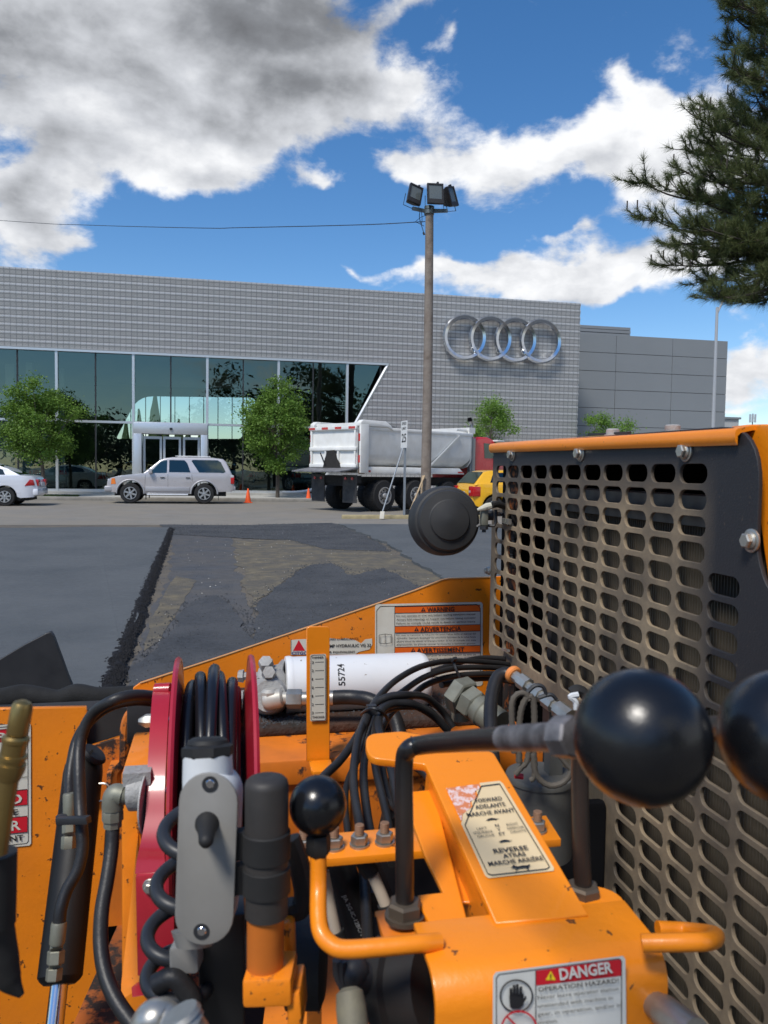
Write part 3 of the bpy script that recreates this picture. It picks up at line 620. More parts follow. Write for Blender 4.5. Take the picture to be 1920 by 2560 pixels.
def flood(c, w, h, d, yawd, tilt, rolld):
    M = Matrix.Translation(c) @ Matrix.Rotation(rad(yawd), 4, 'Z') @ Matrix.Rotation(rad(tilt), 4, 'X') @ Matrix.Rotation(rad(rolld), 4, 'Y')
    f = sub('floodlight', P, c); g = G(); 
    fr = [V((x, -d/2, z)) for x, z in ((-w/2, -h/2), (w/2, -h/2), (w/2, h/2), (-w/2, h/2))]; bk = [V((p.x*.55, d/2, p.z*.6)) for p in fr]; md = [V((p.x, -d/2+.08, p.z)) for p in fr]
    allv = [M @ q for q in fr+md+bk]; g.add(allv, [(4+i, 4+(i+1) % 4, 8+(i+1) % 4, 8+i) for i in range(4)]+[(i, (i+1) % 4, 4+(i+1) % 4, 4+i) for i in range(4)]+[(8, 9, 10, 11)])
    t_ = .045; zb = -h/2+.13
    g.box((-w/2, -d/2-.02, -h/2), (w/2, -d/2, zb), M); g.box((-w/2, -d/2-.02, h/2-t_), (w/2, -d/2, h/2), M); g.box((-w/2, -d/2-.02, zb), (-w/2+t_, -d/2, h/2-t_), M); g.box((w/2-t_, -d/2-.02, zb), (w/2, -d/2, h/2-t_), M)
    g.box((.06, -d/2+.02, h/2), (.12, -d/2+.1, h/2+.07), M)
    g.obj('housing', mat('bronze_housing', (.018, .016, .016), .45), f)
    g = G(); g.box((-w/2+t_, -d/2+.005, zb), (w/2-t_, -d/2+.012, h/2-t_), M); g.obj('lens', mat('lamp_lens', (.12, .14, .14), .12, .3, coat=.5), f)
    g = G(); g.tube([M @ V((-w/2-.03, 0, 0)), M @ V((-w/2-.04, 0, -h/2-.10)), M @ V((w/2+.04, 0, -h/2-.10)), M @ V((w/2+.03, 0, 0))], .012, n=6, smooth=False); g.obj('bracket', M_dark, f)
s_ = Dp/F*.12055
flood(pp(600, 425, -.1), 300*s_, 390*s_, .34, 14, -8, 14); flood(pp(1040, 415, -.25), 335*s_, 410*s_, .36, -3, -6, -1); flood(pp(1335, 460, .1), 250*s_, 400*s_, .34, 35, -8, -17)
g = G(); g.tube([pp(745, 740), pp(735, 860), pp(770, 1000), pp(830, 1190)], .012, n=5); g.tube([pp(780, 740), pp(790, 900), pp(775, 1000)], .01, n=5); g.tube([pp(640, 950), pp(720, 980), pp(830, 1040)], .01, n=5); g.tube([pp(650, 950), pp(760, 860), pp(860, 820)], .008, n=5); g.cyl(pp(815, 1170), pp(835, 1220), .03, 8); g.obj('wiring', M_dark, P)
g = G(); far_ = at(-700, 520, 60); st = pp(850, 945)
cpts = [st, at(900, 562, Dp+1), at(600, 569, Dp+4), at(500, 570, Dp+6), at(200, 562, Dp+14), at(0, 551, Dp+20), at(-700, 500, Dp+40)]
g.tube(cpts, .014, n=5, seg=6); tag(g.obj('overhead_cable', M_dark), 'thin black overhead cable running left from the wooden light pole', 'cable')
pf = thing('far_pole', 'far wooden pole carrying the overhead cable', 'pole', (cpts[-1].x, cpts[-1].y, 0)); g = G(); g.cyl((cpts[-1].x, cpts[-1].y, 0), (cpts[-1].x, cpts[-1].y, cpts[-1].z+.4), .16, 12, .12); g.obj('post', M_wood, pf)
g = G(); g.bar((cpts[-1].x-.8, cpts[-1].y, cpts[-1].z), (cpts[-1].x+.8, cpts[-1].y, cpts[-1].z), .1, .1); g.obj('crossarm', M_wood, pf)
# street lamp right
sb = onY(1783, 1068, 31); st = onY(1793, 768, 31); S = thing('street_lamp', 'slim grey metal street lamp rising behind the orange hood at the right', 'street lamp', (sb.x, 31, 0))
g = G(); g.tube([(sb.x, 31, 0), V((sb.x, 31, 0)).lerp(st, .5), st], [.10, .08, .06], n=10); g.obj('pole', mat('lamp_grey', (.42, .43, .44), .5, .3), S)
a2 = onY(1822, 738, 31); g = G(); g.tube([st-V((0, 0, .3)), st.lerp(a2, .5), a2, a2+V((1.2, 0, .3))], .045, n=7); g.obj('arm', MATS['lamp_grey'], S); g = G(); g.box(a2+V((1.1, -.15, .22)), a2+V((1.8, .15, .36))); g.obj('lamp_head', MATS['lamp_grey'], S, bevel=.03)
# sign with the number 25
M_post = mat('galvanised_post', (.30, .33, .36), .5, .5); q0 = onZ(1010, 1297, .0); q1 = onY(1013, 1052, q0.y)
SG = thing('speed_limit_sign', 'narrow white speed limit 25 sign turned almost edge-on beside the wooden pole', 'road sign', (q0.x, q0.y, 0))
g = G(); g.box((q0.x-.03, q0.y-.02, 0), (q0.x+.03, q0.y+.02, q1.z-.05)); g.obj('post', M_post, SG)
sz = onY(1010, 1120, q0.y).z; hh = q1.z-sz; ang = rad(-82.5); ux = V((math.cos(ang), math.sin(ang), 0)); nn = ux.cross(V((0, 0, 1)))
cs = V((q0.x, q0.y, sz+hh/2))+nn*.04
Ms = frame(cs, ux, (0, 0, 1), nn); plate('sign_plate', [rrect(-.25, -hh/2, .25, hh/2, .04)], Ms, .006, M_white, SG)
def text(s, M, size, material, parent, name='lettering', width=None, thick=.0, bold=0.0, align='CENTER'):
    cu = bpy.data.curves.new('t', 'FONT'); cu.body = s; cu.size = size; cu.align_x = align; cu.extrude = thick; cu.offset = bold*size; cu.resolution_u = 3
    me = curve_mesh(cu, Matrix.Identity(4))
    if not me.vertices: return None
    if width:
        x0 = min(v.co.x for v in me.vertices); x1 = max(v.co.x for v in me.vertices); k = width/(x1-x0)
        for v in me.vertices: v.co.x = (v.co.x-(x0+x1)/2)*k
    me.transform(M); me.materials.append(material); c = recenter(me); return link_mesh(name, me, parent, c)
M_ink = mat('black_ink', (.015, .015, .017), .6)
for s, dz, sz_, w in (('SPEED', .27, .11, .36), ('LIMIT', .13, .11, .34), ('25', -.22, .34, .36)):
    text(s, frame(cs+nn*.005+V((0, 0, dz)), ux, (0, 0, 1), nn), sz_, M_ink, SG, width=w, bold=.02)
# rake and lath
LU = thing('asphalt_lute', 'long-handled hand tool with pale blade leaning against the sign post', 'hand tool', onZ(955, 1297, 0)); t0 = onZ(*ys(648, 860), .1); t0 = at(*ys(652, 858), (q0-EYE).dot(fwd)-.5); t1 = at(*ys(832, 300), (q0-EYE).dot(fwd)-.06)
g = G(); g.cyl(t0, t1, .02, 8); g.obj('handle', M_post, LU); g = G(); b0 = at(*ys(640, 925), (q0-EYE).dot(fwd)-.6); g.bar(at(*ys(645, 922), (q0-EYE).dot(fwd)-.6), t0, .13, .04); g.obj('blade', mat('pale_blade', (.48, .45, .38), .7), LU, bevel=.01)
Dz = (pb-EYE).dot(fwd); g = G(); g.bar(at(*ys(870, 880), Dz-.9), at(*ys(1000, 560), Dz-.28), .05, .03); tag(g.obj('wooden_lath', mat('raw_wood', (.42, .31, .19), .8, var=.2)), 'pale wooden lath leaning against the foot of the wooden pole', 'wooden stick')
g = G(); g.bar(at(*ys(975, 720), Dz-.3), at(*ys(985, 560), Dz-.25), .05, .03); tag(g.obj('wooden_stake', mat('raw_wood', (.42, .31, .19), .8, var=.2)), 'short pale wooden stake fixed upright on the left side of the wooden pole', 'wooden stick')
wc = at(*ys(862, 880), Dz-1.1); g = G(); g.cyl(wc-V((0, .05, 0)), wc+V((0, .05, 0)), .14, 18); g.bar(wc, wc+V((.25, 0, .3)), .03, .03); tag(g.obj('small_wheel', M_dark), 'small black tool wheel on the ground right of the sign post', 'tool wheel')
# cones
M_cone = mat('cone_orange', (.90, .115, .02), .5)
for (px, py, lab) in ((620, 1257, 'orange traffic cone on the street right behind the silver car'), (771, 1254, 'orange traffic cone on the street left of the dump truck')):
    c = onZ(px, py, 0); k = thing('traffic_cone', lab, 'traffic cone', c, 'orange cones on the street'); g = G(); g.box(c+V((-.17, -.17, 0)), c+V((.17, .17, .03))); g.obj('base', M_cone, k, bevel=.01); g = G(); g.rev(c+V((0, 0, .03)), c+V((0, 0, .58)), [(0, .125), (.05, .12), (.97, .03), (1, .022)], 20); g.obj('cone_body', M_cone, k)
# ------------------------------------------------------------------ vehicles (built lying along +x, near the origin, then set down)
M_tyre = mat('tyre_rubber', (.016, .016, .017), .85, bump=.3, bscale=60); M_rim = mat('alloy_rim', (.55, .56, .57), .3, .8); M_chrome = mat('chrome', (.7, .7, .72), .12, 1.0)
M_tail = mat('tail_red', (.45, .01, .012), .2, coat=.6); M_amber = mat('amber_lens', (.75, .20, .03), .2, coat=.5); M_clear = mat('clear_lens', (.6, .62, .62), .1, .2, coat=.7)
M_under = mat('underbody', (.012, .012, .013), .8); M_plate = mat('number_plate', (.55, .58, .62), .5)
def arc(cx, cz, r, a0, a1, n=10): return [(cx+r*math.cos(rad(a0+(a1-a0)*k/n)), cz+r*math.sin(rad(a0+(a1-a0)*k/n))) for k in range(n+1)]
def shell(name, outline, wfun, material, parent, xc, zc, yc=(-.7, 0, .7), bevel=.03, crown=0.0, smooth=40):
    bm = bmesh.new(); vs = [bm.verts.new((x, -1, z)) for x, z in outline]; f = bm.faces.new(vs)
    r = bmesh.ops.extrude_face_region(bm, geom=[f]); 
    for e in r['geom']:
        if isinstance(e, bmesh.types.BMVert): e.co.y = 1
    def cut(co_, no_): bmesh.ops.bisect_plane(bm, geom=bm.verts[:]+bm.edges[:]+bm.faces[:], plane_co=co_, plane_no=no_, dist=1e-5)
    for x in xc: cut((x, 0, 0), (1, 0, 0))
    for z in zc: cut((0, 0, z), (0, 0, 1))
    for y in yc: cut((0, y, 0), (0, 1, 0))
    bmesh.ops.recalc_face_normals(bm, faces=bm.faces)
    for v in bm.verts:
        y = v.co.y; v.co.y = y*wfun(v.co.x, v.co.z); v.co.z += crown*(1-y*y)
    if bevel:
        es = [e for e in bm.edges if len(e.link_faces) == 2 and e.calc_face_angle(0) > rad(42)]
        bmesh.ops.bevel(bm, geom=es, offset=bevel, segments=3, profile=.5, affect='EDGES', clamp_overlap=True)
    for f in bm.faces: f.smooth = True
    for e in bm.edges:
        if len(e.link_faces) == 2 and e.calc_face_angle(0) > rad(smooth): e.smooth = False
    me = bpy.data.meshes.new(name); bm.to_mesh(me); bm.free(); me.materials.append(material); c = recenter(me); return link_mesh(name, me, parent, c)
def side(name, poly, wfun, off, material, parent, s=-1, th=.004):
    g = G(); p = [V((x, s*(wfun(x, z)+off), z)) for x, z in poly]; g.prism(p, (0, s*th, 0)); return g.obj(name, material, parent, smooth=0)
def wheel(parent, x, y, r, w, hole=6, rimr=.6, dual=False, rm=None, spoke='alloy'):
    s = -1 if y < 0 else 1; q = sub('wheel', parent, (x, y, r)); g = G()
    prof = [(0, r*rimr), (.02, r*.93), (.12, r*.985), (.3, r), (.7, r), (.88, r*.985), (.98, r*.93), (1, r*rimr)]
    g.rev((x, y+s*w/2, r), (x, y-s*w/2, r), prof, 32, cap=False)
    for k in range(40):
        a = 2*math.pi*k/40; c = V((x+math.cos(a)*r*1.0, y, r+math.sin(a)*r*1.0)); g.bar(c+V((0, -w*.42, 0)), c+V((0, w*.42, 0)), r*.05, r*.02, up=V((math.cos(a), 0, math.sin(a))))
    g.obj('tyre', M_tyre, q, smooth=30)
    rm = rm or M_rim; yo = y+s*(w/2+.004); g = G(); R = r*rimr*1.0
    g.rev((x, yo+s*.008, r), (x, yo-s*.05, r), [(0, R*.90), (0, R*1.02), (1, R*1.0)], 32, cap=False)
    bd_ = .045 if spoke == 'alloy' else .13; g.rev((x, yo-s*bd_, r), (x, yo-s*(bd_+.005), r), [(0, R), (1, R)], 32); g.rev((x, yo, r), (x, yo-s*bd_, r), [(0, R*1.0), (1, R*.96)], 32, cap=False)
    g.obj('rim_barrel', M_under if spoke == 'alloy' else rm, q) 
    g = G(); g.rev((x, yo+s*.012, r), (x, yo-s*.02, r), [(0, R*.93), (0, R*1.04), (1, R*1.02), (1, R*.90)], 32, cap=False)
    if spoke == 'alloy':
        for k in range(hole):
            a = 2*math.pi*k/hole+.3; c = V((x, yo, r)); d = V((math.cos(a), 0, math.sin(a))); g.bar(c+d*R*.15, c+d*R*.95, R*.30, .03, up=V((0, 1, 0)))
        g.rev((x, yo+s*.018, r), (x, yo-s*.02, r), [(0, R*.17), (.2, R*.22), (1, R*.24)], 18)
    else:
        depth = -.06 if dual else .03
        g.rev((x, yo+s*depth, r), (x, yo+s*(depth-.01), r), [(0, R*.86), (1, R*.9)], 28)
        g.rev((x, yo+s*(depth+.10), r), (x, yo+s*depth, r), [(0, R*.22), (.1, R*.3), (1, R*.36)], 18)
    g.obj('rim', rm, q)
    if spoke != 'alloy':
        g = G()
        for k in range(8): a = 2*math.pi*k/8; c = V((x+math.cos(a)*R*.62, yo+s*(depth+.004), r+math.sin(a)*R*.62)); g.cyl(c, c+V((0, s*.004, 0)), R*.10, 10)
        for k in range(10): a = 2*math.pi*(k+.5)/10; c = V((x+math.cos(a)*R*.42, yo+s*depth, r+math.sin(a)*R*.42)); g.cyl(c, c+V((0, s*.03, 0)), R*.035, 6)
        g.obj('hand_holes', M_under, q)
def settle(root, loc, deg): root.location = loc; root.rotation_euler = (0, 0, rad(deg))

def suv():
    t = thing('silver_suv', 'silver off-road estate car parked at the kerb in front of the entrance doors', 'car')
    M_s = mat('silver_paint', (.52, .50, .51), .32, .35, coat=.6); M_s2 = mat('silver_cladding', (.38, .38, .40), .45, .2)
    L_, r = 4.70, .375; xf, xr = 3.82, 1.12
    def wf(x, z):
        w = .86
        if x > 4.2: w -= .16*((x-4.2)/.5)**2
        if x < .3: w -= .06*((.3-x)/.3)**2
        if z < .6: w -= .05*(.6-z)
        if z > .9: w -= .03*(z-.9)
        return w
    out = [(.03, .55), (.0, .75), (.04, 1.05)]+[(.08, 1.12), (3.28, 1.12), (3.5, 1.10), (4.2, 1.02), (4.55, .93), (4.66, .80), (4.68, .60), (4.62, .42)]+[(4.30, .40)]+[(p[0], p[1]) for p in arc(xf, r, .47, 0, 180, 12) if p[1] > .38]+[(3.3, .36), (1.64, .36)]+[(p[0], p[1]) for p in arc(xr, r, .47, 0, 180, 12) if p[1] > .38]+[(.62, .44), (.08, .47)]
    shell('body', out, wf, M_s, t, [.2, .4, 2, 2.9, 4.0, 4.3, 4.45, 4.58], [.6, .8, .95], bevel=.045, crown=.02)
    def wg(x, z): return .835-.17*(z-1.1)/.62
    roof = [(.06, 1.08), (.30, 1.60), (.42, 1.70), (.8, 1.745), (2.3, 1.745), (2.62, 1.70), (2.78, 1.62), (3.42, 1.08)]
    shell('cabin', roof, wg, M_s, t, [.5, 1.5, 2.4], [1.3, 1.5], bevel=.05, crown=.015)
    for s in (-1, 1):
        for k, (nm, pl, mm) in enumerate((('front_window', [(1.98+.52, 1.14), (3.14, 1.14), (2.74, 1.57), (2.62, 1.62), (2.5, 1.64), (2.5, 1.14)][1:]+[(2.50, 1.14)], M_cglass2), ('rear_window', [(1.62, 1.15), (2.42, 1.15), (2.42, 1.64), (1.86, 1.64), (1.75, 1.52)], M_cglass), ('cargo_window', [(.32, 1.22), (.40, 1.17), (1.30, 1.16), (1.60, 1.62), (1.55, 1.66), (.62, 1.66), (.50, 1.58)], M_cglass))):
            side(nm, pl, wg, .006, mm, t, s)
            if s == -1: side('window_seal', [(x*1.0+(x-sum(a for a, b in pl)/len(pl))*.05, z+(z-1.4)*.10) for x, z in pl], wg, .002, M_under, t, s)
        for p0, p1 in (((2.46, .50), (2.46, 1.10)), ((1.56, .85), (1.58, 1.10)), ((3.30, .52), (3.28, 1.06))):
            g = G(); g.bar((p0[0], s*(wf(*p0)+.001), p0[1]), (p1[0], s*(wf(*p1)+.001), p1[1]), .008, .01, up=V((0, 1, 0))); g.obj('door_seam', M_under, t)
        for x in (2.66, 1.72): g = G(); g.box((x-.08, s*(wf(x, .98))-.012, .955), (x+.08, s*(wf(x, .98))+.03, .99)); g.obj('door_handle', M_dark, t, bevel=.006)
        g = G(); g.tube([(x, s*.86, z) for x, z in arc(xf, r, .50, -2, 182, 14)], .035, n=6, seg=2); g.tube([(x, s*.86, z) for x, z in arc(xr, r, .50, -2, 182, 14)], .035, n=6, seg=2)
        g.box((1.66, s*.86-.02, .45), (3.28, s*.86+.03, .62)); g.obj('wheel_arch_trim', M_s2, t, bevel=.01)
        g = G(); g.tube([(1.72, s*.93, .33), (3.22, s*.93, .33)], .035, n=8); g.bar((1.9, s*.7, .36), (1.9, s*.93, .33), .04, .04); g.bar((3.0, s*.7, .36), (3.0, s*.93, .33), .04, .04); g.obj('side_step', M_alu, t)
        g = G(); g.box((3.02, s*.88-.02, 1.12), (3.16, s*.88+s*.13+.02, 1.30)); g.obj('wing_mirror', M_s, t, bevel=.03)
        g = G(); g.prism([V((4.34, s*(wf(4.34, .85)+.006), .72)), V((4.52, s*(wf(4.52, .85)+.006), .70)), V((4.50, s*(wf(4.5, .85)+.006), .92)), V((4.38, s*(wf(4.38, .85)+.006), .93))], (0, s*.006, 0)); g.obj('indicator', M_amber, t)
        g = G(); g.box((4.48, s*.45-.14, .70), (4.665, s*.45+.14, .90)); g.obj('headlight', M_clear, t, bevel=.02)
        g = G(); g.box((-.005, s*.82-.05, .76), (.13, s*.82+.025, 1.06)); g.obj('tail_light', M_tail, t, bevel=.01)
        g = G(); g.box((.01, s*.82-.055, 1.00), (.135, s*.82+.028, 1.09)); g.obj('reverse_light', M_clear, t, bevel=.01)
        g = G(); g.tube([(.9, s*.62, 1.79), (2.2, s*.62, 1.79)], .018, n=6); g.obj('roof_rail', M_alu, t)
        for x in (xf, xr): wheel(t, x, s*.78, r, .25, 6)
        g = G(); g.box((.58, s*.72-.11, .12), (.60, s*.72+.11, .44)); g.box((3.26, s*.72-.11, .14), (3.28, s*.72+.11, .4)); g.obj('mud_flap', M_under, t)
    g = G(); g.box((4.45, -.80, .42), (4.76, .80, .64)); g.obj('front_bumper', M_s2, t, bevel=.05, seg=3); g = G(); g.box((-.06, -.80, .50), (.2, .80, .68)); g.obj('rear_bumper', M_s2, t, bevel=.04)
    g = G(); g.box((4.6, -.35, .70), (4.69, .35, .90)); g.obj('grille', M_chrome, t, bevel=.02)
    g = G(); g.box((.3, -.72, .28), (4.4, .72, .62)); g.obj('underbody', M_under, t)
    g = G(); g.prism([V((3.40, -.70, 1.12)), V((3.40, .70, 1.12)), V((2.80, .62, 1.60)), V((2.80, -.62, 1.60))], V((.006, 0, .007))); g.obj('windscreen', M_cglass2, t, smooth=0)
    g = G(); g.prism([V((.10, -.68, 1.18)), V((.10, .68, 1.18)), V((.29, .60, 1.56)), V((.29, -.60, 1.56))], V((-.012, 0, .003))); g.obj('rear_screen', M_cglass, t, smooth=0)
    return t
S1 = suv(); pr = onZ(583, 1250, 0)
xN = onY(585, 1250, 30.6).x; xF = onY(258, 1250, 30.6).x; settle(S1, (xN, 31.45, .02), 180)
print('suv span', xN-xF)

def sedan(name, label, paint, group=None, glass=None):
    t = thing(name, label, 'car', group=group); M_s = paint; r = .315; xf, xr = 3.62, .98
    def wf(x, z):
        w = .87
        if x > 3.9: w -= .20*((x-3.9)/.6)**2
        if x < .45: w -= .17*((.45-x)/.45)**2
        if z < .55: w -= .07*(.55-z)
        if z > .8: w -= .06*(z-.8)
        return w
    out = [(.02, .42), (-.02, .62), (.06, .92), (.16, 1.00), (.5, 1.03), (3.0, .98), (3.4, .93), (4.0, .84), (4.35, .72), (4.48, .55), (4.47, .36), (4.42, .26), (4.1, .24)]+[p for p in arc(xf, r, .38, 0, 180, 12) if p[1] > .25]+[(3.2, .22), (1.4, .22)]+[p for p in arc(xr, r, .38, 0, 180, 12) if p[1] > .25]+[(.5, .27), (.1, .30)]
    shell('body', out, wf, M_s, t, [.15, .3, .45, 1.6, 2.6, 3.9, 4.1, 4.3], [.5, .7, .85], bevel=.05, crown=.03)
    def wg(x, z): return .82-.26*(z-.98)/.44
    shell('cabin', [(.42, .98), (.95, 1.26), (1.35, 1.40), (1.75, 1.435), (2.2, 1.43), (2.5, 1.37), (3.45, .92)], wg, M_s, t, [1, 1.5, 2.2], [1.1, 1.25], bevel=.04, crown=.02)
    for s in (-1, 1):
        side('front_window', [(2.05, 1.03), (3.02, 1.0), (2.44, 1.34), (2.05, 1.37)], wg, .006, M_cglass, t, s); side('rear_window', [(.98, 1.05), (1.97, 1.03), (1.97, 1.37), (1.40, 1.34), (1.08, 1.22)], wg, .006, M_cglass, t, s)
        for x in (2.0, 2.95, 1.22): g = G(); g.bar((x, s*(wf(x, .4)+.001), .32), (x, s*(wf(x, .9)+.001), .97), .008, .01, up=V((0, 1, 0))); g.obj('door_seam', M_under, t)
        for x in (1.45, 2.4): g = G(); g.box((x-.07, s*wf(x, .85)-.01, .83), (x+.07, s*wf(x, .85)+.03, .86)); g.obj('door_handle', M_s, t, bevel=.006)
        for x in (xf, xr): wheel(t, x, s*.77, r, .21, 7)
        P4 = [(.06, .70), (.36, .68), (.20, .90), (.10, .88)]
        g = G(); g.prism([V((x, s*(wf(x, z)-.01), z)) for x, z in P4], (0, s*.03, 0)); g.box((-.035, s*.55-.16, .68), (.05, s*.55+.13, .90)); g.obj('tail_light', M_tail, t, bevel=.006)
        g = G(); g.box((4.2, s*.58-.16, .58), (4.44, s*.58+.12, .74)); g.obj('headlight', M_clear, t, bevel=.03)
        g = G(); g.box((2.75, s*.86-.02, .98), (2.9, s*.86+s*.12+.02, 1.1)); g.obj('wing_mirror', M_s, t, bevel=.03)
        g = G(); g.bar((.5, s*(wf(.5, .45)+.002), .46), (.62, s*(wf(.6, .45)+.002), .46), .02, .01, up=V((0, 1, 0))); g.obj('side_trim', M_s, t)
    g = G(); g.prism([V((3.36, -.72, .97)), V((3.36, .72, .97)), V((2.56, .56, 1.37)), V((2.56, -.56, 1.37))], V((.006, 0, .01))); g.obj('windscreen', M_cglass, t, smooth=0)
    g = G(); g.prism([V((.55, -.70, 1.06)), V((.55, .70, 1.06)), V((1.25, .56, 1.375)), V((1.25, -.56, 1.375))], V((-.006, 0, .012))); g.obj('rear_screen', M_cglass, t, smooth=0)
    g = G(); g.box((-.05, -.8, .36), (.12, .8, .58)); g.obj('rear_bumper', M_s, t, bevel=.05); g = G(); g.box((-.055, -.24, .66), (-.03, .24, .80)); g.obj('number_plate', M_plate, t)
    g = G(); g.box((.3, -.70, .18), (4.3, .70, .5)); g.obj('underbody', M_under, t); return t
S2 = sedan('white_sedan', 'white sedan at the left edge, parked with its red tail light towards the tree', mat('white_car_paint', (.66, .68, .74), .25, coat=.8)); xx = onY(92, 1240, 28.2)
settle(S2, (xx.x-.02, 29.05, 0), 180)
for k, (px, yy, col_, lab) in enumerate(((120, 40.5, (.30, .32, .30), 'pale grey car inside the showroom behind the left street tree'), (260, 44, (.05, .015, .015), 'dark red car deep inside the showroom, left of the silver car'), (480, 39.8, (.16, .11, .02), 'dark yellow car inside the showroom behind the silver car'), (640, 41, (.03, .035, .045), 'dark car inside the showroom behind the second street tree'), (770, 42, (.10, .11, .11), 'grey car inside the showroom left of the dump truck'))):
    if k == 0: s_c = sedan('showroom_car', lab, mat('showroom_paint_0', col_, .25, coat=.7), 'cars displayed in the showroom'); q = s_c
    else:
        q = copy_tree(s_c); q['label'] = lab; pm = mat('showroom_paint_%d' % k, col_, .25, coat=.7)
        for ch in q.children:
            if ch.type == 'MESH' and ch.data.materials and ch.data.materials[0].name == 'showroom_paint_0':
                ch.data = ch.data.copy(); ch.data.materials[0] = pm
    p = onY(px, 1200, yy); settle(q, (p.x, yy, .27), [100, 20, 75, 170, 90][k])

def hatch():
    t = thing('yellow_hatchback', 'bright yellow hatchback seen from behind between the dump truck and the black engine guard', 'car'); M_s = mat('yellow_paint', (.80, .42, .012), .3, coat=.8); r = .31; xf, xr = 3.2, .72
    def wf(x, z):
        w = .87
        if x > 3.5: w -= .2*((x-3.5)/.6)**2
        if x < .4: w -= .14*((.4-x)/.4)**2
        if z < .55: w -= .08*(.55-z)
        if z > .8: w -= .05*(z-.8)
        return w
    out = [(.06, .35), (-.02, .5), (.0, .80), (.10, 1.0), (.3, 1.02), (3.0, .95), (3.7, .84), (4.05, .7), (4.12, .45), (4.05, .25), (3.7, .23)]+[p for p in arc(xf, r, .38, 0, 180, 12) if p[1] > .24]+[(2.8, .22), (1.15, .22)]+[p for p in arc(xr, r, .38, 0, 180, 12) if p[1] > .24]+[(.3, .26)]
    shell('body', out, wf, M_s, t, [.12, .25, .4, 1.5, 3.5, 3.8], [.5, .7, .85], bevel=.06, crown=.03)
    def wg(x, z): return .83-.25*(z-.98)/.46
    shell('cabin', [(.06, .95), (.42, 1.36), (.62, 1.42), (1.6, 1.45), (2.2, 1.40), (3.1, .92)], wg, M_s, t, [.8, 1.5], [1.1, 1.25], bevel=.05, crown=.02)
    for s in (-1, 1):
        side('front_window', [(1.7, 1.02), (2.75, 1.0), (2.2, 1.34), (1.7, 1.38)], wg, .006, M_cglass, t, s); side('rear_window', [(.60, 1.05), (1.62, 1.03), (1.62, 1.38), (.90, 1.36), (.72, 1.28)], wg, .006, M_cglass, t, s)
        for x in (xf, xr): wheel(t, x, s*.76, r, .2, 7)
        g = G(); g.box((.0, s*.80-.06, .62), (.26, s*.80+.062, .92)); g.box((-.035, s*.66-.10, .62), (.06, s*.66+.07, .93)); g.obj('tail_light', M_tail, t, bevel=.01)
        g = G(); g.box((-.04, s*.66-.09, .73), (-.036, s*.66+.06, .80)); g.obj('reverse_light', M_clear, t)
        g = G(); g.box((3.8, s*.58-.14, .62), (4.06, s*.58+.12, .78)); g.obj('headlight', M_clear, t, bevel=.03)
        g = G(); g.box((2.5, s*.86-.02, .98), (2.62, s*.86+s*.12+.02, 1.1)); g.obj('wing_mirror', M_s, t, bevel=.03)
    g = G(); g.prism([V((.10, -.70, 1.01)), V((.10, .70, 1.01)), V((.43, .60, 1.36)), V((.43, -.60, 1.36))], V((-.022, 0, .020))); g.obj('rear_screen', M_cglass, t, smooth=0)
    g = G(); g.prism([V((3.02, -.72, .98)), V((3.02, .72, .98)), V((2.25, .58, 1.37)), V((2.25, -.58, 1.37))], V((.006, 0, .012))); g.obj('windscreen', M_cglass, t, smooth=0)
    g = G(); g.box((-.07, -.78, .28), (.12, .78, .50)); g.obj('rear_bumper', M_s, t, bevel=.05); g = G(); g.box((-.05, -.25, .64), (-.028, .25, .76)); g.obj('number_plate', M_plate, t)
    g = G(); g.cyl((-.05, -.5, .25), (.15, -.5, .25), .03, 10); g.obj('exhaust_pipe', M_dark, t); g = G(); g.box((.3, -.7, .18), (3.9, .7, .5)); g.obj('underbody', M_under, t); return t
S3 = hatch(); p = onY(1163, 1230, 23.6); settle(S3, (p.x+.02, 23.9, 0), 3)

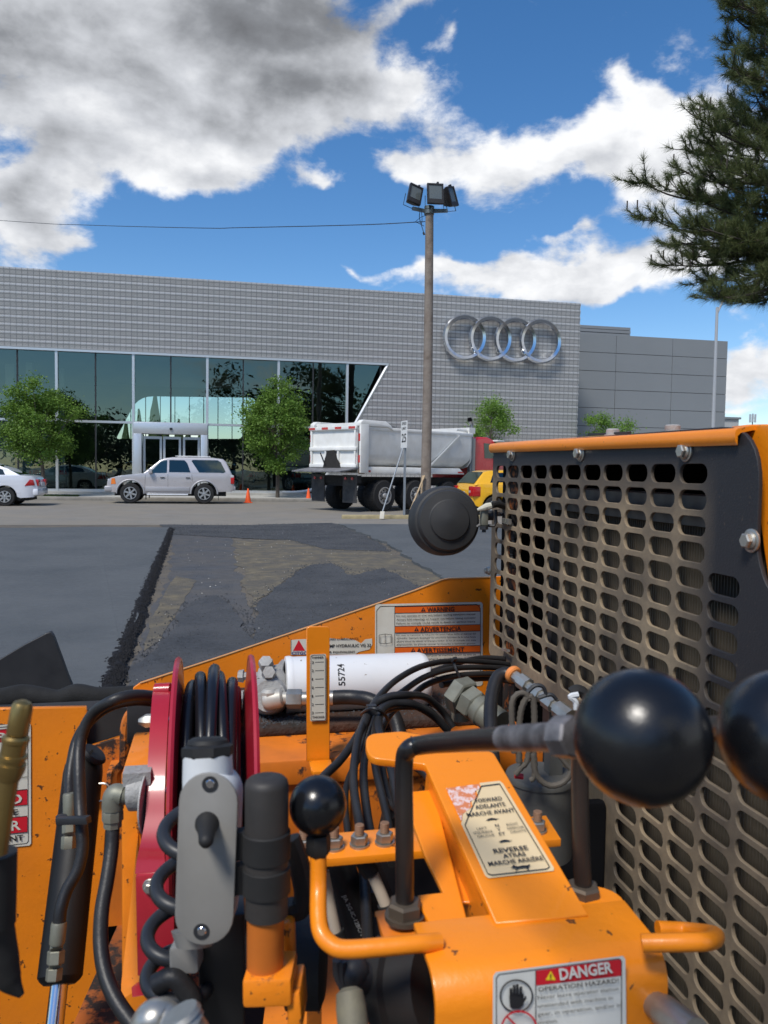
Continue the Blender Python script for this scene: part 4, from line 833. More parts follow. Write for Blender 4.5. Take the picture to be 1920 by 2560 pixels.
def truck():
    t = thing('dump_truck', 'white dump truck with red cab and loaded tipping body beside the showroom', 'truck')
    Mw = mat('truck_white', (.80, .80, .77), .45, var=.06, vscale=2, dust=(.50, .46, .38), damt=.35, dscale=2.2); Mr = mat('truck_red', (.60, .015, .02), .3, coat=.7); Mtar = mat('tar_stain', (.02, .017, .014), .7, var=.3)
    L_, W_ = 5.7, 1.22; z0, z1 = 1.40, 2.72
    bd = sub('tipping_body', t, (0, 0, z0))
    # bathtub section swept along the body; hollow, open on top
    sec = [(-W_, z1), (-W_, z0+.55), (-W_+.06, z0+.34), (-W_+.20, z0+.16), (-W_+.42, z0+.10)]; sec = sec+[(-y, z) for y, z in sec[::-1]]
    inn = [(y*.95, z+.04 if z < z1 else z) for y, z in sec]; g = G(); n = len(sec); loop = sec+inn[::-1]
    def xs_(z): return 5.7 if z > z0+.5 else 5.7-.45*(z0+.5-z)/.4
    g.add([V((.0, y, z)) for y, z in loop]+[V((xs_(z), y, z)) for y, z in loop], [(i, (i+1) % len(loop), len(loop)+(i+1) % len(loop), len(loop)+i) for i in range(len(loop))])
    g.obj('side_shell', Mw, bd, smooth=40)
    g = G(); g.prism([V((5.7, y, z)) for y, z in sec], (-.06, 0, 0)); g.obj('front_wall', Mw, bd)
    for s in (-1, 1):
        g = G(); g.prism([V((.25, s*(W_+.02), z1-.02)), V((5.75, s*(W_+.02), z1-.02)), V((5.75, s*(W_+.02), z1+.10)), V((.25, s*(W_+.02), z1+.10))], (0, -s*.12, 0)); g.obj('top_rail', Mw, bd, bevel=.02)
        g = G(); g.prism([V((-.05, s*W_, z0-.12)), V((5.3, s*W_, z0-.12)), V((5.0, s*W_, z0+.10)), V((-.05, s*W_, z0+.10))], (0, -s*.18, 0)); g.obj('sill', Mw, bd, bevel=.015)
        g = G(); g.box((-.12, s*W_-.02 if s > 0 else s*W_-.07, z0-.12), (.26, s*W_+.07 if s > 0 else s*W_+.02, z1+.16)); g.obj('rear_post', Mw, bd, bevel=.03)
        g = G(); g.prism([V((-.12, s*(W_+.06), z1+.10)), V((1.15, s*(W_+.06), z1+.10)), V((1.45, s*(W_+.06), z1-.02)), V((1.30, s*(W_+.06), z1+.16)), V((1.05, s*(W_+.06), z1+.30)), V((.0, s*(W_+.06), z1+.30)), V((-.12, s*(W_+.06), z1+.22))], (0, -s*.22, 0)); g.obj('corner_hood', Mw, bd, bevel=.02)
        for x in (.1, 2.9, 4.9): g = G(); g.box((x, s*(W_+.004)-.004, z0-.08), (x+.30, s*(W_+.004)+.004, z0-.02)); g.obj('side_marker', M_tail, bd)
        for z in (z0+.35, z0+1.05): g = G(); g.box((-.128, s*W_-.04, z-.12), (-.122, s*W_+.04, z+.12)); g.obj('reflector_strip', M_tail, bd)
    g = G(); g.box((0, -W_+.05, z1+.12), (.16, W_-.05, z1+.22)); g.obj('rear_crossbar', Mw, bd)
    # heap of asphalt
    g = G(); nx, ny = 24, 10; vs = []
    for i in range(nx+1):
        for j in range(ny+1):
            x = .35+5.2*i/nx; y = (-1+2*j/ny)*(W_*.93); e = max(0, math.sin(math.pi*j/ny))**.6*max(0, math.sin(math.pi*i/nx))**.5
            vs.append(V((x, y, z1-.30+e*(.30+.35*math.exp(-((x-1.9)/1.0)**2)+.18*math.exp(-((x-4.0)/.8)**2))+.05*noise.noise(V((x*4, y*4, 0))))))
    g.add(vs, [(i*(ny+1)+j, (i+1)*(ny+1)+j, (i+1)*(ny+1)+j+1, i*(ny+1)+j+1) for i in range(nx) for j in range(ny)]); tag(g.obj('asphalt_load', M_loose, None, smooth=60), 'dark heap of asphalt heaped in the open body of the dump truck', 'asphalt')
    ld = bpy.data.objects['asphalt_load']
    # tailgate
    tg = sub('tailgate', t, (-.12, 0, z0)); g = G()
    g.box((-.16, -W_+.06, z0+.06), (-.10, W_-.06, z1+.02)); g.obj('gate_skin', Mw, tg)
    for z in (z0+.06, z0+.62, z1-.02): g = G(); g.box((-.24, -W_+.04, z), (-.161, W_-.04, z+.12)); g.obj('gate_beam', Mw, tg, bevel=.015)
    for y in (-.32, 0.32, -W_+.08, W_-.16): g = G(); g.box((-.22, y, z0+.19), (-.165, y+.07, z0+.62 if abs(y) < .5 else z1-.03)); g.obj('gate_rib', Mw, tg)
    for k in range(7):
        g = G(); y = -W_+.07+k*.336; g.box((-.247, y+.01, z1+.005), (-.242, y+.326, z1+.085)); g.obj('reflector_tape', M_tail if k % 2 == 0 else M_white, tg)
    g = G(); g.prism([V((-.25, .08+y, z0+z)) for y, z in ((.36, .05), (.26, .35), (.12, .62), (-.22, .64), (-.36, .34), (-.50, .20), (-.55, .02), (.1, -.06))], (.02, 0, 0)); g.obj('tar_patch', Mtar, tg)
    g = G(); g.bar((-.27, .55, z0+.55), (-.28, .30, z0+.16), .03, .03); g.obj('latch_bar', M_dark, tg)
    g = G(); g.prism([V((-.95, -W_, z0-.10)), V((-.12, -W_, z0+.02)), V((-.12, W_, z0+.02)), V((-.95, W_, z0-.10))], (0, 0, .04)); g.obj('spreader_apron', mat('apron_grey', (.12, .12, .13), .6, var=.4, vscale=5, dust=(.3, .3, .3), damt=.4, dscale=6), t)
    g = G(); g.prism([V((-.13, -W_-.02, z0-.14)), V((.12, -W_-.02, z0-.14)), V((.05, -W_-.03, z0+.36)), V((-.10, -W_-.03, z0+.5))], (0, .03, 0)); g.obj('rust_stain', mat('rust_brown', (.12, .06, .03), .9, var=.4, vscale=12), t)
    g = G(); g.box((-.05, -.55, .85), (8.9, .55, 1.15)); g.box((-.12, -1.1, .95), (.1, 1.1, 1.2)); g.obj('chassis', M_under, t)
    for y in (-.8, .8):
        g = G(); g.box((-.15, y-.33, .30), (-.11, y+.33, 1.22)); g.obj('mud_flap', mat('flap_grey', (.035, .035, .037), .8, dust=(.12, .11, .10), damt=.5, dscale=5), t)
    for y in (-.95, -.62, .62, .95): g = G(); g.cyl((-.14, y, 1.10), (-.18, y, 1.10), .05, 12); g.obj('tail_lamp', M_tail, t)
    for x in (1.05, 2.60):
        for s in (-1, 1): wheel(t, x, s*.98, .53, .56, dual=True, rimr=.54, rm=mat('wheel_steel', (.42, .42, .42), .5, .5), spoke='steel')
    for x in (4.45, 8.0):
        for s in (-1, 1): wheel(t, x, s*1.05, .51, .30, dual=False, rimr=.56, rm=mat('white_wheel', (.66, .66, .66), .4, .2), spoke='steel')
    g = G(); g.bar((4.9, -W_-.05, z1), (3.0, -W_-.05, z0-.05), .06, .04); g.bar((3.0, -W_-.05, z0-.05), (2.7, -W_-.08, z0-.12), .08, .05); g.obj('tarp_arm', M_alu, t)
    g = G(); g.tube([(4.9, -1.1, z1+.22), (5.7, -1.1, z1+.20), (5.75, 1.1, z1+.20)], .05, n=7, smooth=False); g.box((5.55, -1.2, z1+.1), (5.9, 1.2, z1+.32)); g.obj('tarp_roller', Mw, t)
    # cab
    def wc(x, z): return 1.10-.08*max(0, z-1.9)
    shell('cab', [(6.05, .95), (6.05, 2.55), (6.25, 2.72), (6.9, 2.74), (7.35, 2.62), (7.62, 1.95), (7.62, .95)], wc, Mr, t, [6.6, 7.2], [1.5, 1.95, 2.4], bevel=.07)
    shell('hood', [(7.6, .95), (7.6, 1.95), (9.2, 1.72), (9.45, 1.5), (9.45, .8), (8.6, .8)]+[p for p in arc(8.0, .51, .62, 10, 170, 8)][0:0]+[(8.5, .95)], lambda x, z: .95-.18*(x-7.6)/1.85, Mr, t, [8.4, 9], [1.3], bevel=.07)
    for s in (-1, 1):
        side('door_window', [(6.62, 1.92), (7.42, 1.92), (7.24, 2.48), (6.62, 2.50)], wc, .006, M_cglass2, t, s)
        g = G(); g.box((6.3, s*1.12-.25, .45), (7.5, s*1.12+.02, .95)); g.obj('fuel_tank', M_chrome, t, bevel=.08)
        g = G(); g.tube([(7.75, s*1.35, 1.5), (7.7, s*1.38, 2.2), (7.55, s*1.1, 2.3)], .02, n=6, smooth=False); g.box((7.68, s*1.38-.10, 1.6), (7.74, s*1.38+.10, 2.1)); g.obj('wing_mirror', M_dark, t)
    g = G(); g.prism([V((7.40, -1.02, 2.60)), V((7.66, -1.02, 1.98)), V((7.66, 1.02, 1.98)), V((7.40, 1.02, 2.60))], (.012, 0, .006)); g.obj('windscreen', M_cglass, t, smooth=0)
    g = G(); g.box((7.25, -1.25, 2.58), (7.7, 1.25, 2.64)); g.obj('sun_visor', M_white, t, bevel=.01); g = G(); g.cyl((6.6, 0, 2.74), (6.6, 0, 2.88), .09, 12, .07); g.obj('beacon', M_amber, t)
    g = G(); g.tube([(5.92, -1.02, .85), (5.92, -1.02, 2.9), (5.92, -1.02, 3.2), (5.80, -1.02, 3.36)], .065, n=10, smooth=False); g.obj('exhaust_pipe', mat('dull_steel', (.28, .28, .29), .35, .8), t); g = G(); g.rev((5.92, -1.02, 1.25), (5.92, -1.02, 2.65), [(0, .07), (0, .15), (1, .15), (1, .07)], 18); g.obj('exhaust_shield', MATS['dull_steel'], t)
    g = G(); g.cyl((5.80, -1.02, 3.30), (5.76, -1.02, 3.42), .085, 12); g.obj('exhaust_tip', M_black, t)
    return t, ld
T1, ld = truck(); a = at(774, 1264, 27.3); b = at(884, 1276, 25.6); a.z = b.z = 0
hd = rad(33); hv = V((math.cos(hd), math.sin(hd), 0)); b = onZ(886, 1290, 0); br = at(889, 1180, 25.4)
org = V((br.x+.20, br.y, 0))+V((-hv.y, hv.x, 0))*1.22; settle(T1, org, 33)
ld.location = org+Matrix.Rotation(hd, 3, 'Z') @ ld.location; ld.rotation_euler = (0, 0, hd)
# ------------------------------------------------------------------ the paving machine
O_ = (.84, .235, .008)
M_or = mat('orange_paint', O_, .38, speck=1, bump=.12, bscale=140, var=.06, vscale=7, wear=(.10, .035, .015), wscale=16, wamt=.62, coat=.15, dust=(.60, .17, .02), damt=.35, dscale=9)
M_orc = mat('orange_paint_clean', (.86, .25, .008), .36, speck=.75, bump=.10, bscale=140, var=.04, vscale=5, wear=(.16, .05, .02), wscale=11, wamt=.52, coat=.15)
M_orw = mat('orange_paint_worn', (.74, .19, .01), .5, var=.15, vscale=8, wear=(.035, .018, .012), wscale=13, wamt=.80, dust=(.35, .10, .02), damt=.6, dscale=6)
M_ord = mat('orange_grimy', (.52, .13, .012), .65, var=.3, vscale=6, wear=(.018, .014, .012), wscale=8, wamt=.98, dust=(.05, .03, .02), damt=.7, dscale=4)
M_red = mat('reel_red', (.36, .012, .024), .36, var=.08, vscale=9, coat=.3, wear=(.6, .25, .25), wscale=20, wamt=.42)
M_hose = mat('black_hose', (.011, .011, .0125), .45, spec=.4, dust=(.045, .043, .04), damt=.45, dscale=9, bump=.15, bscale=200)
M_rub = mat('black_rubber', (.011, .011, .0115), .6, spec=.4, dust=(.035, .033, .030), damt=.4, dscale=12)
M_knob = mat('knob_plastic', (.006, .0065, .008), .27, spec=.5, bump=.06, bscale=300, dust=(.03, .028, .026), damt=.22, dscale=30)
M_zinc = mat('zinc_plated', (.46, .45, .41), .38, .75, var=.15, vscale=40, dust=(.22, .18, .12), damt=.5, dscale=25)
M_cast = mat('cast_aluminium', (.40, .40, .39), .65, .15, bump=.5, bscale=150, dust=(.16, .14, .12), damt=.5, dscale=20)
M_fwhite = mat('filter_white', (.74, .75, .76), .32, wear=(.30, .22, .16), wscale=26, wamt=.60, coat=.2, speck=.6, speckcol=(.25, .2, .15))
M_brass = mat('brass_fitting', (.46, .32, .11), .36, .85, var=.3, vscale=30, dust=(.09, .06, .03), damt=.6, dscale=30)
M_green = mat('fitting_green_grey', (.23, .235, .19), .55, .4, var=.15, vscale=30, dust=(.12, .10, .07), damt=.5, dscale=20)
M_boxg = mat('switch_box_grey', (.265, .255, .235), .5, .1, var=.06, vscale=25, dust=(.20, .19, .17), damt=.4, dscale=12, wear=(.12, .11, .10), wscale=60, wamt=.40)
M_boxl = mat('conduit_light_grey', (.60, .62, .63), .5, var=.04, vscale=20)
M_dec = mat('decal_cream', (.66, .63, .54), .5, var=.05, vscale=20, dust=(.45, .40, .30), damt=.4, dscale=15)
M_decw = mat('decal_white', (.68, .69, .66), .4, dust=(.50, .48, .42), damt=.4, dscale=15)
M_deco = mat('decal_orange', (.80, .13, .01), .45, wear=(.6, .45, .3), wscale=60, wamt=.42); M_decr = mat('decal_red', (.58, .012, .025), .4); M_decy = mat('decal_yellow', (.85, .62, .02), .4); M_decb = mat('decal_blue', (.02, .03, .22), .4)
M_guard = mat('guard_black', (.024, .024, .026), .62, bump=.25, bscale=300, spec=.4)
def dusty_guard():
    nt = M_guard.node_tree; N = nt.nodes; L = nt.links; b = N['Principled BSDF']; geo = N.new('ShaderNodeNewGeometry'); sp = N.new('ShaderNodeSeparateXYZ'); L.new(geo.outputs['Position'], sp.inputs[0])
    def mr(s, a, b_, c, d):
        n = N.new('ShaderNodeMapRange'); L.new(s, n.inputs[0]); n.inputs[1].default_value = a; n.inputs[2].default_value = b_; n.inputs[3].default_value = c; n.inputs[4].default_value = d; return n.outputs[0]
    def ma(op, a, b_):
        n = N.new('ShaderNodeMath'); n.operation = op
        for i, v in enumerate((a, b_)):
            if isinstance(v, (int, float)): n.inputs[i].default_value = v
            else: L.new(v, n.inputs[i])
        return n.outputs[0]
    def nz(s, d=5):
        n = N.new('ShaderNodeTexNoise'); n.inputs['Scale'].default_value = s; n.inputs['Detail'].default_value = d; L.new(geo.outputs['Position'], n.inputs['Vector']); return n.outputs[0]
    top = mr(sp.outputs[2], 1.385, 1.30, 0, 1); side_ = mr(sp.outputs[1], .955, 1.04, 0, 1); low = mr(sp.outputs[2], 1.06, .96, 0, .8); lim = ma('MAXIMUM', side_, low)
    f = ma('MULTIPLY', ma('MULTIPLY', top, lim), mr(nz(7), .28, .62, .25, 1.0)); f = ma('MULTIPLY', f, mr(nz(60), .2, .6, .7, 1.0))
    spk = mr(nz(160, 3), .66, .74, 0, .16); f = ma('MAXIMUM', f, spk)
    mx = N.new('ShaderNodeMix'); mx.data_type = 'RGBA'; L.new(f, mx.inputs[0]); mx.inputs[6].default_value = (.022, .022, .025, 1); mx.inputs[7].default_value = (.27, .205, .13, 1); L.new(mx.outputs[2], b.inputs['Base Color']); L.new(mr(f, 0, 1, .55, .95), b.inputs['Roughness'])
dusty_guard()
PV = thing('asphalt_paver', 'orange asphalt paving machine with control console, hose reel, hydraulic hoses and perforated black engine guard', 'paving machine', (0.1, 1.2, 0))
XG = .677
def pxpoly(g, pts, d):
    """polygon given by pixels and depths, pushed along d"""
    return g.prism([at(x, y, Z) for x, y, Z in pts], d)
# --- engine guard
Y1, PY, PZ = 1.804, .0787, .038; zr0 = 1.363
def onG(x, y): p = onX(x, y, XG); return (p.y, p.z)
zt = onG(1258, 1112)[1]; zb = .899; yl = onG(1230, 1400)[0]; y9 = onG(1508, 2100)[0]
pe = onG(1920, 1385); pr_ = onG(1901, 1215)
outl = fillet([(yl, zt+.003), (pr_[0], zt-.002), (pr_[0], pe[1]), (pe[0]-.005, pe[1]-.05), (.62, pe[1]-.10), (.62, .25), (y9, .25), (y9, zb-.05), (y9+.0, zb), (yl, zb), (yl, zb)][:10], [.028, .12, .02, .03, 0, 0, 0, 0, .0, .02], 8)
holes = []
for c in range(1, 17):
    yc = Y1-PY*(c-1)
    for r in range(0, 30):
        z = zr0-PZ*r
        if z < .30: break
        if c < 9 and r > 11: break
        if c == 12 and r < 4: continue
        if c == 13 and r < 8: continue
        if c > 13 and r < 9: continue
        if c > 15: continue
        holes.append([(a, b) for a, b in rrect(yc-.035, z-.015, yc+.035, z+.015, .0149, 4)])
MG = frame((XG, 0, 0), (0, 1, 0), (0, 0, 1))
gd = plate('engine_guard', [outl]+holes, MG, .006, M_guard, PV, bevel=.0008)
def bolt(parent, c, n, r=.0155, wm=M_zinc, hex_=.0098, dep=.010, name='bolt'):
    c, n = V(c), V(n).normalized(); g = G(); g.rev(c, c+n*.003, [(0, r), (.8, r), (1, r*.93)], 20); g.rev(c+n*.003, c+n*(.003+dep), [(0, hex_*1.05), (.85, hex_*1.05), (1, hex_*.85)], 6); g.rev(c+n*.003, c+n*.007, [(0, hex_*1.25), (.5, hex_*1.25), (1, hex_*1.05)], 16)
    return g.obj(name, wm, parent, smooth=30)
for x, y in ((190, 200), (582, 193), (1190, 180), (1568, 695)): p = onX(*cC(x, y), XG-.003); bolt(gd, p, (-1, 0, 0))
p = onX(*cC(66, 872), XG-.003); bolt(gd, p+V((0, .015, 0)), (-1, 0, 0), .011, hex_=.008)
# radiator core behind the guard
g = G()
for k in range(150): y = .52+k*.0068; g.box((.708, y, .25), (.745, y+.0016, 1.285))
g.obj('radiator_tubes', mat('core_metal', (.085, .072, .054), .8, .0, dust=(.14, .115, .08), damt=.6, dscale=8), PV, smooth=0)
g = G()
for k in range(230):
    z = .25+k*.0045; g.add([V((.713, .52, z)), V((.713, 1.54, z)), V((.745, 1.54, z+.0012)), V((.745, .52, z+.0012))], [(0, 1, 2, 3)])
tag(g.obj('radiator_fins', mat('fin_metal', (.045, .04, .032), .8, .0), PV, smooth=0), kind='stuff')
g = G(); g.box((.695, .50, 1.285), (.775, 1.56, 1.33)); g.box((.695, 1.535, .25), (.775, 1.57, 1.285)); g.obj('radiator_frame', M_dark, PV)
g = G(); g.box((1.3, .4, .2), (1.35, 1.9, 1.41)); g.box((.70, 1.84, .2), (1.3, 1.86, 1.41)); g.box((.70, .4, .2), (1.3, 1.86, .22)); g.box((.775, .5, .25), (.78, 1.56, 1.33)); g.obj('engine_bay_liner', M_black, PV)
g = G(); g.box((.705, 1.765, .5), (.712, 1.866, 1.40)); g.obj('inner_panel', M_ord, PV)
g = G()
for a, b in (((1680-480*.9), 1400),): pass
def loom(g, pts, r, n=9, step=.0042):
    tmp = G(); tmp.tube(pts, r, n=3, seg=10); 
    P = [V(p) for p in pts]; S = []
    for i in range(len(P)-1):
        a = P[i-1] if i else P[0]*2-P[1]; b, c = P[i], P[i+1]; d = P[i+2] if i+2 < len(P) else P[-1]*2-P[-2]
        for k in range(24): t = k/24; S.append(.5*((2*b)+(c-a)*t+(2*a-5*b+4*c-d)*t*t+(3*b-a-3*c+d)*t**3))
    S.append(P[-1]); out = [S[0]]; acc = 0
    for a, b in zip(S, S[1:]):
        seg = (b-a).length
        while acc+seg >= step: f = (step-acc)/seg; a = a.lerp(b, f); out.append(a); seg = (b-a).length; acc = 0
        acc += seg
    pt, rr = [], []
    for i, p in enumerate(out): pt.append(p); rr.append(r if i % 2 else r*.82)
    g.tube(pt, rr, n=n, smooth=False)
g = G(); loom(g, [onX(*cC(x, y), .69) for x, y in ((150, 500), (185, 580), (195, 680), (185, 780), (190, 860))], .008); g.obj('wiring_loom', M_rub, PV)
# --- hood
zh = onX(1842, 1071, .668).z; zl = onX(1258, 1107, .668).z
g = G(); sec = [(.664, -.016), (.664, -.004), (.668, .0), (.69, .004), (1.0, .008), (1.5, .010)]; v = []
for Y_, zz in ((1.868, zl), (pr_[0]+.036, zh)):
    for x, dz in sec: v.append(V((x, Y_, zz+dz)))
    for x, dz in sec[::-1]: v.append(V((x+.004 if x < .67 else x, Y_, zz+dz-.006)))
n = 12; g.add(v, [(i, (i+1) % n, n+(i+1) % n, n+i) for i in range(n)]+[tuple(range(n))[::-1], tuple(range(n, 2*n))]); g.obj('hood', M_orc, PV, smooth=50)
MH = frame((.70, 0, 0), (0, 1, 0), (0, 0, 1))
hp = [(lambda q: (q.y, q.z))(onX(*cC(x, y), .70)) for x, y in ((1478, 44), (1560, 36), (1659, 34), (1900, 40), (1900, 1200), (1700, 1000), (1662, 740), (1640, 560), (1628, 400), (1618, 330), (1590, 220), (1545, 130), (1500, 78), (1482, 62))]
plate('hood_flank', [hp], MH, .012, M_orc, PV, bevel=.002)
for x, y in ((765, 60), (1110, 38)):
    c = onX(*cC(x, y), .95); g = G(); g.rev(c-V((0, 0, .02)), c+V((0, 0, .004)), [(0, .02), (.4, .02), (.42, .016), (.9, .016), (1, .013)], 12); g.obj('filler_cap', M_cast, PV)
c0, c1 = onX(*cC(630, 85), .95), onX(*cC(860, 74), .95); g = G(); g.bar(c0, c1, .01, .006); g.obj('hinge_strip', M_dark, PV)
# --- round rubber work lamp on the guard's left edge
cL = cr(1000, 1180, .1808); wl = sub('work_lamp', PV, at(1110, 1300, 1.88)); g = G()
g.rev(at(1103, 1303, 1.93), at(1128, 1300, 1.835), [(0, .070), (.0, .082), (.10, .0855), (.45, .0845), (.62, .079), (.64, .0745), (.80, .070), (.84, .050), (.86, .0478), (.90, .0465), (1.0, .010), (1.0, .001)], 56); g.obj('lamp_housing', mat('lamp_rubber', (.018, .0185, .019), .6, dust=(.055, .052, .048), damt=.5, dscale=8), wl, smooth=24)
g = G(); a = at(*cL(1120, 535), 1.84); b = at(*cL(1212, 740), 1.84); g.box((a.x, a.y-.01, b.z), (b.x, a.y+.01, a.z)); g.obj('bracket_block', M_green, wl, bevel=.002)
g = G(); g.tube([at(*cL(x, y), 1.83) for x, y in ((1070, 525), (1130, 505), (1200, 480), (1265, 465))], [.0035, .006, .009, .008], n=10); g.obj('cable_boot', mat('pale_boot', (.52, .50, .40), .6), wl)
g = G(); loom(g, [at(*cL(x, y), 1.83+.02*i) for i, (x, y) in enumerate(((1262, 460), (1330, 445), (1400, 460), (1460, 490), (1520, 560)))], .0085); g.obj('cable_loom', M_rub, wl)
g = G(); g.tube([at(*cL(x, y), 1.85) for x, y in ((1065, 760), (1090, 735), (1300, 745), (1325, 700), (1325, 520))], .004, n=6, smooth=False); g.rev(at(*cL(1160, 745), 1.84), at(*cL(1160, 800), 1.84), [(0, .006), (.1, .011), (.9, .011), (1, .006)], 8); g.rev(at(*cL(1160, 800), 1.84), at(*cL(1160, 835), 1.84), [(0, .005), (1, .005)], 8); g.rev(at(*cL(1215, 600), 1.86), at(*cL(1290, 600), 1.86), [(0, .012), (1, .012)], 12); g.obj('clamp', M_dark, wl)
g = G(); g.bar(onX(*cC(130, 1320), .668), onX(*cC(165, 1330), .660), .006, .006); g.obj('latch', M_zinc, PV); g = G(); g.bar(onX(*cL(1430, 670), .668), onX(*cL(1520, 690), .668), .008, .012); g.obj('latch', M_zinc, PV)
# --- rear bulkhead of the hopper
def plY(name, px, Y, th, material, parent=PV, bevel=.001, rnd=0):
    pts = [(lambda q: (q.x, q.z))(onY(x, y, Y)) for x, y in px]
    if rnd: pts = fillet(pts, rnd, 4)
    return plate(name, [pts], frame((0, Y+th/2, 0), (1, 0, 0), (0, 0, 1), (0, -1, 0)), th, material, parent, bevel)
YB = 1.96
bh = plY('bulkhead', [(1300, 1440), (1225, 1444), (1124, 1447), (1107, 1450), (1040, 1476), (938, 1512), (764, 1571), (560, 1640), (352, 1708), (335, 1720), (331, 1735), (331, 1900), (1300, 1900)], YB, .010, M_or, PV, .0015)
g = G(); pts = [onY(x, y, YB-.0005) for x, y in ((1225, 1443), (1124, 1446), (1107, 1449), (1040, 1475), (938, 1511), (764, 1570), (560, 1639), (350, 1708))]
g.tube(pts, .0016, n=5, smooth=False); g.obj('plate_edge', mat('bare_edge', (.55, .33, .15), .5), bh)
class Decal:
    def __init__(s, name, parent, P0, N, label=None):
        s.P0, s.N = V(P0), V(N).normalized(); s.k = 1; s.r = sub(name, parent, P0)
        if label: s.r['label'] = label
        s.acc = {}
    def P(s, x, y, off): return onP(x, y, s.P0+s.N*off, s.N)
    def poly(s, px, material, rnd=0, lift=0, name='print'):
        g = s.acc.setdefault((material.name, name), (G(), material, name))[0]; off = .0007+.0004*s.k+lift
        g.add([s.P(x, y, off) for x, y in px], [tuple(range(len(px)))]); s.k += 1
    def line(s, x0, y0, x1, y1, w, material=None):
        dx, dy = x1-x0, y1-y0; L_ = math.hypot(dx, dy); nx, ny = -dy/L_*w/2, dx/L_*w/2; k = s.k; s.poly([(x0+nx, y0+ny), (x1+nx, y1+ny), (x1-nx, y1-ny), (x0-nx, y0-ny)], material or M_ink); s.k = k
    def ring(s, cx, cy, rx, ry, w, material, n=40):
        k = s.k
        for i in range(n):
            a, b = 2*math.pi*i/n, 2*math.pi*(i+1)/n; s.poly([(cx+rx*math.cos(a), cy+ry*math.sin(a)), (cx+rx*math.cos(b), cy+ry*math.sin(b)), (cx+(rx-w)*math.cos(b), cy+(ry-w)*math.sin(b)), (cx+(rx-w)*math.cos(a), cy+(ry-w)*math.sin(a))], material); s.k = k
    def frame_(s, px, w):
        for a, b in zip(px, px[1:]+px[:1]): s.line(*a, *b, w)
    def text(s, t, x0, y0, x1, y1, h, material=None, up=None, bold=.02):
        cu = bpy.data.curves.new('t', 'FONT'); cu.body = t; cu.size = 1; cu.offset = bold; cu.resolution_u = 2; me = curve_mesh(cu, Matrix.Identity(4))
        if not me.vertices: return
        xa = min(v.co.x for v in me.vertices); xb = max(v.co.x for v in me.vertices); off = .0009+.0004*(s.k+1)
        if up is None:
            L_ = math.hypot(x1-x0, y1-y0); up = ((y1-y0)/L_, -(x1-x0)/L_)
        A_, B_, C_ = s.P(x0, y0, off), s.P(x1, y1, off), s.P(x0+up[0]*h, y0+up[1]*h, off); ex, ey = B_-A_, C_-A_
        g = s.acc.setdefault(((material or M_ink).name, 'lettering'), (G(), material or M_ink, 'lettering'))[0]
        g.add([A_+ex*((v.co.x-xa)/(xb-xa))+ey*(v.co.y/.70) for v in me.vertices], [tuple(p.vertices) for p in me.polygons]); bpy.data.meshes.remove(me)
    def done(s):
        for g, m_, nm in s.acc.values(): g.obj(nm, m_, s.r, smooth=0)
def tri_sign(d, x, y, r, m1, m2=None):
    d.poly([(x-r, y+r*.8), (x+r, y+r*.8), (x, y-r)], m1); 
    if m2: d.line(x, y-r*.35, x, y+r*.35, r*.22, m2); d.line(x, y+r*.48, x, y+r*.66, r*.22, m2)
def rr_px(f, x0, y0, x1, y1, r, sk=0, n=4): return [f(x, y+sk*(x-x0)/(x1-x0)) for x, y in rrect(x0, y0, x1, y1, r, n)]
# warning decal in three languages
d = Decal('warning_decal', PV, (0, YB, 0), (0, -1, 0)); B_ = cB
d.poly(rr_px(B_, 658, 262, 1296, 760, 18, -14), M_dec, name='backing'); sk = lambda x, y: B_(x, y-14*(x-658)/638)
d.frame_([sk(668, 300), sk(690, 276), sk(1262, 276), sk(1282, 300), sk(1282, 700), sk(668, 700)], 1.5)
d.line(*sk(775, 278), *sk(775, 700), 1.5)
for y, s, s2, lines in ((280, 'WARNING', (930, 1128), ('Do not operate or tow unit before reading operators manual.', 'Always fold sidewings on hopper out before raising conveyor', 'Failure to comply could result in death or serious injury.')),
    (396, 'ADVERTENCIA', (890, 1168), ('No usar ni remolcar la máquina sin antes haber leído el manual del', 'operador. Siempre desplegar las secciones laterales de la tolva hacia', 'afuera antes de elevar el transportador. Si no se cumple con esta', 'disposición, se puede causar la muerte o lesiones graves.')),
    (520, 'AVERTISSEMENT', (870, 1187), ('Ne pas utiliser ni remorquer la machine avant de lire ce', 'manuel. Toujours déplier les ailes latérales de la', 'trémie avant de lever le convoyeur.'))):
    d.poly([sk(776, y), sk(1281, y), sk(1281, y+38), sk(776, y+38)], M_deco); d.line(*sk(776, y), *sk(1281, y), 1.2); d.line(*sk(776, y+38), *sk(1281, y+38), 1.2)
    tri_sign(d, *sk(s2[0]+14, y+20), 6.2, M_ink, M_deco); d.k += 1; d.text(s, *sk(s2[0]+36, y+34), *sk(s2[1], y+34), 11)
    pit = 22 if len(lines) == 3 else 19
    for j, ln in enumerate(lines): d.text(ln, *sk(785, y+58+j*pit+(2 if pit == 22 else 0)), *sk(785+(470 if len(ln) > 55 else 440), y+58+j*pit), 4.6 if pit == 22 else 4.2, bold=.008)
bk = [sk(682, 445), sk(718, 440), sk(757, 445), sk(757, 492), sk(718, 498), sk(682, 492)]; d.frame_(bk, 1.2); d.line(*sk(718, 440), *sk(718, 496), 1.2); d.line(*sk(688, 450), *sk(688, 488), .8); d.line(*sk(751, 450), *sk(751, 488), .8)
d.done()
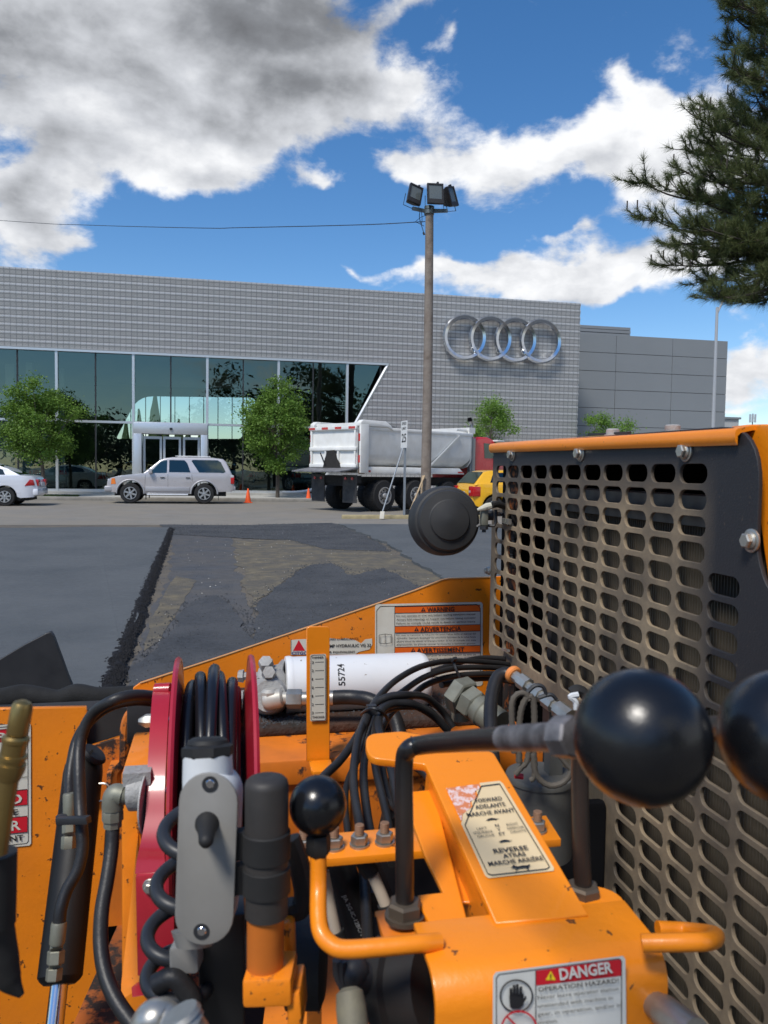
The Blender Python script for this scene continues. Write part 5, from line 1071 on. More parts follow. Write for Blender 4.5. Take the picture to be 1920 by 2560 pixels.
# torn oil decal
d = Decal('oil_decal', PV, (0, YB, 0), (0, -1, 0)); tri_e = [(158, 475), (200, 470), (262, 468), (300, 472), (390, 462), (450, 470), (480, 462), (540, 474), (575, 494), (600, 470), (640, 465), (642, 500), (625, 530), (560, 545), (540, 560), (158, 562)]
d.poly([B_(*q) for q in tri_e], M_dec, name='backing'); d.poly([B_(172, 538), B_(206, 474), B_(244, 538)], M_decr); d.text('CITGO', *B_(165, 562), *B_(258, 560), 8, M_decb); d.text('RECOMMENDED LUBRICANTS', *B_(262, 478), *B_(560, 472), 5); d.text('HI-TEMP HYDRAULIC VG 32', *B_(330, 520), *B_(634, 513), 7.5); d.text('OR EQUIVALENT', *B_(370, 552), *B_(540, 550), 5); d.line(*B_(160, 470), *B_(160, 560), 1); d.done()
# --- black wing of the hopper, canvas sleeve, left side plate
W_px = [(-200, 1740), (-200, 1700), (0, 1650), (60, 1614), (118, 1584), (126, 1582), (132, 1592), (150, 1640), (168, 1690), (184, 1728), (200, 1790), (-200, 1830)]
plY('hopper_wing', W_px, 3.3, .03, mat('wing_black', (.016, .016, .018), .55, dust=(.03, .03, .032), damt=.6, dscale=5), PV, .003)
g = G(); pts = [at(*cA(x, y), 2.12) for x, y in ((-150, 880), (0, 862), (90, 846), (160, 848), (250, 858), (330, 840), (420, 850), (520, 845), (600, 838), (760, 850), (900, 860))]
g.tube(pts, [.030, .030, .031, .027, .024, .029, .026, .025, .022, .02, .02], n=14); g.obj('canvas_sleeve', mat('canvas_black', (.009, .009, .009), .95, bump=.6, bscale=220), PV)
g = G(); g.box((-1.2, 1.57, .60), (-.12, 1.63, onY(100, 1776, 1.56).z-.006)); g.obj('hopper_frame', mat('grimy_black', (.02, .018, .017), .8, var=.4, vscale=12), PV)
YL = 1.55
plY('left_side_plate', [(-120, 1776), (0, 1774), (212, 1770), (216, 1790), (212, 1872), (305, 1843), (305, 2010), (262, 2080), (248, 2300), (236, 2560), (236, 2700), (-120, 2700)], YL, .012, M_or, PV, .002)
g = G(); g.box((-.60, 1.74, .10), (-.02, 1.76, .79)); g.obj('rear_void_plate', mat('shade_and_grime', (.012, .010, .009), .9, var=.5, vscale=9, dust=(.05, .018, .008), damt=.4, dscale=6), PV)  # near-black colour stands in for shade in the gap, with some brown grime
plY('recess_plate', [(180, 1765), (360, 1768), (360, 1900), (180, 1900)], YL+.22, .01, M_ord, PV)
plY('edge_bracket', [(210, 1872), (300, 1845), (309, 1850), (309, 1990), (212, 2010)], YL-.012, .008, M_orw, PV)
d = Decal('danger_decal', PV, (0, YL-.001, 0), (0, -1, 0), 'cream and red hazard decal in several languages')
skd = lambda x, y: cD(x, y-.1*(x-200)); d.poly([skd(*q) for q in ((-420, 270), (185, 270), (198, 285), (200, 1050), (190, 1063), (-420, 1063))], M_dec, name='backing')
d.frame_([skd(-410, 285), skd(178, 285), skd(182, 1035), skd(170, 1048), skd(-410, 1048)], 1.6)
for y0, y1 in ((300, 380), (700, 800), (872, 975)): d.poly([skd(-405, y0), skd(175, y0), skd(175, y1), skd(-405, y1)], M_decr)
for y in (300, 620, 700, 800, 872, 975): d.line(*skd(-405, y), *skd(176, y), 1.4)
d.text('ADVERTISSEMENT'[:7], *skd(-400, 370), *skd(165, 370), 20, M_dec); d.text('PELIGRO', *skd(-330, 785), *skd(145, 785), 24, M_dec); d.text('MUERTE', *skd(-150, 858), *skd(118, 858), 14); d.text('DANGER', *skd(-300, 955), *skd(135, 955), 24, M_dec); d.text('ENFONCEMENT', *skd(-330, 1025), *skd(152, 1025), 14); d.done()
# --- deck beams and floor
zD = .80; yf = onZ(700, 1903, zD).y
g = G(); g.box((-.20, yf, zD-.05), (.66, 1.95, zD)); g.obj('deck_beam', M_orw, PV, bevel=.004)
g = G(); g.box((-.20, yf+.012, zD-.30), (.66, yf+.03, zD-.05)); g.obj('beam_web', M_orw, PV)
for x in (-.02, .16, .245, .42): g = G(); g.box((x, yf+.002, zD-.30), (x+.012, yf+.012, zD-.05)); g.obj('web_stiffener', M_or, PV, bevel=.002)
g = G(); g.box((-.16, yf+.14, zD), (.60, 1.94, zD+.02)); g.obj('dirty_shelf', mat('shelf_dirt', (.018, .015, .013), .9, var=.5, vscale=14, dust=(.16, .05, .015), damt=.45, dscale=5, bump=.8, bscale=60), PV, bevel=.006)
g = G()
for i in range(2600):
    c_ = random.choice(((.02, 1.72, .06), (.05, 1.70, .05), (.25, 1.80, .12), (.42, 1.72, .08), (.0, 1.83, .1), (.16, 1.66, .02))); x = random.gauss(c_[0], c_[2]); y = random.gauss(c_[1], c_[2]*.5)
    if not (-.15 < x < .62 and yf+.03 < y < 1.93): continue
    z = zD+(.02 if y > yf+.14 else 0); pebble(x, y, z, random.uniform(.0015, .0045))
tag(g.obj('deck_crumbs', M_loose, PV, smooth=0), kind='stuff')
g = G(); g.box((-.10, .30, .42), (.67, 1.94, .44)); g.obj('belly_plate', mat('belly_void_shade', (.022, .02, .018), .9, var=.4, vscale=7), PV)  # near-black sheet stands in for the shade in the voids below
g = G(); g.box((-1.2, 1.98, .1), (1.7, 2.5, .40)); g.obj('hopper_floor', M_dark, PV)
g = G(); g.box((-1.0, .9, .12), (-.9, 2.4, .42)); g.box((1.5, .9, .12), (1.6, 2.4, .42)); g.box((-1.0, .2, .08), (1.6, .9, .30)); g.obj('track_frame', M_dark, PV)
# orange floor plates in the foreground
zf = .60
g = G(); P4 = [onZ(x, y, zf) for x, y in ((700, 2300), (880, 2330), (990, 2620), (690, 2700))]; g.prism(P4, (0, 0, -.01)); g.obj('floor_plate', M_orw, PV)
g = G(); P4 = [onZ(x, y, zf+.02) for x, y in ((690, 2300), (742, 2310), (790, 2700), (640, 2700))]; g.prism(P4, (0, 0, -.03)); g.obj('floor_rail', M_or, PV)
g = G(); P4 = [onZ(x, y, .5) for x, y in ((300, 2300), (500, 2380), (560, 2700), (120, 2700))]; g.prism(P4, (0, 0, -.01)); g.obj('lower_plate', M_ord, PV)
# --- filter
Zf = 1.76; pa = at(712, 1713, Zf); pbx = onY(1071, 1713, pa.y).x; rF = 71*Zf/F
fl = sub('oil_filter', PV, pa); q0_, q1_ = pa, V((pbx, pa.y, pa.z)); Lf = (q1_-q0_).length
g = G(); g.rev(q0_, q1_, [(0, rF*.93), (.004, rF*1.0), (.03, rF*1.02), (.045, rF*1.0), (.055, rF*.985), (.93, rF*.985), (.97, rF*.93), (.992, rF*.80), (1, rF*.6), (1, .001)], 48); g.obj('canister', M_fwhite, fl, smooth=35)
cu = bpy.data.curves.new('t', 'FONT'); cu.body = '55724'; cu.size = .021; cu.offset = .0004; me = curve_mesh(cu, Matrix.Identity(4)); xo = onY(852, 1700, pa.y).x
cxm = (min(v.co.x for v in me.vertices)+max(v.co.x for v in me.vertices))/2; g = G()
vs = []
for v in me.vertices:
    a = rad(33)+(v.co.x-cxm)/rF; vs.append(V((xo-v.co.y, pa.y-math.cos(a)*(rF*.985+.0006), pa.z+math.sin(a)*(rF*.985+.0006))))
g.add(vs, [tuple(p.vertices) for p in me.polygons]); g.obj('lettering', M_ink, fl, smooth=0)
hd_ = sub('filter_head', PV, at(670, 1740, 1.72)); g = G(); X_ = V((1, 0, 0)); hc = at(690, 1712, Zf)
g.rev(at(708, 1713, Zf), at(652, 1710, Zf), [(0, rF*.86), (.12, rF*.90), (.3, rF*.72), (.75, rF*.62), (1, rF*.35)], 20); g.rev(at(655, 1700, Zf), at(632, 1698, Zf), [(0, .02), (1, .014)], 14)
g.rev(at(674, 1738, Zf-.03), at(674, 1740, Zf-.085), [(0, .045), (.5, .041), (.85, .038), (1, .034)], 28)
g.rev(at(668, 1690, Zf-.02), at(665, 1650, Zf-.02), [(0, .024), (.5, .018), (.55, .016), (1, .015)], 12); g.rev(at(690, 1672, Zf-.03), at(694, 1740, Zf-.035), [(0, .014), (.3, .022), (.7, .024), (1, .018)], 10)
g.obj('casting', M_cast, hd_, smooth=40)
g = G(); g.rev(at(666, 1668, Zf-.045), at(664, 1652, Zf-.06), [(0, .016), (.6, .017), (1, .015)], 6); g.obj('hex_plug', M_cast, hd_, smooth=30); g = G(); g.rev(at(672, 1688, Zf-.055), at(672, 1680, Zf-.08), [(0, .016), (1, .014)], 6)
g.obj('hex_plug', M_cast, hd_, smooth=30)
for x, y in ((596, 1690), (596, 1742)): g = G(); g.rev(at(x, y, Zf-.03), at(x+26, y, Zf-.03), [(0, .013), (.5, .015), (.55, .009), (1, .009)], 6); g.obj('stud', M_cast, hd_, smooth=30)
Zh = Zf-.10
g = G(); g.rev(at(674, 1722, Zh), at(675, 1768, Zh), [(0, .012), (.15, .019), (.8, .019), (1, .014)], 8); g.rev(at(660, 1752, Zh), at(708, 1744, Zh), [(0, .018), (.2, .022), (.9, .020), (1, .016)], 12); g.rev(at(700, 1745, Zh), at(718, 1745, Zh), [(0, .013), (1, .013)], 14); g.obj('elbow_fitting', mat('painted_zinc', (.52, .50, .45), .5, .3, dust=(.3, .28, .24), damt=.5, dscale=30), hd_, smooth=35)
g = G(); g.rev(at(717, 1747, Zh), at(755, 1747, Zh), [(0, .019), (.1, .0205), (.9, .0205), (1, .019)], 6, ph=.3); g.rev(at(755, 1747, Zh), at(772, 1747, Zh), [(0, .015), (1, .015)], 16); g.rev(at(772, 1746, Zh), at(833, 1745, Zh), [(0, .0165), (1, .0165)], 16); g.obj('hex_coupling', M_zinc, hd_, smooth=30)
g = G(); g.tube([at(826, 1744, Zh), at(880, 1743, Zh), at(930, 1752, Zh-.02), at(985, 1790, Zh-.03), at(1000, 1900, Zh-.08), at(960, 2100, Zh-.2)], .0155, n=14); g.obj('return_hose', M_hose, PV)
# --- thickness gauge
Yg = onZ(795, 1903, zD).y-.004; tgz = sub('thickness_gauge', PV, onY(795, 1900, Yg))
plY('gauge_bar', [(768, 1902), (768, 1572), (774, 1568), (818, 1568), (823, 1573), (823, 1902)], Yg, .006, M_orc, tgz, .001)
g = G(); P4 = [onZ(x, y, zD+.006) for x, y in (cH(752, 972), cH(905, 962), cH(915, 1005), cH(905, 1040), cH(785, 1050), cH(768, 1035))]; g.prism(P4, (0, 0, -.008)); g.obj('gauge_foot', M_orc, tgz, bevel=.0015)
d = Decal('gauge_scale', tgz, (0, Yg-.0035, 0), (0, -1, 0)); tb = lambda x, y: cB(x, y)
d.poly(rr_px(tb, 273, 560, 368, 956, 10, -4), M_dec, name='backing'); d.frame_([tb(278, 572), tb(286, 564), tb(356, 562), tb(363, 570), tb(365, 942), tb(358, 950), tb(286, 952), tb(279, 944)], 1.1)
d.text('THINNER', *tb(282, 585), *tb(354, 582), 5.2); d.text('THICKER', *tb(286, 938), *tb(360, 936), 5.2)
for k, s in enumerate('3210123'): y = 606+k*50; d.text(s, *tb(284, y+8), *tb(294 if s != '1' else 290, y+8), 6.5); d.line(*tb(303, y), *tb(355, y-2), 1.2)
d.done()
ir = sub('indicator_rod', PV, onY(810, 1900, Yg-.01)); zi = 1.545
g = G(); g.rev(at(*cH(855, 735), zi), at(*cH(855, 622), zi), [(0, .0058), (.1, .0066), (.85, .0066), (1, .003)], 14); g.obj('rod_grip', M_rub, ir)
g = G(); g.cyl(at(*cH(854, 915), zi), at(*cH(855, 735), zi), .0034, 8); g.rev(at(*cH(853, 1003), zi), at(*cH(854, 912), zi), [(0, .0068), (.6, .0068), (.62, .005), (1, .0042)], 12); g.rev(at(*cH(855, 740), zi), at(*cH(855, 728), zi), [(0, .0075), (1, .0078)], 12); g.obj('rod', M_dark, ir)
# --- black hydraulic hoses: the coil behind the console
hs = [([(1500, 640, 1.86), (1400, 612, 1.82), (1130, 598, 1.72), (950, 625, 1.6), (800, 700, 1.5), (690, 800, 1.42), (610, 920, 1.34), (560, 1050, 1.25), (535, 1200, 1.17), (530, 1330, 1.1), (548, 1470, 1.03), (570, 1600, .98), (590, 1850, .93), (620, 2300, .8)], 17),
      ([(1500, 660, 1.84), (1400, 640, 1.8), (1150, 640, 1.7), (960, 690, 1.6), (800, 795, 1.5), (690, 880, 1.42), (640, 1000, 1.34), (600, 1150, 1.24), (590, 1300, 1.16), (610, 1500, 1.06), (640, 1700, 1.0), (640, 2000, .9)], 16),
      ([(1500, 700, 1.82), (1400, 675, 1.78), (1150, 685, 1.7), (970, 735, 1.62), (850, 830, 1.56), (760, 900, 1.5), (700, 1000, 1.4), (690, 1150, 1.3), (720, 1350, 1.2), (780, 1550, 1.1)], 15),
      ([(1120, 990, 1.50), (1060, 900, 1.50), (960, 815, 1.46), (850, 800, 1.40), (740, 810, 1.38), (650, 860, 1.36), (590, 980, 1.30), (510, 1110, 1.26), (440, 1200, 1.22), (350, 1290, 1.16), (300, 1400, 1.1)], 17),
      ([(1090, 1010, 1.46), (1000, 920, 1.44), (880, 855, 1.40), (770, 850, 1.38), (690, 900, 1.34), (680, 1010, 1.28), (730, 1150, 1.2), (770, 1300, 1.14), (800, 1480, 1.06), (830, 1650, 1.0)], 20),
      ([(1060, 985, 1.52), (980, 890, 1.5), (860, 870, 1.46), (760, 880, 1.42), (680, 930, 1.36), (650, 1080, 1.28), (660, 1230, 1.2), (700, 1400, 1.12), (740, 1580, 1.05), (760, 1800, .98)], 16),
      ([(640, 890, 1.40), (600, 1000, 1.36), (570, 1150, 1.28), (500, 1300, 1.2), (480, 1450, 1.14), (500, 1700, 1.05), (470, 2100, .95)], 14),
      ([(860, 1200, 1.2), (950, 1260, 1.16), (1010, 1340, 1.12), (1060, 1440, 1.08), (1130, 1560, 1.0)], 20),
      ([(1480, 590, 1.88), (1300, 580, 1.84), (1150, 610, 1.78), (1000, 660, 1.7)], 12), ([(1480, 720, 1.8), (1330, 700, 1.78), (1200, 710, 1.74), (1050, 740, 1.68)], 14),
      ([(700, 1400, 1.15), (860, 1560, 1.05), (980, 1700, .98), (1010, 1850, .95)], 15)]
for pts, rp in hs:
    g = G(); P = [at(*cB(x, y), Z) for x, y, Z in pts]; rr = rp*.4219*pts[len(pts)//2][2]/F*1.36
    g.tube(P, rr, n=12, seg=7); g.obj('hydraulic_hose', M_hose, PV)
g = G()
for k in range(1): 
    c = at(*cB(635, 885), 1.33); g.box(c-V((.008, .008, .008)), c+V((.008, .004, .008)))
    ring_ = [at(*cB(x, y), Z) for x, y, Z in ((575, 915, 1.38), (600, 895, 1.33), (635, 880, 1.31), (680, 890, 1.31), (715, 915, 1.34), (735, 950, 1.4))]; g.tube(ring_, .003, n=6)
c = [at(*cB(x, y), Z) for x, y, Z in ((1125, 590, 1.68), (1135, 640, 1.66), (1160, 695, 1.66))]; g.tube(c, .003, n=6); g.bar(at(*cB(1120, 600), 1.67), at(*cB(1135, 580), 1.66), .008, .006)
g.obj('cable_tie', M_dark, PV)
# printed hose in the gap
d = Decal('hose_print', PV, at(*cF(500, 1400), .9), -fwd); g = G(); P = [at(*cF(x, y), .93) for x, y in ((360, 900), (420, 1100), (500, 1330), (600, 1560), (640, 1800))]; g.tube(P, .022, n=14); g.obj('printed_hose', M_hose, PV)
d.P0 = at(*cF(500, 1400), .905); d.text('JIA 2G-IC-12BC/T', *cF(430, 1215), *cF(560, 1500), 10, M_decw, bold=.0); d.done()
for pts, rp in ((((640, 1070), (690, 1180), (735, 1290)), 42), (((300, 1050), (340, 1250), (390, 1480)), 40)):
    Z_ = .86; g = G(); g.tube([at(*cF(x, y), Z_) for x, y in pts], rp*.3617*Z_/F, n=12); g.obj('cable_end_rod', mat('beige_rod', (.50, .42, .33), .5, wear=(.22, .12, .08), wscale=50, wamt=.5), PV)
    x, y = pts[0]; g = G(); g.tube([at(*cF(x-70, y-110), Z_), at(*cF(x-8, y-10), Z_)], 62*.3617*Z_/F, n=14); g.obj('cable_sleeve', M_rub, PV); g = G(); x, y = pts[-1]; g.rev(at(*cF(x-5, y-20), Z_), at(*cF(x+20, y+60), Z_), [(0, .0095), (1, .0095)], 12); g.obj('cable_sleeve', M_rub, PV)
# --- cross plate with studs
zc = .95; g = G(); P4 = [onZ(x, y, zc) for x, y in (cF(65, 805), cG(537, 785), cG(613, 905), cF(150, 975))]; g.prism(P4, (0, 0, -.009)); cpz = g.obj('cross_plate', M_orc, PV, bevel=.001)
for x, y in (cF(165, 895), cF(375, 885), cF(548, 868), cF(722, 852), cG(492, 866)):
    c = onZ(x, y, zc); g = G(); g.rev(c, c+V((0, 0, .0025)), [(0, .0108), (1, .0108)], 20); g.rev(c+V((0, 0, .0025)), c+V((0, 0, .0125)), [(0, .0088), (.1, .0096), (.9, .0096), (1, .0086)], 6); g.obj('nut', M_zinc, cpz, smooth=30)
    g = G(); pr2 = []; 
    for k in range(13): pr2.append((k/12, .0053 if k % 2 else .0047))
    g.rev(c+V((0, 0, .0125)), c+V((0, 0, .0235)), pr2, 14); g.obj('stud', mat('rusty_thread', (.26, .15, .09), .7, .3), cpz, smooth=20)
g = G(); g.box((.10, P4[0].y-.02, .44), (.115, P4[0].y-.005, zc-.01)); g.obj('plate_support', M_orw, PV)
# --- console: sloping neck plate and front box
cs_ = sub('control_console', PV, (0.28, .62, .9))
A3 = at(1242, 2301, .625); X1 = V((1, 0, 0)); C3 = at(1066, 1909, .82); Nn = X1.cross(C3-A3).normalized()
if Nn.z < 0: Nn = -Nn
def neck(px, th, name, drop=0, material=M_orc, rnd=.004):
    ey = (C3-A3).normalized(); ey = (ey-X1*ey.dot(X1)).normalized(); P0 = A3-Nn*drop; pts = []
    for x, y in px: q = onP(x, y, P0, Nn)-P0; pts.append((q.dot(X1), q.dot(ey)))
    if rnd: pts = fillet(pts, rnd, 4)
    return plate(name, [pts], frame(P0-Nn*th/2, X1, ey), th, material, cs_, .0012)
neck([(1466, 2285), (1242, 2305), (1066, 1909), (975, 1898), (928, 1893), (916, 1862), (921, 1836), (1004, 1829), (1120, 1850), (1232, 1882)], .009, 'neck_plate', rnd=[0, 0, .004, 0, .02, .02, .012, .004, 0, .004])
neck([cF(880, 500), cF(1055, 485), cF(1300, 1440), cF(1085, 1470), cF(985, 1300), cF(955, 1215), cF(1140, 1195), cF(1010, 930), cF(925, 700)], .006, 'side_rail', .024, rnd=.002)
neck([cF(1000, 560), cF(1200, 700), cF(1480, 1250), cF(1200, 1250)], .004, 'inner_web', .038, M_or, 0)
e = (C3-A3); g = G(); q = A3-Nn*.009+e*.0; g.prism([A3-Nn*.0095+X1*.001, C3-Nn*.0095+X1*.001, C3-Nn*.06+X1*.001, A3-Nn*.075+X1*.001], (.004, 0, 0)); g.obj('neck_flange', M_or, cs_)
q = A3+X1*.068; g = G(); g.prism([q-Nn*.0095, q+e-Nn*.0095, q+e-Nn*.05, q-Nn*.075], (.004, 0, 0)); g.obj('neck_flange', M_or, cs_)
Yc = .575*ray(1380, 2450).y; xl, xr2 = onY(1092, 2450, Yc).x, onY(1672, 2450, Yc).x; ztop = onY(1380, 2385, Yc).z
yb = A3.y+.012; ztb = (A3-Nn*.001).z
# rounded box cross-section in YZ
rad_ = .026; zt2 = onP(1380, 2300, A3, V((0, 0, 1))).z
prof = [(yb, ztb-.0005)]; yc0, zc0 = Yc+rad_, ztb-rad_-.004
for k in range(9): a = rad(95+85*k/8); prof.append((yc0+rad_*math.cos(a), zc0+rad_*math.sin(a)))
prof += [(Yc, .70), (yb+.02, .70)]
cyz = (yb, .70); inner = []
for y, z in prof[:-1]: dv_ = V((yb+.01-y, ztb-.09-z)).normalized() if z > ztb-rad_-.006 else V((1, 0)); inner.append((y+dv_.x*.006 if y < yb-.001 else y, z+(dv_.y*.006 if z > ztb-rad_-.006 else 0)))
g = G(); loop = prof[:-1]+inner[::-1]; nP = len(loop); vs = [V((xl, y, z)) for y, z in loop]+[V((xr2, y, z)) for y, z in loop]; g.add(vs, [(i, (i+1) % nP, nP+(i+1) % nP, nP+i) for i in range(nP)]+[(i, i+1, nP-2-i, nP-1-i) for i in range(len(prof)-2)]+[(nP+nP-1-i, nP+nP-2-i, nP+i+1, nP+i) for i in range(len(prof)-2)]); g.box((xr2-.006, Yc+.004, .70), (xr2-.001, yb, ztb-.03)); g.obj('console_box', M_orc, cs_, bevel=.0012, smooth=35, seg=2)
g = G(); c = at(*cG(790, 1215), .69); g.rev(c-V((0, 0, .05)), c+V((0, 0, .0)), [(0, .032), (.8, .032), (1, .024)], 24); g.obj('lever_boss', M_orc, cs_, smooth=40)
pR = (at(*cG(680, 1230), .71), )
g = G(); P4 = [at(x, y, Z) for x, y, Z in ((*cF(655, 1320), .70), (*cF(985, 1270), .70), (*cF(1085, 1480), .64), (*cF(720, 1510), .64))]; g.prism(P4, (0, 0, -.008)); g.obj('lever_bracket', M_orw, cs_, bevel=.001)
g = G(); g.prism([at(x, y, Z) for x, y, Z in ((*cF(690, 1500), .66), (*cF(1085, 1490), .66), (*cF(1100, 2300), .60), (*cF(690, 2300), .64))], (0, .03, 0)); g.obj('console_side_shadow_box', M_black, cs_).name = 'console_shade_block'  # black block stands in for the shaded space beside the console
g = G(); g.rev(at(*cF(1060, 1830), .64), at(*cF(760, 1830), .66), [(0, .036), (.6, .037), (.65, .043), (1, .041)], 26); g.obj('pivot_drum', mat('drum_black', (.010, .009, .009), .8, dust=(.08, .03, .015), damt=.25, dscale=14), cs_)
# decals on the console
d = Decal('direction_decal', cs_, A3, Nn); qd = lambda u, v: (lambda a, b, c_, e_: ((a[0]*(1-u)+b[0]*u)*(1-v)+(e_[0]*(1-u)+c_[0]*u)*v, (a[1]*(1-u)+b[1]*u)*(1-v)+(e_[1]*(1-u)+c_[1]*u)*v))(cG(20, 640), cG(310, 610), cG(585, 1065), cG(235, 1105))
base_ = [(1, .03), (.97, 0), (.62, 0), (.60, .05), (.50, .07), (.47, .15), (.34, .17), (.30, .24), (.10, .30), (.05, .36), (0, .40), (0, .97), (.03, 1), (.97, 1), (1, .97)]
d.poly([qd(u, v) for u, v in base_], mat('decal_buff', (.72, .56, .33), .45, var=.04, vscale=20), name='backing')
d.poly([qd(u, v) for u, v in ((0.02, .02), (.60, .01), (.57, .06), (.47, .08), (.44, .16), (.31, .18), (.27, .25), (.08, .31), (.02, .38))], mat('scraped_paint', (.62, .20, .08), .6, wear=(.72, .55, .52), wscale=120, wamt=.98), name='scraped_area')
d.k += 1; d.frame_([qd(.62, .035), qd(.94, .03), qd(.95, .95), qd(.90, .97), qd(.10, .97), qd(.05, .95), qd(.05, .42)], 2.2)
up = (-.42, -.9)
def nt_(s, u0, v0, u1, h, b=.02): x0, y0 = qd(u0, v0); x1, y1 = qd(u1, v0); d.text(s, x0, y0, x1, y1, h, M_ink, up=(-.40, -.92), bold=b)
nt_('FORWARD', .40, .20, .84, 9.5); nt_('ADELANTE', .34, .265, .84, 9.5); nt_('MARCHE AVANT', .15, .335, .93, 9.5)
nt_('LEFT', .20, .485, .36, 6, 0); nt_('IZQUIERDA', .12, .525, .42, 6, 0); nt_('GAUCHE', .15, .565, .42, 6, 0); nt_('N', .50, .475, .56, 7); nt_('Y', .50, .52, .55, 7); nt_('ET', .49, .565, .59, 7); nt_('RIGHT', .68, .475, .86, 6, 0); nt_('DERECHA', .66, .515, .92, 6, 0); nt_('DROITE', .68, .555, .92, 6, 0)
nt_('REVERSE', .28, .745, .80, 11); nt_('ATRÁS', .38, .805, .72, 10); nt_('MARCHE ARRIÈRE', .12, .87, .93, 10)
def animal(u, v, su, sv, pts): d.poly([qd(u+x*su, v-y*sv) for x, y in pts], M_ink)
tort = [(-1, -.1), (-.75, .25), (-.35, .7), (.1, .85), (.55, .55), (.8, .15), (1.1, .2), (1.15, -.05), (.75, -.15), (.6, -.5), (.45, -.15), (-.45, -.15), (-.6, -.5), (-.72, -.12)]
animal(.50, .395, .10, .020, tort); animal(.52, .635, .10, .020, tort)
hare = [(-1.1, .25), (-.8, .75), (-.7, 1.3), (-.55, .8), (-.3, .45), (.2, .6), (.7, .5), (.95, .75), (1.0, .45), (.75, 0), (.6, -.9), (.45, -.9), (.45, -.2), (.0, -.15), (-.35, -.2), (-.7, -.85), (-.8, -.75), (-.5, -.05), (-.75, .1)]
animal(.56, .925, .14, .030, hare); d.done()
d = Decal('danger_label', cs_, (0, Yc-.0006, 0), (0, -1, 0), 'white and red hazard label on the console front'); sg = lambda x, y: cG(x, y-.115*(x-265))
d.poly([sg(*q) for q in ((283, 1580), (925, 1572), (938, 1590), (945, 2100), (265, 2100), (268, 1600))], M_decw, name='backing'); d.frame_([sg(285, 1610), sg(300, 1594), sg(905, 1585), sg(918, 1600), sg(918, 2100), sg(285, 2100)], 2)
d.poly([sg(484, 1597), sg(916, 1588), sg(916, 1672), sg(484, 1672)], M_decr); d.line(*sg(484, 1596), *sg(484, 2100), 1.8)
tri_sign(d, *sg(560, 1632), 13, M_decy, M_ink); d.k += 1; d.text('DANGER', *sg(608, 1658), *sg(876, 1650), 28, M_decw, bold=.03)
d.text('OPERATION HAZARD!', *sg(497, 1705), *sg(905, 1705), 11, bold=.012)
for j, ln in enumerate(('Never leave operator station', 'unattended with machine in', 'gear, in operation, and/or in', 'motion.', '', 'Set parking brake and turn')):
    if ln: d.text(ln, *sg(495, 1745+j*42), *sg(495+14.6*len(ln), 1745+j*42), 10, bold=.0)
cx, cy = sg(386, 1714); d.ring(cx, cy, 42, 42, 4, M_ink)
hx = lambda x, y: (cx+x, cy+y)
d.poly([hx(-16, 28), hx(-18, 0), hx(-16, -6), hx(18, -6), hx(18, 22), hx(8, 32), hx(-8, 32)], M_ink)
for x, t_ in ((-14, -20), (-6, -28), (2, -30), (11, -24)): d.poly([hx(x-3, -4), hx(x-3, t_), hx(x+4, t_), hx(x+4, -4)], M_ink)
d.poly([hx(17, 10), hx(17, 20), hx(26, 6), hx(24, -2)], M_ink)
cx, cy = sg(400, 1880); d.ring(cx, cy, 46, 46, 5, M_decr); d.line(cx-30, cy-30, cx+30, cy+30, 5, M_decr); d.done()
# right-hand loop handle and left-hand lever
g = G(); g.tube([at(*cG(1020, 1432), .585), at(*cG(1250, 1428), .58), at(*cG(1345, 1424), .585), at(*cG(1392, 1408), .61), at(*cG(1380, 1385), .66), at(*cG(1250, 1366), .70), at(*cG(1100, 1358), .70)], .0066, n=16, seg=8); g.obj('loop_handle', M_orc, cs_)
lv = sub('ball_lever', cs_, at(795, 2013, .62)); g = G(); g.tube([at(*cF(x, y), Z) for x, y, Z in ((265, 900, .62), (265, 1150, .615), (266, 1350, .60), (285, 1470, .59), (350, 1550, .585), (450, 1585, .583), (700, 1570, .585), (960, 1545, .59), (1100, 1535, .598))], .0066, n=18, seg=8); g.obj('lever_rod', M_orc, lv)
g = G(); g.ball(at(795, 2013, .62), .0229, 40, 26); g.obj('knob', M_knob, lv); g = G(); g.rev(at(*cF(265, 935), .62), at(*cF(265, 790), .62), [(0, .008), (.15, .0098), (.5, .0102), (.9, .0098), (1, .009)], 6); g.obj('knob_nut', M_rub, lv, smooth=30)
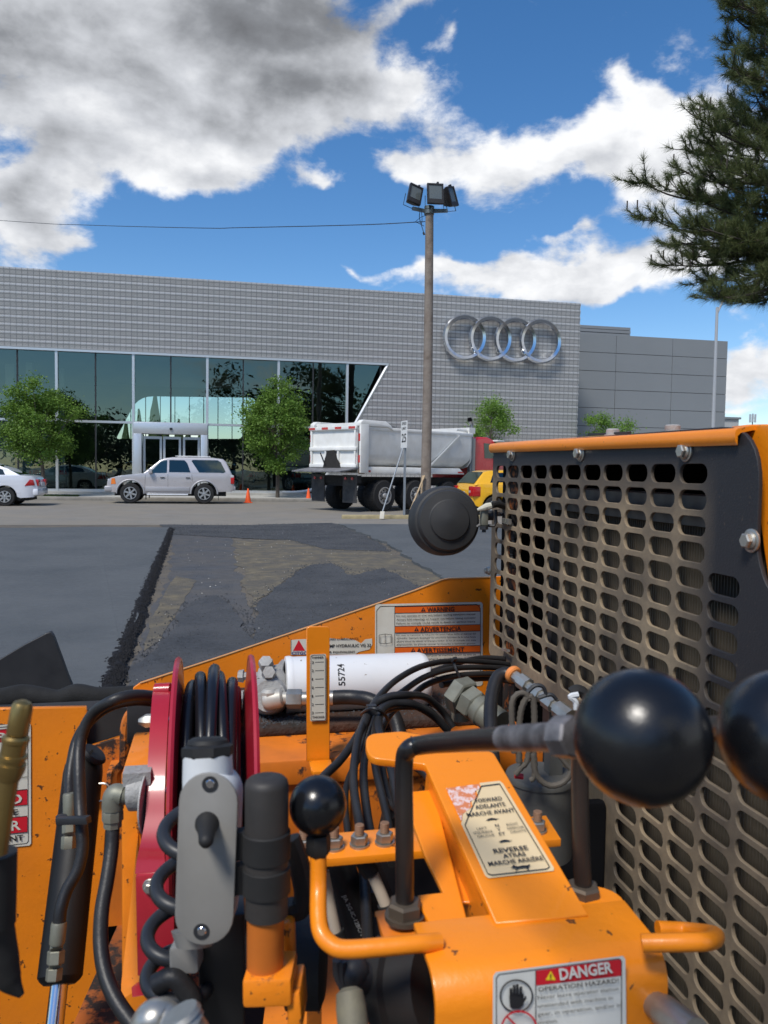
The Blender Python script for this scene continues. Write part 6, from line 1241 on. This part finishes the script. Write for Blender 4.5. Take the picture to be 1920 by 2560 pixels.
# black bent levers with large ball knobs
M_pipe = mat('black_pipe', (.014, .013, .013), .32, spec=.5, dust=(.05, .03, .02), damt=.35, dscale=14); M_worn = mat('worn_steel', (.33, .31, .31), .45, .4, dust=(.04, .035, .035), damt=.8, dscale=45)
for nm, lab, pts, bc, br, nutp in (('speed_lever', None, [(1012, 2262, .66), (1011, 2080, .66), (1010, 1915, .665), (1022, 1873, .66), (1060, 1862, .65), (1150, 1853, .58), (1260, 1846, .50), (1400, 1842, .425)], (1604, 1841, .38), 168, (1012, 2275, .66)),
      ('steering_lever', None, [(1458, 2220, .70), (1452, 2080, .70), (1450, 1900, .70), (1456, 1850, .69), (1490, 1832, .67), (1620, 1826, .58), (1780, 1822, .48), (1850, 1822, .44)], (1972, 1842, .385), 168, (1458, 2232, .70))):
    q = sub(nm, cs_, at(*bc)); g = G(); P = [at(*t_) for t_ in pts]; g.tube(P[:-1] if nm == 'speed_lever' else P, .0079 if nm == 'speed_lever' else .0078, n=20, seg=8); g.obj('lever_rod', M_pipe, q)
    if nm == 'speed_lever': g = G(); g.tube([P[-2], P[-2].lerp(P[-1], .5), P[-1]], .00805, n=20); g.obj('worn_end', M_worn, q)
    e = at(*bc); dr = (e-P[-1]).normalized(); g = G(); g.rev(P[-1]-dr*.004, P[-1]+dr*.012, [(0, .009), (.2, .0115), (.9, .0115), (1, .0105)], 8); g.obj('knob_nut', M_worn, q, smooth=30)
    g = G(); g.ball(e, br*bc[2]/F, 56, 36); g.obj('knob', M_knob, q)
    c = at(*nutp); g = G(); g.rev(c-V((0, 0, .004)), c+V((0, 0, .008)), [(0, .0135), (.1, .0150), (.8, .0150), (1, .0130)], 6, ph=.2); g.rev(c-V((0, 0, .007)), c-V((0, 0, .003)), [(0, .017), (1, .017)], 24); g.obj('base_nut', mat('dark_nut', (.12, .095, .07), .5, .5), q, smooth=30)
# --- right-hand plumbing in front of the guard
g = G(); a, b = at(1140, 1728, 1.5), at(1250, 1812, 1.42); g.rev(a, a.lerp(b, .25), [(0, .033), (.1, .036), (.9, .036), (1, .033)], 6); g.rev(a.lerp(b, .25), a.lerp(b, .5), [(0, .027), (.1, .031), (.9, .031), (1, .028)], 6, ph=.4); g.rev(a.lerp(b, .5), b, [(0, .026), (.3, .029), (.35, .027), (1, .027)], 20)
g.rev(at(1150, 1745, 1.53), at(1152, 1800, 1.53), [(0, .018), (1, .018)], 14); g.obj('large_fitting', M_green, PV, smooth=30)
g = G(); g.tube([at(1238, 1960, 1.20), at(1228, 1850, 1.26), at(1227, 1760, 1.32), at(1240, 1700, 1.36), at(1262, 1684, 1.37), at(1290, 1690, 1.36)], .0115, n=14); g.obj('feed_hose', M_hose, PV)
g = G(); a, b = at(1280, 1684, 1.36), at(1425, 1795, 1.24); g.rev(a-(b-a)*.02, a+(b-a)*.06, [(0, .013), (.3, .0155), (.8, .0155), (1, .013)], 20); g.obj('orange_collar', mat('collar_orange', (.75, .25, .06), .5), PV)
g = G(); prs = [(0.06, .010), (.16, .010), (.161, .0135), (.30, .0135), (.301, .0085), (.38, .0085), (.381, .0125), (.52, .0125), (.521, .009), (.60, .009), (.601, .0130), (.74, .0130), (.741, .009), (.80, .009), (.801, .0145), (1, .0145)]
g.rev(a, b, prs, 8); g.obj('coupling_chain', M_zinc, PV, smooth=25)
M_loomc = mat('dusty_loom', (.075, .065, .052), .8, dust=(.12, .10, .075), damt=.5, dscale=20)
for pts, r_ in (([(375, 470), (365, 330), (365, 220), (390, 175), (430, 170), (455, 210)], 17), ([(400, 520), (400, 380), (410, 260), (440, 190), (470, 200), (478, 300), (475, 420)], 18), ([(380, 580), (410, 545), (440, 510), (450, 420), (440, 320)], 16), ([(470, 470), (480, 560), (510, 610), (560, 635), (620, 620), (660, 570), (680, 480)], 17), ([(455, 610), (475, 590), (480, 520), (470, 430)], 15), ([(600, 480), (640, 530), (668, 560)], 13)):
    g = G(); loom(g, [at(*cG(x, y), 1.04) for x, y in pts], r_*.4943*1.04/F, 10, .0035); g.obj('wiring_loom', M_loomc, PV)
g = G(); g.tube([at(*cG(x, y), 1.1) for x, y in ((440, 165), (480, 130), (520, 135), (540, 180))], .003, n=6); g.tube([at(*cG(x, y), 1.1) for x, y in ((500, 190), (560, 175), (590, 200))], .003, n=6); g.obj('cable_tie', M_dark, PV)
g = G(); g.tube([at(*cG(x, y), 1.15) for x, y in ((690, 250), (685, 210), (660, 185), (700, 175))], .0045, n=7); g.obj('white_wire', M_boxl, PV); g = G(); g.tube([at(*cG(x, y), 1.16) for x, y in ((660, 165), (690, 150), (720, 160), (735, 180))], .008, n=8); g.obj('wire_tape', M_rub, PV)
cd_ = at(1350, 1934, 1.12); rD = 84*1.12/F; g = G(); g.rev(cd_, cd_-V((0, 0, .115)), [(0, rD*.86), (0, rD*.99), (.03, rD*1.02), (.07, rD*1.02), (.08, rD*.98), (1, rD*.98)], 40); g.rev(cd_-V((0, 0, .005)), cd_-V((0, 0, .006)), [(0, rD*.86), (1, rD*.86)], 30); g.bar(cd_+V((.02, .0, -.005)), cd_+V((.02, 0, .045)), .02, .02); g.obj('grey_canister', mat('canister_grey', (.085, .088, .085), .55, .2, dust=(.14, .12, .09), damt=.45, dscale=14), PV, smooth=35)
g = G(); g.cyl(at(*cG(378, 585), 1.05), at(*cG(420, 590), 1.05), .004, 8); g.obj('red_clip', M_decr, PV)
g = G(); g.rev(at(1585, 2470, .62), at(1740, 2590, .55), [(0, .010), (.5, .010), (.51, .012), (1, .012)], 14); g.obj('gas_strut', M_zinc, PV)
g = G(); g.box((XG-.13, y9-.02, .25), (XG-.003, y9+.006, onG(1508, 1990)[1])); g.box((.30, 1.15, .45), (.60, 1.5, .62)); g.obj('pump_block', M_black, PV, bevel=.01)
# --- hose reel
rl = sub('hose_reel', PV, (0, 1.13, .95)); rc = V((0, 1.12, 0)); topz = at(470, 1657, (V((0, 1.12, 1))-EYE).dot(fwd)).z
Rr = .186; zc_ = onY(470, 1657, 1.12).z-Rr; rc = V((0, 1.12, zc_))
for X_, s in ((-.056, -1), (.048, 1)):
    c = rc+V((X_, 0, 0)); g = G(); g.rev(c-V((s*.014, 0, 0)), c, [(0, .05), (.1, .09), (1, Rr)], 72); g.rev(c-V((s*.0165, 0, 0)), c-V((s*.0025, 0, 0)), [(0, .05), (.1, .09), (1, Rr)], 72)
    n = 72; vs = []
    for i in range(n):
        a = 2*math.pi*i/n
        for k in range(6): b = 2*math.pi*k/6; vs.append(c+V((math.sin(b)*.0042, math.cos(a)*(Rr+math.cos(b)*.0042), math.sin(a)*(Rr+math.cos(b)*.0042))))
    g.add(vs, [(i*6+k, i*6+(k+1) % 6, ((i+1) % n)*6+(k+1) % 6, ((i+1) % n)*6+k) for i in range(n) for k in range(6)]); g.obj('reel_disc', M_red, rl, smooth=45)
g = G(); g.cyl(rc+V((-.045, 0, 0)), rc+V((.035, 0, 0)), .08, 30); g.obj('reel_hub', M_dark, rl)
for X_, R2, tl in ((-.034, .148, .3), (-.0235, .160, -.2), (-.008, .170, .12), (.0065, .160, -.35), (.0185, .150, .15), (.027, .138, .3), (-.028, .135, 0), (.012, .142, 0)):
    pts = []
    for i in range(49): a = 2*math.pi*i/48; pts.append(rc+V((X_+.004*math.sin(a*1+tl*8)+tl*.008*math.cos(a), R2*math.cos(a), R2*math.sin(a))))
    g = G(); g.tube(pts, .0083, n=12, seg=1, smooth=False); g.obj('reel_hose', mat('reel_hose_black', (.008, .008, .010), .3, spec=.5), rl)
# red arm
g = G(); 
strip = [(383, 435, 1724, 1.13), (380, 432, 1745, 1.10), (376, 428, 1800, 1.06), (371, 424, 1880, 1.02), (367, 420, 1960, .99), (364, 418, 2040, .97), (352, 418, 2105, .955), (342, 420, 2150, .95), (338, 424, 2185, .945)]
sm = []
for i in range(len(strip)-1):
    a, b, c, e_ = strip[max(i-1, 0)], strip[i], strip[i+1], strip[min(i+2, len(strip)-1)]
    for k in range(6): t_ = k/6; sm.append(tuple(.5*(2*b[j]+(c[j]-a[j])*t_+(2*a[j]-5*b[j]+4*c[j]-e_[j])*t_*t_+(3*b[j]-a[j]-3*c[j]+e_[j])*t_**3) for j in range(4)))
sm.append(strip[-1]); L0 = [at(a, y, z) for a, b, y, z in sm]; L1 = [at(b-8, y, z) for a, b, y, z in sm]; n = len(sm); dd = V((0, .035, 0)); g.add(L0+L1+[p+dd for p in L0]+[p+dd for p in L1], [f for i in range(n-1) for f in ((i, i+1, n+i+1, n+i), (2*n+i, 3*n+i, 3*n+i+1, 2*n+i+1), (i, 2*n+i, 2*n+i+1, i+1), (n+i, n+i+1, 3*n+i+1, 3*n+i))])
for (a0, b0, y0, z0), (a1, b1, y1, z1) in (): g.prism([at(a0, y0, z0), at(b0-8, y0, z0), at(b1-8, y1, z1), at(a1, y1, z1)], (0, .035, .0))
g.tube([at(388, 1726, 1.13), at(426, 1724, 1.13)], .010, n=10)
g.obj('reel_arm', M_red, rl, smooth=50)
g = G(); g.prism([at(x, y, .938) for x, y in (cD(872, 1268), cD(885, 1258), cD(1120, 1238), cD(1120, 1880), cD(885, 1905))], (0, .006, 0)); g.obj('arm_bracket', M_red, rl, bevel=.001)
g = G(); g.prism([at(*cD(x, y), Z) for x, y, Z in ((845, 1975, .90), (880, 1945, .93), (1060, 1900, .93), (1040, 2010, .89), (850, 2040, .89))], (0, .01, -.006)); g.obj('arm_foot', M_red, rl, bevel=.0015)
c = at(*cD(970, 1325), .936); bolt(rl, c, -fwd, .0095, M_zinc, .006, .006)
for x, y in ((1135, 120), (1110, 252), (1150, 175), (1150, 310), (1098, 708)):
    c = at(*cD(x, y), 1.02 if y > 600 else 1.08); g = G(); g.rev(c+V((.008, 0, 0)), c-V((.006, 0, 0)), [(0, .005), (.1, .0066), (.5, .0066), (.55, .004), (1, .004)], 6); g.obj('reel_bolt', M_chrome, rl, smooth=30)
c = at(*cD(945, 262), 1.14); g = G(); g.rev(c+V((.014, 0, 0)), c-V((.012, 0, 0)), [(0, .004), (.2, .010), (.6, .010), (1, .004)], 6); g.obj('reel_bolt', M_zinc, rl, smooth=30)
# swivel and feed hose
g = G(); a, b = at(*cD(838, 720), 1.0), at(*cD(945, 715), 1.0); g.rev(a, b, [(0, .0215), (.05, .0235), (.9, .0235), (1, .022)], 26); c = a.lerp(b, .45); g.box(c+V((-.017, -.015, .013)), c+V((.017, .012, .030))); g.cyl(c+V((0, -.003, .030)), c+V((0, -.003, .0305)), .005, 10); g.rev(at(*cD(945, 780), 1.0), at(*cD(955, 780), 1.0), [(0, .040), (1, .040)], 30); g.obj('swivel', M_cast, rl, smooth=35)
g = G(); a = at(*cD(840, 745), 1.0); g.rev(a, at(*cD(780, 742), 1.0), [(0, .011), (.3, .0125), (.35, .0105), (.65, .012), (.7, .0105), (1, .012)], 14); 
g.tube([at(*cD(792, 742), 1.0), at(*cD(745, 735), 1.0), at(*cD(728, 765), 1.0), at(*cD(725, 830), 1.0)], .0135, n=14, smooth=True); g.rev(at(*cD(725, 832), 1.0), at(*cD(724, 945), 1.0), [(0, .0125), (.1, .0135), (.6, .0135), (.62, .0115), (1, .0115)], 8); g.obj('swivel_elbow', M_green, rl, smooth=35)
g = G(); g.tube([at(*cD(x, y), Z) for x, y, Z in ((724, 940, 1.0), (718, 1080, .99), (690, 1280, .97), (655, 1480, .95), (648, 1700, .93), (680, 1900, .91), (760, 2080, .89), (900, 2260, .87), (1000, 2330, .86))], .0088, n=14); g.obj('swivel_hose', M_hose, PV)
# orange post the reel stands on
pz = at(303, 1933, 1.06).z; f0 = at(303, 1934, 1.06); g = G(); g.box((f0.x, f0.y, .42), (f0.x+.062, f0.y+.17, pz)); g.obj('reel_post', M_or, PV, bevel=.004)
g = G(); g.prism([at(303, 2460, 1.0), at(345, 2090, 1.05), at(350, 2470, 1.0), at(303, 2500, .98)], (0, .02, 0)); g.obj('post_gusset', M_orc, PV)
g = G(); g.tube([at(*cD(x, y), 1.32) for x, y in ((745, 700), (750, 600), (775, 560), (800, 520), (805, 320), (830, 230), (870, 195))], .0085, n=8); g.obj('strap_bracket', M_orw, PV)
g = G(); c = at(*cD(900, 280), 1.30); g.box(c+V((-.02, -.01, -.03)), c+V((.04, .03, .04))); g.obj('black_bracket', M_dark, PV, bevel=.003)
# --- hydraulic cylinder with hoses on the left
cy_ = sub('hydraulic_cylinder', PV, at(150, 2450, 1.20)); g = G(); a, b = at(212, 1893, 1.32), at(148, 2462, 1.14)
g.rev(a, b, [(0, .012), (.01, .024), (.04, .0300), (.08, .0315), (.97, .0315), (.985, .028), (1, .022)], 28); g.obj('cylinder_barrel', mat('cylinder_black', (.006, .006, .0065), .5, spec=.3, dust=(.012, .011, .010), damt=.4, dscale=10), cy_)
g = G(); dv = (b-a).normalized(); g.rev(b, b+dv*.2, [(0, .0125), (1, .0125)], 20); g.obj('piston_rod', M_chrome, cy_)
g = G(); g.rev(at(230, 1890, 1.30), at(238, 1880, 1.30), [(0, .022), (.5, .024), (1, .02)], 16); g.bar(at(*cD(575, 470), 1.29), at(*cD(600, 450), 1.29), .004, .004); g.obj('cylinder_cap', M_rub, cy_)
for pts in (((1020, 108, 1.24), (860, 98, 1.20), (720, 135, 1.18), (600, 215, 1.2), (535, 330, 1.2), (510, 450, 1.19), (508, 600, 1.17), (515, 800, 1.15), (525, 950, 1.13), (530, 1080, 1.12), (500, 1220, 1.11), (430, 1350, 1.10), (392, 1470, 1.09), (380, 1570, 1.085)),
            ((1020, 140, 1.27), (860, 130, 1.24), (700, 170, 1.23), (580, 260, 1.25), (500, 380, 1.25), (465, 520, 1.23), (450, 640, 1.21), (448, 740, 1.19))):
    g = G(); g.tube([at(*cD(*p[:2]), p[2]) for p in pts], .0088, n=14, seg=7); g.obj('pressure_hose', M_hose, PV)
def chain(pts, name='hose_fitting'):
    g = G()
    for (x0, y0, x1, y1, r, n) in pts: g.rev(at(*cD(x0, y0), 1.085 if y0 > 1500 else 1.17), at(*cD(x1, y1), 1.08 if y0 > 1500 else 1.165), [(0, r*.92), (.08, r), (.92, r), (1, r*.92)], n)
    g.obj(name, M_green, cy_, smooth=30)
chain([(448, 728, 450, 872, .0098, 14), (447, 925, 447, 985, .0105, 6), (446, 988, 446, 1000, .0075, 10), (445, 1002, 442, 1085, .0112, 6)])
chain([(380, 1556, 366, 1700, .0105, 14), (364, 1702, 362, 1735, .0085, 12), (362, 1738, 356, 1828, .0118, 6), (356, 1830, 352, 1850, .008, 12), (352, 1852, 344, 1935, .0112, 6)])
g = G(); c0_, c1_ = at(*cD(372, 905), 1.12), at(*cD(572, 898), 1.10); g.bar(c0_, c1_, .010, .010, up=V((0, 0, 1))); g.rev(at(*cD(395, 870), 1.13), at(*cD(395, 925), 1.13), [(0, .008), (1, .008)], 8); g.obj('hose_clamp', M_dark, cy_, bevel=.001)
g = G(); g.tube([at(*cD(x, y), 1.2) for x, y in ((635, 665), (680, 668), (705, 700), (700, 760), (640, 780))], .0016, n=5); g.obj('wire_loop', M_zinc, PV)
# --- grey switch box on its conduit
sw = sub('switch_box', PV, at(505, 2360, .60)); Zs = .60
def cap_E(x0, y0, x1, y1, r, n=12):
    dx, dy = x1-x0, y1-y0; L_ = math.hypot(dx, dy); an = math.atan2(dy, dx); out = []
    for k in range(n+1): a = an+math.pi/2+math.pi*k/n; out.append((x0+r*math.cos(a), y0+r*math.sin(a)))
    for k in range(n+1): a = an-math.pi/2+math.pi*k/n; out.append((x1+r*math.cos(a), y1+r*math.sin(a)))
    return out
cap = cap_E(665, 570, 636, 1355, 203); cap2 = cap_E(665, 568, 632, 1360, 197)
g = G(); g.prism([at(*cE(x, y), Zs-.0035) for x, y in cap], fwd*.003); g.obj('cover_plate', M_boxg, sw, bevel=.0008)
g = G(); g.prism([at(*cE(x, y), Zs) for x, y in cap2], fwd*.030); g.obj('box_body', M_boxl, sw, bevel=.003)
g = G(); g.rev(at(*cE(668, 560), Zs+.017), at(*cE(660, 230), Zs+.020), [(0, .0200), (.5, .0198), (1, .0190)], 30); g.obj('conduit_hub', M_boxl, sw)
g = G(); g.rev(at(*cE(662, 255), Zs+.020), at(*cE(662, 165), Zs+.022), [(0, .0195), (.15, .0208), (.8, .0208), (1, .017)], 8, ph=.2); g.rev(at(*cE(662, 165), Zs+.022), at(*cE(663, 120), Zs+.023), [(0, .0165), (.6, .0155), (1, .012)], 22); g.obj('gland_nut', M_rub, sw, smooth=25)
tg_ = at(*cE(658, 735), Zs-.004); te = at(*cE(648, 860), Zs-.032); g = G(); g.rev(tg_+V((0, .002, .002)), te, [(0, .0092), (.10, .0092), (.18, .0080), (.55, .0060), (.85, .0054), (.96, .0040), (1, .0012)], 22); g.obj('toggle_boot', M_rub, sw, smooth=45)
for x, y in ((677, 445), (618, 1465)):
    g = G(); c = at(*cE(x, y), Zs-.0045); g.rev(c, c+fwd*.003, [(0, .003), (.4, .0042), (1, .0044)], 16); g.obj('screw', M_chrome, sw); g = G(); c = at(*cE(x, y), Zs-.0040); g.rev(c, c+fwd*.0005, [(0, .0062), (1, .0062)], 20); g.obj('screw_recess', M_dark, sw)
g = G(); g.prism([at(*cE(x, y), Zs+.04) for x, y in fillet([(392, 1575), (592, 1560), (598, 1760), (395, 1760)], 35, 4)], fwd*.02); g.obj('lug_plate', M_boxg, sw, bevel=.002)
g = G(); g.rev(at(*cE(575, 1450), Zs+.026), at(*cE(570, 1565), Zs+.022), [(0, .019), (1, .014)], 16); g.obj('lower_hub', M_boxg, sw)
# curly cord behind the switch box
pts = []; ax = [at(*cE(560, 560), .70), at(*cE(520, 950), .69), at(*cE(465, 1300), .68), at(*cE(400, 1650), .67), at(*cE(470, 1900), .66)]
tot = 150
for i in range(tot):
    t = i/(tot-1)*(len(ax)-1); k = min(int(t), len(ax)-2); c = ax[k].lerp(ax[k+1], t-k); a = i/(tot-1)*2*math.pi*4.1; pts.append(c+RT*math.cos(a)*.0225+fwd*math.sin(a)*.024)
g = G(); g.tube(pts, .0062, n=12, seg=2); g.obj('curly_cord', mat('grey_cord', (.020, .021, .024), .42), PV)
# black square tube, rubber grip on orange handle
g = G(); a = at(*cE(600, 1370), .66); b = at(*cE(925, 1370), .66); g.box((a.x, a.y, .55), (b.x, a.y+.05, a.z)); g.obj('square_tube', mat('satin_black', (.012, .012, .013), .4), PV, bevel=.003)
gp = sub('grip_handle', PV, at(660, 2480, .60)); Zg = .60
g = G(); g.rev(at(*cE(1068, 1345), Zg), at(*cE(1070, 385), Zg), [(0, .0150), (.0, .0164), (.55, .0166), (.93, .0168), (.965, .0158), (.985, .0135), (1, .009), (.997, .003), (.992, .001)], 36); g.obj('rubber_grip', mat('grip_rubber', (.024, .022, .020), .6, dust=(.06, .05, .045), damt=.4, dscale=20), gp, smooth=40)
g = G(); g.rev(at(*cE(1058, 1880), Zg+.005), at(*cE(1062, 1330), Zg), [(0, .0140), (1, .0142)], 30); g.obj('handle_tube', M_orw, gp)
g = G(); P4 = [at(*cE(x, y), Z) for x, y, Z in ((898, 1800, .585), (1240, 1790, .585), (1240, 1990, .585), (900, 2000, .585))]; g.prism(P4, fwd*.04); g.prism([at(*cE(x, y), .59) for x, y in ((1200, 1900), (1300, 1880), (1320, 2150), (1215, 2150))], fwd*.04); g.prism([at(*cE(x, y), .64) for x, y in ((1180, 1400), (1250, 1400), (1262, 1900), (1180, 1900))], fwd*.02); g.obj('handle_flange', M_or, gp, bevel=.003)
for y0, y1 in ((765, 960), (1010, 1190)):
    g = G(); g.rev(at(*cE(1068, y1), Zg), at(*cE(1068, y0), Zg), [(0, .0172), (.04, .0184), (.96, .0184), (1, .0172)], 32); p_ = at(*cE(865, (y0+y1)/2), Zg+.005); g.box(p_+V((-.002, -.004, -.011)), p_+V((.03, .006, .011))); g.obj('clip_band', M_rub, gp, smooth=35)
g = G(); P = [at(*cE(x, y), .66) for x, y in ((1230, 820), (1280, 950), (1320, 1120), (1330, 1220), (1300, 1300), (1230, 1310), (1215, 1260))]; g.tube(P, .009, n=10); g.obj('cable', M_rub, PV)
g = G(); c = at(*cE(1328, 1660), .72); ax_ = RT; g.rev(c-ax_*.018, c+ax_*.020, [(0, .030), (.1, .040), (.9, .040), (1, .030)], 26); g.obj('roller', M_rub, PV); g = G(); g.bar(at(*cE(1240, 1560), .72), at(*cE(1280, 1680), .72), .012, .02); g.obj('roller_bracket', M_dark, PV)
g = G(); g.rev(at(*cF(478, 1850), .60), at(*cF(515, 2200), .58), [(0, .006), (.1, .0105), (.4, .0118), (1, .0118)], 18); g.obj('return_spring_case', mat('grimy_grey', (.13, .12, .09), .7, .2, dust=(.3, .27, .17), damt=.5, dscale=40), PV)
g = G(); g.tube([at(*cF(x, y), .62) for x, y in ((395, 1660), (400, 1760), (430, 1830), (450, 1880))], .004, n=7); g.tube([at(*cF(x, y), .62) for x, y in ((430, 1665), (425, 1760), (440, 1860))], .0035, n=7); g.ball(at(*cF(500, 1740), .63), .014, 14, 9); g.rev(at(*cF(500, 1780), .63), at(*cF(640, 1790), .64), [(0, .014), (1, .012)], 12); g.obj('linkage', M_dark, PV)
# silver connector at the lower left corner
g = G(); g.tube([at(345, 2660, .48), at(362, 2590, .48), at(385, 2550, .48), at(418, 2552, .48), at(440, 2590, .47)], [.0105, .0115, .012, .0105, .0095], n=20); g.rev(at(345, 2590, .47), at(330, 2650, .46), [(0, .016), (1, .016)], 6); g.obj('silver_elbow', M_zinc, PV)
g = G(); g.rev(at(450, 2530, .46), at(475, 2590, .46), [(0, .0105), (.2, .012), (.25, .0105), (.45, .012), (.5, .0105), (1, .012)], 16); g.obj('connector_ring', M_zinc, PV)
g = G(); g.tube([at(*cE(x, y), .64) for x, y in ((300, 1830), (420, 1780), (500, 1850), (560, 1980), (480, 2150))], .0085, n=12); g.obj('drain_hose', M_hose, PV)
# --- spray wand standing in its holder at the left edge (rests there, a thing of its own)
SW = thing('spray_wand', 'tarnished brass nozzle wand standing in a black rubber holder at the left edge', 'spray wand', at(-10, 2300, .50)); Zw = .50
g = G(); a, b = at(*cD(150, 130), Zw), at(*cD(110, 350), Zw); g.rev(b, a, [(0, .0062), (.1, .0068), (.8, .0066), (.93, .0052), (1, .0022)], 22); g.obj('nozzle', M_brass, SW)
g = G(); a, b = at(*cD(105, 355), Zw), at(*cD(55, 640), Zw); g.rev(a, b, [(0, .0068), (.05, .0085), (.13, .0085), (.15, .0078), (.42, .0076), (.44, .0090), (.52, .0090), (.54, .0080), (.62, .0080), (.64, .0092), (.80, .0088), (1, .0068)], 22); g.obj('coupling', M_brass, SW, smooth=25)
g = G(); g.tube([at(*cD(60, 620), Zw), at(*cD(20, 860), Zw), at(*cD(-15, 1110), Zw)], .0062, n=14); g.obj('wand_tube', M_brass, SW)
HO = sub('wand_holder', PV, at(-30, 2300, .5)); g = G(); g.rev(at(*cD(-25, 1110), .515), at(*cD(-35, 1570), .515), [(0, .0115), (0, .0130), (1, .0130), (1, .0115)], 26); g.obj('holder_tube', M_rub, HO)
g = G(); g.tube([at(*cD(x, y), .52) for x, y in ((-60, 1500), (-30, 1650), (10, 1800), (60, 1930), (140, 2030))], [.013, .0125, .011, .008, .002], n=14); g.obj('holder_boot', M_rub, HO)
